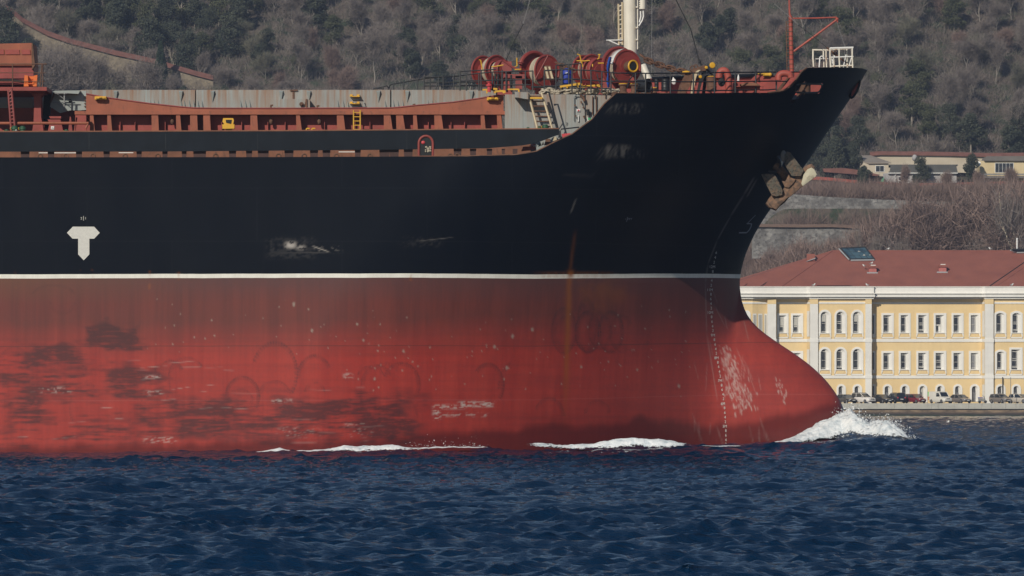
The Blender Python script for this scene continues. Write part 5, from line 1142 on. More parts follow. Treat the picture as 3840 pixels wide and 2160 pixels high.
# stretches: recess A 2878-3024, wing B 3037-3270, recess C 3270-3680, wing D 3693-3960, left wing E 2600-2846
wall_holes(2905, 3025, 1100, 1515, BREC, YEL); wall_holes(3037, 3258, 1100, 1515, BY0, YEL); wall_holes(3262, 3681, 1100, 1515, BREC, YEL); wall_holes(3693, 3990, 1100, 1515, BY0, YEL); wall_holes(2560, 2822, 1100, 1515, BY0, YEL)
kA, kB = BREC/F, BY0/F
def chamf(pxa, pxb, Ya, Yb, mat, name="wall_return", off=0.0, z0=1515, z1=1100):
    m = MB(); za, zb = EYE+(HOR-z0)*kB, EYE+(HOR-z1)*kB
    m.add([((pxa-1920)*Ya/F,Ya,za),((pxb-1920)*Yb/F,Yb,za),((pxb-1920)*Yb/F,Yb,zb),((pxa-1920)*Ya/F,Ya,zb)], [(0,1,2,3)]); return bp(m, name, mat)
chamf(3024.9, 3037, BREC, BY0, YEL); chamf(3680.9, 3693, BREC, BY0, YEL); chamf(2822, 2905, BY0, BREC, YEL)
m = MB(); m.box((3258-1920)*kB, (3269.5-1920)*kB, BY0+.02, BREC+.05, zz(1515), zz(1100)); m.box((3258-1920)*kB, (3269.5-1920)*kB, BY0+.02, BREC+.05, zz(1515), zz(1100)) if False else None; bp(m, "wall_return", YEL)
# slim white windows on the angled faces
for a, b in ((2823,2837),(2843,2859),(2866,2877)):
    m = MB(); f = lambda p: BY0+(p-2822)/83*1.5-.06
    m.add([(xx_(a,f(a)),f(a),zz(1176)),(xx_(b,f(b)),f(b),zz(1176)),(xx_(b,f(b)),f(b),zz(1262)),(xx_(a,f(a)),f(a),zz(1262))], [(0,3,2,1)]); wo = bp(m, "window", WHI)
    m = MB(); a2, b2 = a+3, b-3; m.add([(xx_(a2,f(a2)-.03),f(a2)-.03,zz(1181)),(xx_(b2,f(b2)-.03),f(b2)-.03,zz(1181)),(xx_(b2,f(b2)-.03),f(b2)-.03,zz(1258)),(xx_(a2,f(a2)-.03),f(a2)-.03,zz(1258))], [(0,3,2,1)]); m.build("pane", BLN, wo)
for a, b, Ya, Yb in ((3025.5,3036,BREC-.1,BY0-.1),(3682,3692,BREC-.1,BY0-.1)):
    for t_, b_ in ((1166,1262),(1310,1400),(1442,1508)):
        m = MB(); m.add([(xx_(a,Ya),Ya,zz(b_)),(xx_(b,Yb),Yb,zz(b_)),(xx_(b,Yb),Yb,zz(t_)),(xx_(a,Ya),Ya,zz(t_))], [(0,1,2,3)]); bp(m, "window", WHI)
for t_, b_ in ((1176,1266),(1316,1400),(1441,1508)):
    m = MB(); m.pbox(3272, t_, 3283, b_, BREC-.12, BREC); wo = bp(m, "window", WHI); m = MB(); m.pbox(3272, t_+6, 3278, b_-14, BREC-.15, BREC-.12); m.build("pane", GLS, wo)
m = MB(); O_ = [((2801-1920)*kB+14*kB*math.cos(q), zz(1178)+14*kB*math.sin(q)) for q in np.linspace(0, math.pi, 12)]; m.prism([((2815-1920)*kB, zz(1262))]+O_+[((2787-1920)*kB, zz(1262))], BY0-.1, BY0); bp(m, "window", WHI)
# pilasters
def pil(px0, px1, Yf, Yb, top=1140):
    m = MB(); segs = 30; za, zb = zz(1271), zz(top)
    for i in range(segs):
        z0 = za+(zb-za)*i/segs; z1 = za+(zb-za)*(i+1)/segs; m.box(xx_(px0,Yf), xx_(px1,Yf), Yf, Yb, z0, z1-.035); m.box(xx_(px0,Yf)+.03, xx_(px1,Yf)-.03, Yf+.03, Yb, z1-.035, z1)
    za, zb = zz(1407), zz(1284)
    for i in range(26):
        z0 = za+(zb-za)*i/26; z1 = za+(zb-za)*(i+1)/26; m.box(xx_(px0,Yf), xx_(px1,Yf), Yf, Yb, z0, z1-.035); m.box(xx_(px0,Yf)+.03, xx_(px1,Yf)-.03, Yf+.03, Yb, z1-.035, z1)
    m.box(xx_(px0,Yf), xx_(px1,Yf), Yf, Yb, zz(1515), zz(1420)); m.box(xx_(px0,Yf)-.06, xx_(px1,Yf)+.06, Yf-.06, Yb, zz(1284), zz(1271)); m.box(xx_(px0,Yf)-.06, xx_(px1,Yf)+.06, Yf-.06, Yb, zz(1420), zz(1407))
    bp(m, "pilaster", WHI)
    m = MB(); m.box(xx_(px0,Yf), xx_(px1,Yf), Yf, Yb, zz(top-.2), zz(1121)); bp(m, "pilaster_head", YEL)
pil(2878, 2910.5, BY0+.3, BREC-.01); pil(3037.5, 3068, BY0-.35, BY0-.003); pil(3245, 3269, BY0-.35, BY0+.015); pil(3693.5, 3726, BY0-.35, BY0-.003)
# string courses, frieze band, cornice and parapet
def course(py0, py1, proj, name, mat):
    m = MB(); z0, z1 = zz(py1), zz(py0); BREC = globals()['BREC'] if py0 > 1112 else BY0+.45
    P = [(2560,BY0),(2822,BY0),(2905,BREC),(3025,BREC),(3037,BY0),(3270,BY0),(3270.2,BREC),(3681,BREC),(3693,BY0),(3990,BY0)]
    f = [(xx_(a,Y), Y-proj) for a, Y in P]; bk = [(xx_(a,Y), Y-.004) for a, Y in P]
    f[5] = (xx_(3270,BY0)+proj*.6, BY0-proj); f[6] = (xx_(3270,BY0)+proj*.6, BREC-proj)
    n = len(P); vs = [(x,y,z0) for x, y in f]+[(x,y,z1) for x, y in f]+[(x,y,z0) for x, y in bk]+[(x,y,z1) for x, y in bk]; fs = []
    for i in range(n-1): fs += [(i,i+1,n+i+1,n+i),(n+i,n+i+1,3*n+i+1,3*n+i),(2*n+i,2*n+i+1,i+1,i)]
    m.add(vs, fs); bp(m, name, mat)
course(1271,1282,.12,"string_course",WHI); course(1408,1419,.12,"string_course",WHI); course(1133,1139,.10,"string_course",WHI)
course(1115,1121,.45,"cornice",WHI); course(1105,1114,.75,"cornice",WHI); course(1102,1105,.55,"cornice",WHI); course(1099,1102,.9,"cornice",WHI); course(1076,1098.8,.5,"parapet",WHI); course(1074,1076.2,.62,"parapet",WHI)
m = MB(); m.box(xx_(3758),xx_(3760),BY0-.4,BY0-.1,QZ,zz(1414)); bp(m, "downpipe", M['dark'])
m = MB(); m.box(xx_(3694.5)-.12,xx_(3694.5)-.05,BY0-.2,BY0-.1,zz(1515),zz(1110)); m.box(xx_(3726.8),xx_(3728),BY0-.2,BY0-.02,zz(1515),zz(1130)); bp(m, "downpipe", M['beige'])
# roofs
ez = zz(1080)
def rp(pts, name, mat=TIL, parent=None):
    m = MB(); m.add(pts, [tuple(range(len(pts)))]); return bp(m, name, mat, parent)
RY = 941.0; A = W(3122,941,RY)
rf = rp([(xx_(2925),927.2,ez),(xx_(4300),927.2,ez),W(4300,941,RY),A], "roof")
rp([(xx_(2925),927.2,ez),A,W(2925,1001,945),W(2720,1063,946),(xx_(2690),927.2,ez)], "roof"); rp([A,W(4300,941,RY),(xx_(4300),956,ez),(xx_(3122),956,ez)], "roof"); rp([A,(xx_(3122),956,ez),W(2720,1063,946)], "roof")
def seam(p0, p1, r, mat, name): bp(MB().tube([p0,p1], r, 6), name, mat)
seam((xx_(2925),927.2,ez+.02), A, .09, TIL, "roof_hip"); seam(A, W(3842,941,RY), .12, TIL, "roof_ridge"); seam(A, W(2720,1063,946), .10, TIL, "roof_hip")
def onroof(px, py):  # point of the main slope
    t = 0; 
    for Y in np.linspace(927.2, RY, 200):
        z = ez+(A[2]-ez)*(Y-927.2)/(RY-927.2)
        if EYE+(HOR-py)*Y/F <= z: return (xx_(px,Y), Y, z)
    return W(px, py, RY)
seam(W(2851,1074,927.1), W(2925,1027,934), .05, M['dark'], "roof_valley"); seam(onroof(3712,1073), onroof(3840,985), .10, M['dark'], "roof_valley"); seam(onroof(3738,1073), onroof(3842,1002), .06, TIL, "roof_hip"); seam(W(2787,1073,927.1), W(2862,1024,936), .05, TIL, "roof_hip")
m = MB(); q0 = onroof(3056,1073); q1 = onroof(3116,1048); q2 = onroof(3197,1073); m.add([(q0[0],q0[1]-.3,q0[2]+.1),(q2[0],q2[1]-.3,q2[2]+.1),(q1[0],q1[1]-.2,q1[2]+.25),(q1[0],q1[1]+.6,q1[2]+.2)], [(0,1,2),(0,2,3),(1,3,2)]); bp(m, "dormer_roof", TIL)
def chimney(px, py0, py1, w_):
    a = onroof(px-w_/2, py1); b = onroof(px+w_/2, py1); Yc_ = a[1]; k = Yc_/F
    m = MB(); zt = EYE+(HOR-py0)*k; m.box(a[0], b[0], Yc_, Yc_+1.1, a[2]-.3, zt-.55); m.box(a[0]+.12, b[0]-.12, Yc_+.1, Yc_+1.0, zt-.55, zt-.35); 
    c = bp(m, "chimney", plaster("chimney_brick", (0.36,0.11,0.09), (0.46,0.15,0.13)))
    m = MB(); m.box(a[0]-.08, b[0]+.08, Yc_-.08, Yc_+1.18, zt-.35, zt-.0); m.build("chimney_cap", TIL, c)
    m = MB(); m.box(a[0]+.3, b[0]-.15, Yc_-.02, Yc_+.9, zt, zt+.12); m.build("cap_slab", WHI, c); m = MB(); m.box(a[0]-.35, b[0]+.2, Yc_-.12, Yc_-.02, a[2]-.35, a[2]+.15); m.build("flashing", LEAD, c)
chimney(3273, 996, 1024, 28); chimney(3535, 993, 1022, 28)
m = MB(); m.pbox(3026,952,3056,978,937,938.5); c = bp(m, "chimney", TIL); m = MB(); m.pprism([(3022,982),(3030,977),(3058,966),(3058,970)], 936.8, 937); m.build("flashing", LEAD, c)
def skylight(P):
    Y0 = 931.5; 
    q = [onroof(*P[3]), onroof(*P[2])]; m = MB(); a = Vector(q[0])+Vector((0,-.15,.25)); b = Vector(q[1])+Vector((0,-.15,.25)); c = Vector(W(*P[1], RY-1.5)); d = Vector(W(*P[0], RY-1.5))
    m.add([a,b,c,d], [(0,1,2,3)]); s = bp(m, "skylight", SKG.m)
    m = MB(); 
    for p0, p1 in ((a,b),(b,c),(c,d),(d,a)): m.tube([p0,p1], .12, 6)
    for t in (.33,.66): m.tube([a.lerp(d,t),b.lerp(c,t)], .05, 4); 
    for t in (.25,.5,.75): m.tube([a.lerp(b,t),d.lerp(c,t)], .05, 4)
    m.build("skylight_frame", M['dark'], s); m = MB(); m.tube([a+Vector((0,-.1,-.2)), b+Vector((0,-.1,-.2))], .14, 6); m.tube([a+Vector((-.25,0,-.1)), d+Vector((-.25,0,-.1))], .12, 6); m.build("flashing", LEAD, s)
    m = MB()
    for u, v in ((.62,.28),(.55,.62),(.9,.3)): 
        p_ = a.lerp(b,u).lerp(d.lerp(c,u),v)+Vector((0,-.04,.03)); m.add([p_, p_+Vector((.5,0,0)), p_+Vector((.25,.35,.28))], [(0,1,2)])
    m.build("painted_glint", BLN, s)  # pale triangles laid on the glass as painted glints
skylight([(3152,931),(3244,927),(3278,977),(3190,978)]); skylight([(3795,936),(3990,928),(3990,947),(3812,949)])
m = MB(); x,y,z = W(3814,928,940); m.cyl((x,y,z-.6),(x,y,z+1.45),.14,n=12); m.ball((x,y,z+1.45),.15,10,6); bp(m, "vent_pipe", M['white'], None, True)
# gulls
def gull(px, py, Y, label, name="gull", s=1.0, flip=1):
    x, y, z = W(px, py, Y); o = empty(name, (x,y,z), label, "bird")
    m = MB(); m.tube([(-.22*flip,0,.13),(-.1*flip,0,.17),(.05*flip,0,.19),(.13*flip,0,.26),(.16*flip,0,.33),(.20*flip,0,.35)], [.02,.075,.10,.07,.055,.045], 8); m.tube([(.0,-.03,.1),(0,-.03,0)], .012, 4)
    for i in range(len(m.v)): m.v[i] = tuple(q*s*1.35 for q in m.v[i])
    m.build("body", M['white'], o, True, local=True)
    m = MB(); m.tube([(.22*flip,0,.345),(.29*flip,0,.33)], [.02,.006], 5); m.tube([(-.3*flip,-.07,.14),(-.05*flip,-.09,.2),(.06*flip,-.08,.19)], [.01,.05,.03], 6)
    for i in range(len(m.v)): m.v[i] = tuple(q*s*1.35 for q in m.v[i])
    m.build("wing", M['greyc'], o, True, local=True)
gull(3051,1074,BY0-.3,"white gull on the parapet left of the small dormer"); gull(3253,1074,BY0-.3,"white gull on the parapet above the wing corner",flip=-1); gull(3267,993,934,"white gull perched on top of the left chimney"); gull(3241,1002,933.5,"white gull on the roof slope left of the chimney",flip=-1)
gull(3329,940,RY,"white gull on the roof ridge right of the skylight"); gull(3714,938,RY,"white gull on the ridge near the right skylight",flip=-1); gull(3794,1074,BY0-.3,"white gull on the parapet near the right picture edge")
gull(3551,1594,640,"white gull floating on the water before the quay",s=1.0)

# ------------------------------------------------------------------ parked cars
def carmat(name, col, rough=.3, metal=.3):
    g = N(name, rough); g.b.inputs['Metallic'].default_value = metal; g.b.inputs['Coat Weight'].default_value = .4; g.out(col); return g.m
CG = carmat("car_glass", (0.02,0.025,0.03), .08, 0); TY = flat("tyre", (0.015,0.015,0.016), .8); RM = carmat("wheel_rim", (0.35,0.35,0.36), .3, .7); LT = carmat("headlight", (0.8,0.82,0.85), .12, .2); RD = carmat("tail_light", (0.5,0.02,0.03), .2, 0); PT = flat("plate_white", (0.75,0.75,0.72)); BLK = flat("black_trim", (0.02,0.02,0.022), .5)
def car(px, Y, yaw, col, shape, label, cat="car", name="parked_car", metal=.3):
    L, Wd, Hh = {'sedan':(4.5,1.78,1.43),'hatch':(4.1,1.72,1.50),'suv':(4.5,1.85,1.66),'van':(4.3,1.80,1.90)}[shape]
    x = (px-1920)*Y/F; o = empty(name, (x, Y, QZ), label, cat, "cars parked on the quay", math.radians(yaw))
    mat = carmat("car_paint", col, .32, metal); hw = Wd/2
    belt = {'sedan':.90,'hatch':.94,'suv':1.02,'van':1.05}[shape]
    hood = {'sedan':.78,'hatch':.84,'suv':.95,'van':.98}[shape]
    # body stations: x, bottom, top, halfwidth
    ST = [(-L/2,.42,belt*.72,hw*.80),(-L/2+.08,.30,belt*.95,hw*.90),(-L/2+.5,.22,belt,hw),(-L*.2,.20,belt,hw),(0,.20,belt,hw),(L*.2,.20,belt-.02,hw),(L/2-.9,.22,hood+.04,hw),(L/2-.35,.24,hood-.05,hw*.96),(L/2-.08,.28,hood-.17,hw*.86),(L/2,.36,hood-.30,hw*.76)]
    vs = []; fs = []; R = 8
    for sx, zb, zt, w_ in ST:
        prof = [(-w_*.92,zb),(-w_,zb+.18),(-w_*1.0,zb+(zt-zb)*.62),(-w_*.93,zt-.03),(0,zt+.045),(w_*.93,zt-.03),(w_*1.0,zb+(zt-zb)*.62),(w_,zb+.18),(w_*.92,zb)]
        vs += [(sx,a,b) for a, b in prof]
    n = 9
    for i in range(len(ST)-1):
        for k in range(n-1): fs.append((i*n+k, (i+1)*n+k, (i+1)*n+k+1, i*n+k+1))
        fs.append((i*n+n-1, (i+1)*n+n-1, (i+1)*n, i*n))
    fs += [tuple(range(n)), tuple((len(ST)-1)*n+k for k in range(n-1,-1,-1))]
    MB().add(vs, fs).build("body", mat, o, True, local=True)
    cab = {'sedan':[(-L*.40,0),(-L*.24,1),(L*.04,1),(L*.25,0)],'hatch':[(-L*.47,0),(-L*.40,1),(L*.04,1),(L*.27,0)],'suv':[(-L*.48,0),(-L*.42,1),(L*.03,1),(L*.24,0)],'van':[(-L*.49,0),(-L*.48,1),(L*.14,1),(L*.30,0)]}[shape]
    zr = Hh; zb = belt-.02; wt, wb = hw*.78, hw*.92
    if shape == 'van': wt = hw*.86
    P = [(cab[0][0],zb,wb),(cab[1][0],zr-.03,wt),(cab[2][0],zr-.03,wt),(cab[3][0],zb-.04,wb)]
    vs = [(a,-w_,z) for a, z, w_ in P]+[(a,w_,z) for a, z, w_ in P]
    MB().add(vs, [(0,3,2,1),(4,5,6,7),(0,1,5,4),(2,3,7,6),(1,2,6,5)]).build("window_band" if shape != 'van' else "cabin", CG if shape != 'van' else mat, o, local=True)
    m = MB(); a0, a1 = cab[1][0]-.05, cab[2][0]+.06
    m.add([(a0,-wt-.02,zr-.06),(a1,-wt-.02,zr-.06),(a1,wt+.02,zr-.06),(a0,wt+.02,zr-.06),(a0+.1,-wt*.8,zr+.02),(a1-.15,-wt*.8,zr+.02),(a1-.15,wt*.8,zr+.02),(a0+.1,wt*.8,zr+.02)], [(0,3,2,1),(4,5,6,7),(0,1,5,4),(1,2,6,5),(2,3,7,6),(3,0,4,7)]).build("roof", mat, o, True, local=True)
    m = MB()
    for s in (-1, 1):
        for (xa, xb) in ((cab[0][0]+.02, cab[1][0]),(cab[3][0]-.02, cab[2][0])): m.tube([(xa,s*wb*1.0,zb),(xb,s*(wt+.01),zr-.04)], .05, 5)
        xm = (cab[1][0]+cab[2][0])/2; m.tube([(xm+.1,s*wb*1.01,zb),(xm,s*(wt+.01),zr-.04)], .045, 5)
    m.build("pillar", mat, o, local=True)
    if shape == 'van':
        m = MB(); t0, t1 = .12, .9
        def fp(t, s): return (P[3][0]+(P[2][0]-P[3][0])*t+.02, s*(P[3][2]+(P[2][2]-P[3][2])*t)*.88, P[3][1]+(P[2][1]-P[3][1])*t)
        m.add([fp(t0,-1),fp(t0,1),fp(t1,1),fp(t1,-1)], [(0,1,2,3)]); m.build("windscreen", CG, o, local=True)
        for s in (-1,1):
            m = MB(); m.add([(L*.24,s*(wb+.015),zb+.05),(L*.13,s*(wt+.05),zr-.22),(-.05,s*(wt+.05),zr-.22),(-.05,s*(wb+.015),zb+.05)], [(0,1,2,3)]); m.build("side_window", CG, o, local=True)
    for sx in (-L*.31, L*.32):
        for s in (-1, 1):
            m = MB(); m.lathe((sx, s*(hw-.16), .32), (0,s,0), [(0,.32),(.15,.33),(.18,.30)], 20); wh = m.build("wheel", TY, o, True, local=True)
            m = MB(); m.lathe((sx, s*(hw+.015), .32), (0,s,0), [(0,.20),(.012,.17)], 14); q = m.build("rim", RM, wh, True, local=True)
    for s in (-1, 1):
        m = MB(); m.ball((L/2-.14, s*hw*.66, hood-.20), .13, 10, 6, (.6,1.35,.75)); m.build("headlight", LT, o, True, local=True)
        m = MB(); m.ball((-L/2+.07, s*hw*.74, belt-.12), .12, 8, 6, (.6,1.2,1.2)); m.build("tail_light", RD, o, True, local=True)
        m = MB(); m.ball((cab[3][0]-.25, s*(hw+.10), belt+.06), .09, 8, 5, (.7,1.1,.9)); m.build("mirror", mat if shape != 'van' else PT, o, True, local=True)
    m = MB(); m.box(L/2-.06, L/2+.005, -hw*.42, hw*.42, hood-.34, hood-.20); m.box(L/2-.05, L/2+.008, -hw*.6, hw*.6, .34, .40); m.build("grille", BLK, o, local=True)
    m = MB(); m.box(L/2+.006, L/2+.02, -.26, .26, .42, .53); m.build("number_plate", PT, o, local=True); m = MB(); m.box(-L/2-.02, -L/2-.004, -.26, .26, .60, .72); m.build("number_plate", PT, o, local=True)
    if shape == 'suv':
        m = MB(); 
        for s in (-1,1): m.tube([(cab[1][0]+.1,s*wt*.85,zr+.07),(cab[2][0]-.1,s*wt*.85,zr+.07)], .03, 5)
        m.build("roof_rail", BLK, o, local=True)
    return o
CYY = 921.8
car(3172, CYY, -58, (0.075,0.07,0.068), 'sedan', "dark grey sedan half hidden behind the red bulb")
car(3237, CYY, -52, (0.72,0.68,0.64), 'suv', "white sport utility car with twin dark grille openings left of the pilaster", metal=0)
car(3307, CYY, -58, (0.03,0.027,0.028), 'sedan', "black sedan with bright headlights in the building's shadow")
car(3357, CYY+.6, 115, (0.015,0.02,0.032), 'suv', "dark blue sport utility car showing its tail and one red lamp", metal=.2)
car(3432, CYY, -56, (0.20,0.022,0.035), 'hatch', "dark red hatchback parked left of the white van", metal=.15)
car(3527, CYY, -58, (0.66,0.64,0.58), 'van', "small white delivery van with dark bumper", "van", "delivery_van", metal=0)
car(3600, CYY, -58, (0.28,0.25,0.24), 'sedan', "silver brown saloon parked right of the white van", metal=.5)
car(3752, CYY, -55, (0.27,0.24,0.22), 'hatch', "silver hatchback parked near the right pilaster", metal=.5)
car(3826, CYY, -45, (0.52,0.47,0.40), 'hatch', "cream hatchback cut by the right picture edge", metal=.1)
# handcart / scooter by the pilaster
x, y, z = W(3684, 1512, 922.5)
sc_ = empty("motor_scooter", (x,y,QZ), "small grey scooter with a blue seat parked before the white pilaster", "scooter")
for wx in (-.45, .5):
    m = MB(); m.lathe((wx,-.05,.25),(0,1,0),[(0,.25),(.1,.25)],16); m.build("wheel", TY, sc_, True, local=True)
m = MB(); m.add([(-.65,-.15,.4),(.1,-.15,.3),(.1,-.15,.8),(-.7,-.15,.85),(-.65,.15,.4),(.1,.15,.3),(.1,.15,.8),(-.7,.15,.85)], [(0,1,2,3),(7,6,5,4),(0,4,5,1),(1,5,6,2),(2,6,7,3),(3,7,4,0)]); m.add([(.1,-.1,.3),(.55,-.1,.35),(.35,-.1,1.05),(.25,-.1,1.05),(.1,.1,.3),(.55,.1,.35),(.35,.1,1.05),(.25,.1,1.05)], [(0,1,2,3),(7,6,5,4),(0,4,5,1),(1,5,6,2),(2,6,7,3),(3,7,4,0)]); m.build("body", M['greyc'], sc_, local=True)
m = MB(); m.box(-.7,.05,-.14,.14,.86,.98); m.build("seat", M['blue'], sc_, local=True); m = MB(); m.tube([(.28,-.3,1.12),(.28,.3,1.12)], .025, 5); m.tube([(.3,0,1.0),(.28,0,1.12)], .03, 5); m.tube([(.2,-.25,1.1),(.0,-.25,1.3)], .03, 5); m.build("handlebar", BLK, sc_, local=True)
# green and orange banner behind the van
m = MB(); m.pbox(3479,1469,3500,1486,924.6,924.7); hb2 = m.build("hanging_banner", flat("banner_green", (0.20,0.55,0.12)), label="small green and orange banner beside the white van", cat="banner"); WL[hb2.name] = hb2.location.copy()
m = MB(); m.pbox(3479,1486.1,3500,1500,924.6,924.7); m.build("orange_half", flat("banner_orange", (0.6,0.22,0.08)), hb2)
m = MB(); m.pbox(3478,1468,3479,1512,924.6,924.75); m.build("banner_post", M['greyc'], hb2)
m = MB(); x, y, z = W(3786,1512,921); m.cyl((x,QY+1.0,QZ),(x,QY+1.0,QZ+4.2),.05,n=8); m.build("lamp_post", M['greyc'], label="thin dark post standing on the quay in front of the right wing", cat="post")
# ------------------------------------------------------------------ hillside
def lerpf(x, xs, ys): return np.interp(x, xs, ys)
def hill(X, Y):
    "terrain height; right part (behind the building) is terraced"
    X = np.asarray(X, float); Y = np.asarray(Y, float)
    right = np.interp(Y, [955, 963, 984, 986, 1003, 1005.0, 1022, 1040, 1300], [2.1, 10, 32.2, 37.2, 39.0, 40.6, 42.5, 50.5, 50.5+260*.62])
    left = np.interp(Y, [955, 975, 1030, 1051, 1053, 1080, 1300], [2.1, 8, 52, 59, 62, 72.0, 72+220*.62])
    k = sstep(X, 30.0, 48.0)
    h = left*(1-k)+right*k
    h = h+(fbm(X/9, Y/9, 41, 3)-.5)*2.0*sstep(Y, 1024, 1050)+(fbm(X/30, Y/30, 43, 3)-.5)*9*sstep(Y, 1030, 1090)
    return h
def gmat(name):
    g = N(name, .95); p = g.pos(); n1 = g.noise(p, .12, 4, .6); n2 = g.noise(p, 1.3, 5, .7); n3 = g.noise(p, .35, 3)
    c = g.mix(g.step(n1,.35,.65), (0.075,0.062,0.05), (0.12,0.095,0.075)); c = g.mix(g.step(n3,.5,.62), c, (0.035,0.05,0.026)); c = g.mix(g.step(n2,.5,.72), c, (0.045,0.038,0.032)); g.bump(n2, 1.0, .4); return g.out(c)
HM_ = gmat("hill_ground")
xs = np.linspace(-330, 330, 330); ys = np.concatenate([np.arange(955, 1140, 1.0), np.linspace(1141, 1300, 40)])
XX, YY = np.meshgrid(xs, ys); ZZ = hill(XX, YY); i = np.arange(XX.size).reshape(XX.shape)
mesh_np("hillside", np.stack([XX, YY, ZZ], -1).reshape(-1,3), np.stack([i[:-1,:-1],i[:-1,1:],i[1:,1:],i[1:,:-1]],-1).reshape(-1,4), HM_, True, kind='structure')

# stone walls
def stone(name, c0, c1, cd, sc=1.3):
    g = N(name, .95); p = g.pos(); v = g.n('ShaderNodeTexVoronoi'); g.put(v.inputs['Vector'], g.map(p, (1,1,1.5))); v.inputs['Scale'].default_value = sc; v.feature = 'F1'
    n1 = g.noise(p, .5, 5, .65); n2 = g.noise(p, 2.2, 5, .7); c = g.mix(g.step(n1,.35,.65), c0, c1); hv = g.xyz(v.outputs['Color'])[0]; c = g.mix(g.math('MULTIPLY', hv, .5), c, cd)
    c = g.mix(g.step(n2,.52,.68), c, cd); g.bump(g.math('ADD', v.outputs['Distance'], n2), .4, .12); return g.out(c)
SL = stone("stone_light", (0.20,0.165,0.12), (0.30,0.25,0.18), (0.10,0.085,0.068)); SG = stone("stone_grey", (0.12,0.115,0.11), (0.30,0.29,0.275), (0.05,0.047,0.045), 1.4); SB = stone("stone_brown", (0.13,0.10,0.085), (0.20,0.15,0.125), (0.07,0.055,0.05))
TC = paint("tile_cap", (0.18,0.078,0.06), .25, .3, (0.15,0.07,0.05), .85, 1.0); PLS = plaster("old_plaster", (0.42,0.36,0.27), (0.52,0.46,0.36)); RT = paint("red_coping", (0.38,0.09,0.06), .2, .2, (0.2,0.08,0.06), .85, 1.0)
def wall_strip(name, top, h, Y, mat, label, cap=None, caph=.6, th=.8):
    P = [W(a,b,Y) for a, b in top]; m = MB(); n = len(P); vs = [(x,y-.0,z) for x,y,z in P]+[(x,y,z-h) for x,y,z in P]+[(x,y+th,z) for x,y,z in P]+[(x,y+th,z-h) for x,y,z in P]; fs = []
    for i in range(n-1): fs += [(i,n+i,n+i+1,i+1),(i,i+1,2*n+i+1,2*n+i),(2*n+i+1,3*n+i+1,3*n+i,2*n+i)]
    m.add(vs, fs); o = m.build(name, mat, label=label, cat="wall"); WL[o.name] = o.location.copy()
    if cap:
        m = MB(); vs = [(x,y-.45,z-.05) for x,y,z in P]+[(x,y-.45,z+caph*.25) for x,y,z in P]+[(x,y+.4,z+caph) for x,y,z in P]+[(x,y+th+.4,z-.05) for x,y,z in P]; fs = []
        for i in range(n-1): fs += [(i,i+1,n+i+1,n+i),(n+i,n+i+1,2*n+i+1,2*n+i),(2*n+i,2*n+i+1,3*n+i+1,3*n+i),(3*n+i,3*n+i+1,i+1,i)]
        m.add(vs, fs); m.build("tile_coping", cap, o)
    return o
wall_strip("hillside_wall", [(20,34),(60,62),(85,84),(130,108),(180,134),(260,162),(370,190),(430,206),(500,221),(580,238),(660,262),(740,285),(800,300)], 8.0, 1052, SL, "light stone wall with red tiled coping running diagonally down the wooded slope", TC, .9)
wall_strip("retaining_wall", [(2760,716),(2900,722),(3100,738),(3300,748),(3500,756),(3900,770)], 7.6, 985.5, SG, "tall grey stone retaining wall above the red roof", None)
wall_strip("ledge_wall", [(2820,850),(3000,852),(3120,851),(3300,860),(3420,880)], 5.5, 979.0, SG, "lower stretch of grey stone wall with a brown ledge above bare bushes", paint("ledge_brown", (0.17,0.11,0.08), .2, .3, (0.1,0.07,0.05), .9), .5)
wall_strip("terrace_wall", [(2960,668),(3100,676),(3200,686),(3304,694),(3400,699),(3530,698),(3674,694),(3900,688)], 3.4, 1003.5, SB, "brown stone terrace wall with a red coping under the small houses", RT, .55)
wall_strip("garden_wall", [(3262,584),(3300,581),(3420,582),(3560,584),(3700,588),(3900,586)], 3.0, 1022, PLS, "long cream garden wall with red tiled coping behind the small houses", TC, .7)

# small houses on the terrace
HYY = 1010.0
def hroot(px, py, label): return empty("hillside_house", W(px, py, HYY), label, "house")
def hp(m, name, mat, root): return m.build(name, mat, root)
CRM = plaster("house_cream", (0.46,0.40,0.31), (0.54,0.48,0.38)); GRW = plaster("house_grey", (0.33,0.32,0.32), (0.40,0.39,0.39)); YLW = plaster("house_yellow", (0.56,0.45,0.26), (0.63,0.52,0.32)); RG = plaster("roof_grey", (0.13,0.12,0.11), (0.19,0.17,0.15)); RDk = plaster("roof_dark", (0.07,0.072,0.07), (0.10,0.10,0.095)); RB = plaster("roof_brown", (0.25,0.215,0.18), (0.31,0.27,0.23))
h1 = hroot(3260, 665, "cream house with a sloping brown roof left of the other small houses")
m = MB(); a = W(3186,655,HYY+4); b = W(3255,655,HYY); c_ = W(3332,655,HYY); zt1 = W(3190,594,HYY+4)[2]; zt2 = W(0,612,HYY)[2]; zb = W(0,656,HYY)[2]
m.add([(a[0],a[1],zb-4),(b[0],b[1],zb-4),(c_[0],c_[1],zb-4),(c_[0],c_[1],zt2),(b[0],b[1],zt2),(a[0],a[1],zt1)], [(0,1,4,5),(1,2,3,4)]); hp(m, "wall", CRM, h1)
m = MB(); P = [W(3196,592,HYY+4.2), W(3218,583,HYY+9), W(3264,582,HYY+9), W(3342,609,HYY-.4), W(3256,610,HYY-.4)]; m.add(P+[(p[0],p[1],p[2]-.18) for p in P], [(0,4,3,2,1),(5,6,7,8,9),(4,0,5,9),(3,4,9,8),(2,3,8,7)]); hp(m, "roof", RB, h1)
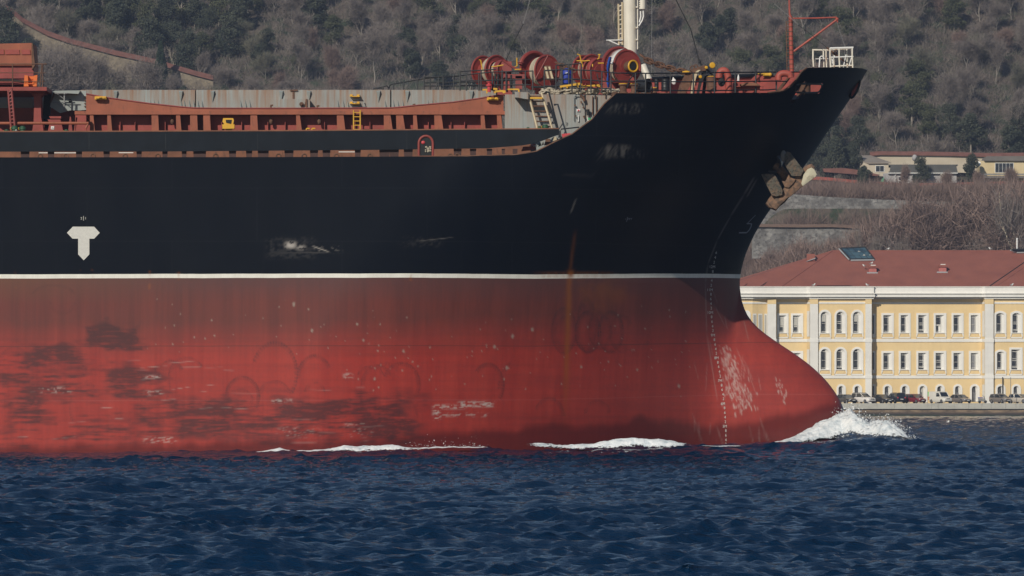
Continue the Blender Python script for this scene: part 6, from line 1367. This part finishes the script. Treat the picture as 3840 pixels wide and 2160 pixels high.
def hwin(root, x0, y0, x1, y1, Y=HYY, bars=2):
    m = MB(); m.pbox(x0-1.5,y0-1.5,x1+1.5,y1+1.5,Y-.08,Y-.01); f = hp(m, "window", M['white'], root); m = MB(); w_ = (x1-x0)/bars
    for i in range(bars): m.pbox(x0+i*w_+.6,y0,x0+(i+1)*w_-.6,y1,Y-.10,Y-.081)
    m.build("pane", GLS, f)
hwin(h1, 3284, 622, 3315, 643)
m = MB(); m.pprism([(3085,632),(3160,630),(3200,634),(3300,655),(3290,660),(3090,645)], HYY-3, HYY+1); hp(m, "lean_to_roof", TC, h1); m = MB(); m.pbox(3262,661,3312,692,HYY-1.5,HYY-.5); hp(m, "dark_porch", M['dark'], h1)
m = MB(); m.pprism([(3298,690),(3305,672),(3315,664),(3315,690)], HYY-1.9, HYY-1.8); hp(m, "green_awning", flat("awning_green", (0.12,0.35,0.2)), h1)
h2 = hroot(3450, 692, "low grey house with a dark flat roof and an air conditioner")
m = MB(); m.pbox(3312,650,3587,705,HYY-.5,HYY+6); hp(m, "wall", GRW, h2); m = MB(); m.pprism([(3336,648),(3340,620),(3585,618),(3592,648)], HYY-.9, HYY-.6); m.pbox(3334,617,3592,621,HYY-.7,HYY+8); hp(m, "roof", RDk, h2)
m = MB(); m.pbox(3330,647.5,3592,650.5,HYY-1.1,HYY-.5); hp(m, "gutter", M['white'], h2); hwin(h2, 3369, 664, 3396, 690, HYY-.5); hwin(h2, 3422, 656, 3444, 694, HYY-.5, 1)
m = MB(); m.tube([W(3357,694,HYY-.7), W(3357,656,HYY-.7), W(3364,651,HYY-.7)], .09, 6); m.tube([W(3368,677,HYY-2), W(3446,694,HYY-2)], .08, 6); hp(m, "drainpipe", M['white'], h2)
m = MB(); m.pbox(3528,652,3546,668,HYY-1.1,HYY-.6); ac = hp(m, "air_conditioner", M['cream'], h2); m = MB(); c = W(3535,660,HYY-1.12); m.torus(c,(0,1,0),.26,.07,16,6); m.build("fan_ring", M['dark'], ac)
h3 = hroot(3750, 692, "yellow house with brown roof at the right picture edge")
m = MB(); m.pbox(3674,603,3960,659,HYY+1,HYY+8); m.pbox(3673,668,3960,700,HYY-.2,HYY+8); hp(m, "wall", YLW, h3); m = MB(); m.pprism([(3690,603),(3700,586),(3960,584),(3960,603)], HYY+.5, HYY+9); hp(m, "roof", RG, h3)
m = MB(); m.pbox(3672,659,3960,668,HYY-1.2,HYY+6); hp(m, "balcony", RG, h3); m = MB(); m.pbox(3676,651,3960,656,HYY-1.3,HYY-1.2); hp(m, "balcony_glass", M['greyc'], h3); hwin(h3, 3732, 612, 3800, 646, HYY+1, 5); hwin(h3, 3692, 672, 3722, 690, HYY-.2, 2)
m = MB(); c = W(3669,616,HYY); m.lathe((c[0],c[1]-.3,c[2]),(-.5,-1,.3),[(0,.05),(.12,.35),(.16,.5)],18); m.build("satellite_dish", M['white'], label="white satellite dish on the left corner of the yellow house", cat="dish", smooth=True)
m = MB(); m.ball(W(3430,592,HYY+9), .5, 12, 8, (1,1,1.2)); m.build("water_tank", GRW, label="round grey tank rising in front of the cream garden wall", cat="tank", smooth=True)
# white post box shape high in the wood at the upper right
x, y, z = W(3198, 30, 1098)
# ------------------------------------------------------------------ trees
def twigmat(name, c0, c1):
    g = N(name, .9, .2); p = g.pos(); n1 = g.noise(p, .3, 3); n2 = g.n('ShaderNodeObjectInfo').outputs['Random']
    c = g.mix(g.step(n1,.35,.65), c0, c1); c = g.mix(g.math('MULTIPLY', n2, .35), c, tuple((a+b)/2*.55 for a, b in zip(c0, c1))); return g.out(c)
BARK = twigmat("grey_bark", (0.20,0.18,0.155), (0.33,0.295,0.25)); TW = [twigmat("bare_twigs", (0.17,0.145,0.13), (0.235,0.20,0.178)), twigmat("reddish_twigs", (0.20,0.145,0.125), (0.26,0.185,0.155)), twigmat("olive_twigs", (0.13,0.125,0.095), (0.19,0.18,0.13))]
PB = twigmat("pale_bark", (0.38,0.33,0.25), (0.50,0.44,0.34))
LF = [twigmat("evergreen_leaves", (0.046,0.056,0.040), (0.082,0.090,0.062)), twigmat("olive_leaves", (0.06,0.068,0.036), (0.105,0.112,0.062)), twigmat("cypress_leaves", (0.020,0.035,0.022), (0.038,0.058,0.034))]
def bare_tree_mesh(seed, H_, spread, ntw, twl=1.0, twr=.02, trunk_r=.16, lean=0):
    r = random.Random(seed); br = MB(); tips = []
    def grow(p, d, L, rad, lev):
        n = 4; pts = [p]; q = p; dd = d.copy()
        for i in range(n):
            dd = (dd+Vector((r.gauss(0,.16), r.gauss(0,.16), r.gauss(0.04,.10)))).normalized(); q = q+dd*(L/n); pts.append(q)
        br.tube(pts, [rad*(1-.55*i/n) for i in range(n+1)], 5 if lev < 2 else 3)
        if lev >= 3 or L < .8:
            for i in range(1, n+1): tips.append((pts[i], dd))
            return
        k = r.choice([3,4,4,5]) if lev else r.choice([4,5,6])
        for j in range(k):
            t = r.uniform(.35, 1.0) if j else 1.0; idx = min(n, max(1, int(t*n+.5))); b = pts[idx]
            az_ = r.uniform(0, 2*math.pi); up = r.uniform(.35, 1.0) if lev < 2 else r.uniform(-.1,.9)
            nd = (dd*.7+Vector((math.cos(az_)*spread, math.sin(az_)*spread, up*.6))).normalized()
            grow(b, nd, L*r.uniform(.52,.76), rad*.5, lev+1)
        if lev >= 1:
            for i in range(2, n+1): tips.append((pts[i], dd))
    grow(Vector((0,0,-.6)), Vector((lean,0,1)).normalized(), H_*.42, trunk_r, 0)
    rg = np.random.default_rng(seed); T = np.array([t[0][:] for t in tips]); D = np.array([t[1][:] for t in tips]); k = rg.integers(0, len(T), ntw)
    base = T[k]+rg.normal(0, .35, (ntw,3)); d = D[k]*.5+rg.normal(0, .6, (ntw,3))+np.array([0,0,.25]); d /= np.linalg.norm(d, axis=1)[:,None]; L = rg.uniform(.5,1.5,ntw)[:,None]*twl
    s = np.cross(d, rg.normal(0,1,(ntw,3))); s /= np.linalg.norm(s, axis=1)[:,None]; w_ = rg.uniform(.6,1.3,ntw)[:,None]*twr
    mid = base+d*L*.5+rg.normal(0,.08,(ntw,3)); end = base+d*L
    V = np.concatenate([base-s*w_, base+s*w_, mid+s*w_*.7, mid-s*w_*.7, end]); n = ntw; ar = np.arange(n)
    F3 = np.concatenate([np.stack([ar, ar+n, ar+2*n],-1), np.stack([ar, ar+2*n, ar+3*n],-1), np.stack([ar+3*n, ar+2*n, ar+4*n],-1)])
    return br, V, F3
def leaf_mesh(seed, H_, Rr, n, lumps, size, shape='round', z0=.25):
    rg = np.random.default_rng(seed); P = []
    if shape == 'cyp':
        z = rg.beta(1.3,1.4,n)*H_; rad = Rr*np.sqrt(np.clip(1-(z/H_-.35)**2*1.9,0.02,1))*(1-(z/H_)**3*.8); rad *= .55+.55*np.sqrt(rg.uniform(0,1,n)); a = rg.uniform(0,6.283,n); rad *= .85+.3*vnoise(a*2.2, z*.9, seed)
        P = np.stack([rad*np.cos(a), rad*np.sin(a), z],-1)
    else:
        C = []
        for i in range(lumps):
            t = rg.uniform(0,6.283); hz_ = rg.uniform(.16,.88); q = Rr*rg.uniform(.05,.8)*math.sqrt(max(.1,1-((hz_-.42)/.55)**2)); C.append((q*math.cos(t), q*math.sin(t), H_*hz_, Rr*rg.uniform(.26,.46)))
        C = np.array(C); k = rg.integers(0, lumps, n); u = rg.normal(0,1,(n,3)); u /= np.linalg.norm(u, axis=1)[:,None]; u[:,2] = u[:,2]*.75+.08
        P = C[k,:3]+u*C[k,3][:,None]*(.65+.45*rg.uniform(0,1,n)[:,None])
    a = rg.normal(0,1,(n,3)); a /= np.linalg.norm(a, axis=1)[:,None]; b = np.cross(a, rg.normal(0,1,(n,3))); b /= np.linalg.norm(b, axis=1)[:,None]; s = size*rg.uniform(.6,1.4,n)[:,None]
    V = np.concatenate([P-a*s-b*s*.5, P+a*s-b*s*.4, P+b*s*.8]); ar = np.arange(n); return V, np.stack([ar, ar+n, ar+2*n],-1)
def proto_tree(kind, seed):
    if kind[0] == 'bare':
        _, H_, sp, ntw, mat, bark, tr = kind; br, V, F3 = bare_tree_mesh(seed, H_, sp, ntw, trunk_r=tr)
        b = MB(); me = bpy.data.meshes.new("trunk"); me.from_pydata([tuple(v) for v in br.v], [], br.f); me.materials.append(bark)
        mc = bpy.data.meshes.new("crown"); mc.from_pydata(V.tolist(), [], F3.tolist()); mc.materials.append(mat); return me, mc
    _, H_, R_, n, lum, size, shape, mat = kind; V, F3 = leaf_mesh(seed, H_, R_, n, lum, size, shape)
    me = bpy.data.meshes.new("trunk"); t = MB(); t.tube([(0,0,-.8),(.05,0,H_*.3),(0,.1,H_*.7)], [.2,.15,.05], 6); 
    for i in range(4): q = i*1.6+seed; t.tube([(0,0,H_*.3),(math.cos(q)*R_*.4,math.sin(q)*R_*.4,H_*.6)], [.09,.03], 4)
    me.from_pydata([tuple(v) for v in t.v], [], t.f); me.materials.append(BARK); mc = bpy.data.meshes.new("crown"); mc.from_pydata(V.tolist(), [], F3.tolist()); mc.materials.append(mat); return me, mc
PT_ = {}
for s in range(4): PT_['bare%d' % s] = proto_tree(('bare', 8.5+s*.8, .75, 3400, TW[0], BARK, .15), 100+s)
for s in range(2): PT_['red%d' % s] = proto_tree(('bare', 6.5+s, .6, 5200, TW[1], TW[1], .07), 120+s)
for s in range(2): PT_['olive%d' % s] = proto_tree(('bare', 7.5+s, .85, 3800, TW[2], BARK, .13), 130+s)
for s in range(3): PT_['ever%d' % s] = proto_tree(('leaf', 6.5+s*1.2, 2.6+.3*s, 7000, 26, .15, 'round', LF[0]), 140+s)
for s in range(2): PT_['mix%d' % s] = proto_tree(('leaf', 7.5+s, 2.8, 5200, 22, .13, 'round', LF[1]), 150+s)
PT_['cyp'] = proto_tree(('leaf', 9.5, 1.35, 5200, 1, .16, 'cyp', LF[2]), 160)
PT_['plane'] = proto_tree(('bare', 14.0, .72, 4200, TW[0], PB, .30), 171); PT_['plane2'] = proto_tree(('bare', 13.0, .8, 4000, TW[0], PB, .26), 177)
PT_['snag'] = proto_tree(('bare', 9.0, .35, 250, TW[0], PB, .16), 181)
def put_tree(kind, x, y, z, s, rz, label, group=None, name=None, cat="tree", sz=None):
    me, mc = PT_[kind]; o = empty(name or "bare_tree", (x,y,z), label, cat, group, rz); o.scale = (s,s,sz or s)
    for nm, d in (("trunk", me), ("crown", mc)):
        c = bpy.data.objects.new(nm, d); COL.objects.link(c); c.parent = o
    return o
rt = random.Random(99); count = 0; placed = []
LAB = {'bare':("bare_tree","leafless grey-brown tree, one of many crowding the wooded hillside","bare trees on the wooded hillside"),
       'red':("bare_tree","leafless reddish-brown tree, one of many crowding the wooded hillside","reddish bare trees on the wooded hillside"),
       'olive':("bare_tree","thin tree with olive-grey twigs among the hillside wood","olive-grey trees on the wooded hillside"),
       'ever':("evergreen_tree","dark green bushy evergreen among the bare trees of the hillside","dark evergreens on the wooded hillside"),
       'mix':("evergreen_tree","dull olive leafy tree among the bare trees of the hillside","olive leafy trees on the wooded hillside")}
def px_of(x, y, z): return 1920+x*F/y, HOR-(z-EYE)*F/y
EVER_SPOTS = [(180,60),(300,80),(480,60),(620,90),(730,60),(780,110),(900,70),(1000,150),(640,170),(860,170),(1530,180),(1540,240),(1710,130),(1720,200),(1650,290),(60,130),(560,200),(700,230),(980,210),(2700,110),(2740,70),(2650,150),(1900,30),(3560,480),(3640,530),(3820,500),(3120,560),(3060,590),(1330,60),(1180,60),(330,30),(440,100),(3790,560),(3220,520)]
MIX_SPOTS = [(420,40),(540,100),(930,20),(680,30),(1600,60),(820,50),(2960,190),(2900,240),(3170,130),(2760,240),(3420,420),(3480,480),(1250,120),(1120,220),(760,190)]
def too_close(x, y, d): return any((x-a)**2+(y-b)**2 < d*d for a, b in placed)
def ground_at(px, py):
    for Y in np.arange(1024, 1135, .8):
        x = (px-1920)*Y/F; z = EYE+(HOR-py)*Y/F
        if float(hill(x, Y)) >= z: return x, Y, float(hill(x, Y))
    return None
def blocked(px, py):
    # keep the strip in front of the stone wall open enough
    return False
for spots, kinds in ((EVER_SPOTS, ['ever0','ever1','ever2']), (MIX_SPOTS, ['mix0','mix1'])):
    for px, py in spots:
        g_ = ground_at(px, py+55)
        if not g_: continue
        k = rt.choice(kinds); nm, lb_, gp_ = LAB[k[:-1]]; s = rt.uniform(.75,1.15); put_tree(k, g_[0], g_[1], g_[2]-.3, s, rt.uniform(0,6.28), lb_, gp_, nm); placed.append((g_[0], g_[1])); count += 1
tries = 0
while count < 262 and tries < 9000:
    tries += 1; px = rt.uniform(-120, 3960); py = rt.uniform(-60, 570)
    g_ = ground_at(px, py)
    if not g_: continue
    x, y, z = g_
    if px < 1000 and y < 1060 and z < EYE+(HOR-(40+px*.29))*y/F+1.0 and rt.random() < .55: continue
    if too_close(x, y, 4.6 if count < 200 else 3.6): continue
    if px < 2900 and py > 400: continue
    rr = rt.random(); kk = ('bare' if rr < .62 else 'red' if rr < .74 else 'olive' if rr < .90 else 'bare' if rr < .93 else 'mix')
    if kk == 'bare': k = 'bare%d' % rt.randrange(4)
    elif kk == 'ever': k = 'ever%d' % rt.randrange(3)
    else: k = kk+'%d' % rt.randrange(2)
    nm, lb_, gp_ = LAB[kk]; s = rt.uniform(.7, 1.15); put_tree(k, x, y, z-.3, s, rt.uniform(0,6.28), lb_, gp_, nm); placed.append((x, y)); count += 1
# singled-out trees
def spot(kind, px, py, Y, s, label, name="bare_tree", rz=0., cat="tree", sz=None):
    x, y, z = W(px, py, Y); zg = float(hill(x, y))-.3; Hk = {'p':13.5,'b':9.5,'r':7,'o':8,'e':7.5,'m':8,'c':9.5,'s':9}[kind[0]]
    if zg < z-.2: sz = (z+s*Hk-zg)/Hk; print('snap', label[:40], round(z-zg,1), round(sz/s,2)); z = zg; s = s if sz < 1.6*s else s*1.2
    return put_tree(kind, x, y, z, s, rz, label, None, name, cat, sz)
spot('cyp', 602, 345, 1047, 1.0, "narrow dark cypress standing before the diagonal stone wall", "cypress_tree")
spot('plane', 3785, 1000, 960, 1.3, "tall pale-barked leafless tree behind the roof at the right edge", rz=1.0); spot('plane2', 3700, 1005, 960.5, 1.05, "pale-barked leafless tree left of the tall one behind the roof", rz=2.4); spot('plane2', 3440, 990, 961, .8, "smaller pale-barked bare tree behind the middle of the roof ridge", rz=4.0); spot('plane', 3290, 975, 962, .6, "low pale forked tree just right of the left skylight", rz=5.0)
spot('snag', 2770, 1010, 960, .8, "thin pale forked tree beside the red hull and the roof edge", rz=.6)
spot('plane', 3490, 700, 1030, .8, "pale forked tree behind the long cream garden wall", rz=2.0); spot('plane', 3100, 640, 1034, .85, "leafless tree with pale trunk just right of the ship's stem", rz=3.1); spot('plane2', 3790, 560, 1036, .9, "pale crooked tree above the yellow house", rz=1.4)
spot('snag', 655, 250, 1056, .55, "pale slender trunk rising above the diagonal wall near the cypress", rz=.3)
for i, (px, py, s, lb_) in enumerate(((3190,640,.85,"round dark green bush left of the cream house"),(3130,650,.9,"wide dark green bush hiding the slope beside the ship's stem"),(3455,690,.55,"dark bush against the front of the grey house"),(3645,650,.6,"dark bush between the grey and the yellow house"),(3240,715,.6,"dark shrub on the terrace under the cream house"),(3430,735,.3,"small green shrub at the foot of the terrace wall"),(3485,735,.3,"green shrub right of the smaller one at the foot of the terrace wall"))):
    spot('ever%d' % (i % 3), px, py, [1012,1008,1006.5,1007,1000,1000,1000][i], s, lb_, "green_bush", i*1.3, "bush")
for px, py, s, lb_ in ((3560,700,.5,"bare reddish bush before the air conditioner"),(3780,700,.6,"bare reddish bush before the yellow house"),(3390,660,.4,"leafless shrub before the grey roof"),(3660,700,.5,"twiggy brown bush left of the yellow house")):
    spot('red%d' % (px % 2), px, py, 1001.5, s, lb_, "bare_bush", px*.1, "bush")
rb = random.Random(5)
for i in range(60):   # bushes on the bank behind the red roof, taller to the right
    px = 2880+i*16.5+rb.uniform(-10,10); ttop = np.interp(px, [2880,3050,3200,3300,3400,3860], [930,905,865,790,745,700])+rb.uniform(-15,60); Yb = rb.uniform(966, 977)
    x = (px-1920)*Yb/F; zg = float(hill(x, Yb)); zt = EYE+(HOR-ttop)*Yb/F; s = max(.3, (zt-zg)/6.6)
    put_tree('red%d' % (i % 2), x, Yb, zg-.4, s, rb.uniform(0,6.28), "reddish leafless bush-like tree in the row behind the red roof", "reddish leafless trees behind the red roof", "bare_tree")
for i in range(36):   # in front of the diagonal wall
    px = rb.choice([rb.uniform(20,480), rb.uniform(60,1150)]); Yb = rb.uniform(1030, 1046); x = (px-1920)*Yb/F; zg = float(hill(x, Yb)); ttop = np.interp(px, [0,300,500,850,1150], [110,190,235,290,320])+rb.uniform(-25,50); zt = EYE+(HOR-ttop)*Yb/F; s = max(.35, min(1.5,(zt-zg)/8.5))
    if 560 < px < 640: continue
    put_tree(rb.choice(['bare0','bare1','olive0','bare2']), x, Yb, zg-.4, s, rb.uniform(0,6.28), "leafless tree in front of the diagonal stone wall", "leafless trees in front of the diagonal stone wall", "bare_tree")
for px, py, s, lb_ in ((440,345,.75,"dark green bush low on the slope left of the cypress"),(500,345,.6,"dark bush between the other bush and the cypress"),(690,348,.45,"small dark bush right of the cypress"),(840,345,.45,"dark green shrub at the lower end of the diagonal wall")):
    spot('ever1', px, py+40, 1040, s, lb_, "green_bush", px*.1, "bush")
for px, py, s, k_, lb_ in ((20,190,1.05,'ever2',"tall dark evergreen at the left picture edge by the stone wall's upper end"),(105,235,.85,'ever0',"dark evergreen just above the red crane housing"),(-40,120,1.1,'bare1',"bare tree at the upper left corner")):
    g_ = W(px, py, 1044); put_tree(k_, g_[0], 1044, g_[2]-1, s, px*.1, lb_, None, "evergreen_tree" if k_[0] == 'e' else "bare_tree")
# ------------------------------------------------------------------ scrub: nobody could count these
def scrub(name, n, xr, yr, L, wdt, mat, label, seed, cond=None, upb=.5, clump=2.2):
    rg = np.random.default_rng(seed); X = rg.uniform(*xr, n*2); Y = rg.uniform(*yr, n*2)
    d = fbm(X/clump, Y/clump, seed, 3); keep = d > rg.uniform(.25,.62,n*2); X, Y = X[keep][:n], Y[keep][:n]; n = len(X); d = fbm(X/clump, Y/clump, seed, 3)
    if cond is not None: k = cond(X, Y); X, Y, d = X[k], Y[k], d[k]; n = len(X)
    Z = hill(X, Y)+rg.uniform(-.2,1,n)**1*np.clip((d-.3)*7,0,2.4)*rg.uniform(.2,1,n)
    v = rg.normal(0,.55,(n,3)); v[:,2] = np.abs(v[:,2])+upb; v /= np.linalg.norm(v,axis=1)[:,None]; s = np.cross(v, rg.normal(0,1,(n,3))); s /= np.linalg.norm(s,axis=1)[:,None]; l = rg.uniform(.4,1.2,n)[:,None]*L
    B = np.stack([X,Y,Z],-1); w_ = rg.uniform(.6,1.3,n)[:,None]*wdt; m_ = B+v*l*.5+rg.normal(0,.1,(n,3)); V = np.concatenate([B-s*w_, B+s*w_, m_+s*w_*.7, m_-s*w_*.7, B+v*l]); a = np.arange(n)
    F3 = np.concatenate([np.stack([a,a+n,a+2*n],-1), np.stack([a,a+2*n,a+3*n],-1), np.stack([a+3*n,a+2*n,a+4*n],-1)])
    mesh_np(name, V, F3, mat, False, label=label, cat="scrub", kind="stuff")
scrub("hillside_scrub", 120000, (-100,104), (1022,1128), 1.7, .028, TW[0], "tangle of bare grey-brown brushwood between the hillside trees", 201)
scrub("hillside_scrub", 45000, (-100,104), (1036,1128), 1.5, .03, TW[2], "olive-grey undergrowth mixed into the hillside brushwood", 205)
def lowc(X, Y): return (X > 30)
scrub("bank_scrub", 110000, (30,104), (956,984.5), 3.2, .026, TW[1], "thicket of reddish bare bushes on the bank behind the red roof", 202, lowc, clump=3.5)
scrub("terrace_scrub", 48000, (40,104), (987,1002.5), 2.6, .026, TW[1], "bare reddish bushes on the terrace below the houses", 203, None)
def leftc(X, Y): return X < -20
scrub("slope_scrub", 60000, (-100,-20), (1030,1051), 2.2, .028, TW[0], "bare bushes on the slope under the diagonal stone wall", 204, leftc)
g = N("ivy_leaves", .8, .2); g.out(g.mix(g.noise(g.pos(), .5, 3), (0.02,0.04,0.018), (0.05,0.075,0.03))); rg = np.random.default_rng(8)
n = 60000; X = rg.uniform(-100,104,n); Y = rg.uniform(1026,1125,n); k = fbm(X/5, Y/5, 311, 3) > .54+.06*sstep(X, -20, 20); X, Y = X[k], Y[k]; n = len(X); P = np.stack([X,Y,hill(X,Y)+rg.uniform(0,1.6,n)*sstep(fbm(X/5,Y/5,311,3),.52,.7)],-1)
a = rg.normal(0,1,(n,3)); a /= np.linalg.norm(a,axis=1)[:,None]; b = np.cross(a, rg.normal(0,1,(n,3))); b /= np.linalg.norm(b,axis=1)[:,None]; V = np.concatenate([P-a*.17,P+a*.17,P+b*.2]); ar = np.arange(n)
mesh_np("ivy_undergrowth", V, np.stack([ar,ar+n,ar+2*n],-1), g.m, False, label="patches of dark ivy and low evergreen leaves on the hillside floor", cat="undergrowth", kind="stuff")

# ------------------------------------------------------------------ haze
g = N("haze_air"); g.t.nodes.remove(g.b); pv = g.n('ShaderNodeVolumePrincipled'); out = [x for x in g.t.nodes if x.type == 'OUTPUT_MATERIAL'][0]
g.t.links.new(pv.outputs[0], out.inputs['Volume']); pv.inputs['Color'].default_value = (0.60,0.72,1.0,1); pv.inputs['Density'].default_value = HAZE; pv.inputs['Anisotropy'].default_value = 0.2
m = MB(); m.box(-3100, 3100, -30, 1310, -3.6, 215); hz = m.build("haze", g.m, label="thin pale blue air haze over the strait", cat="haze", kind='stuff')
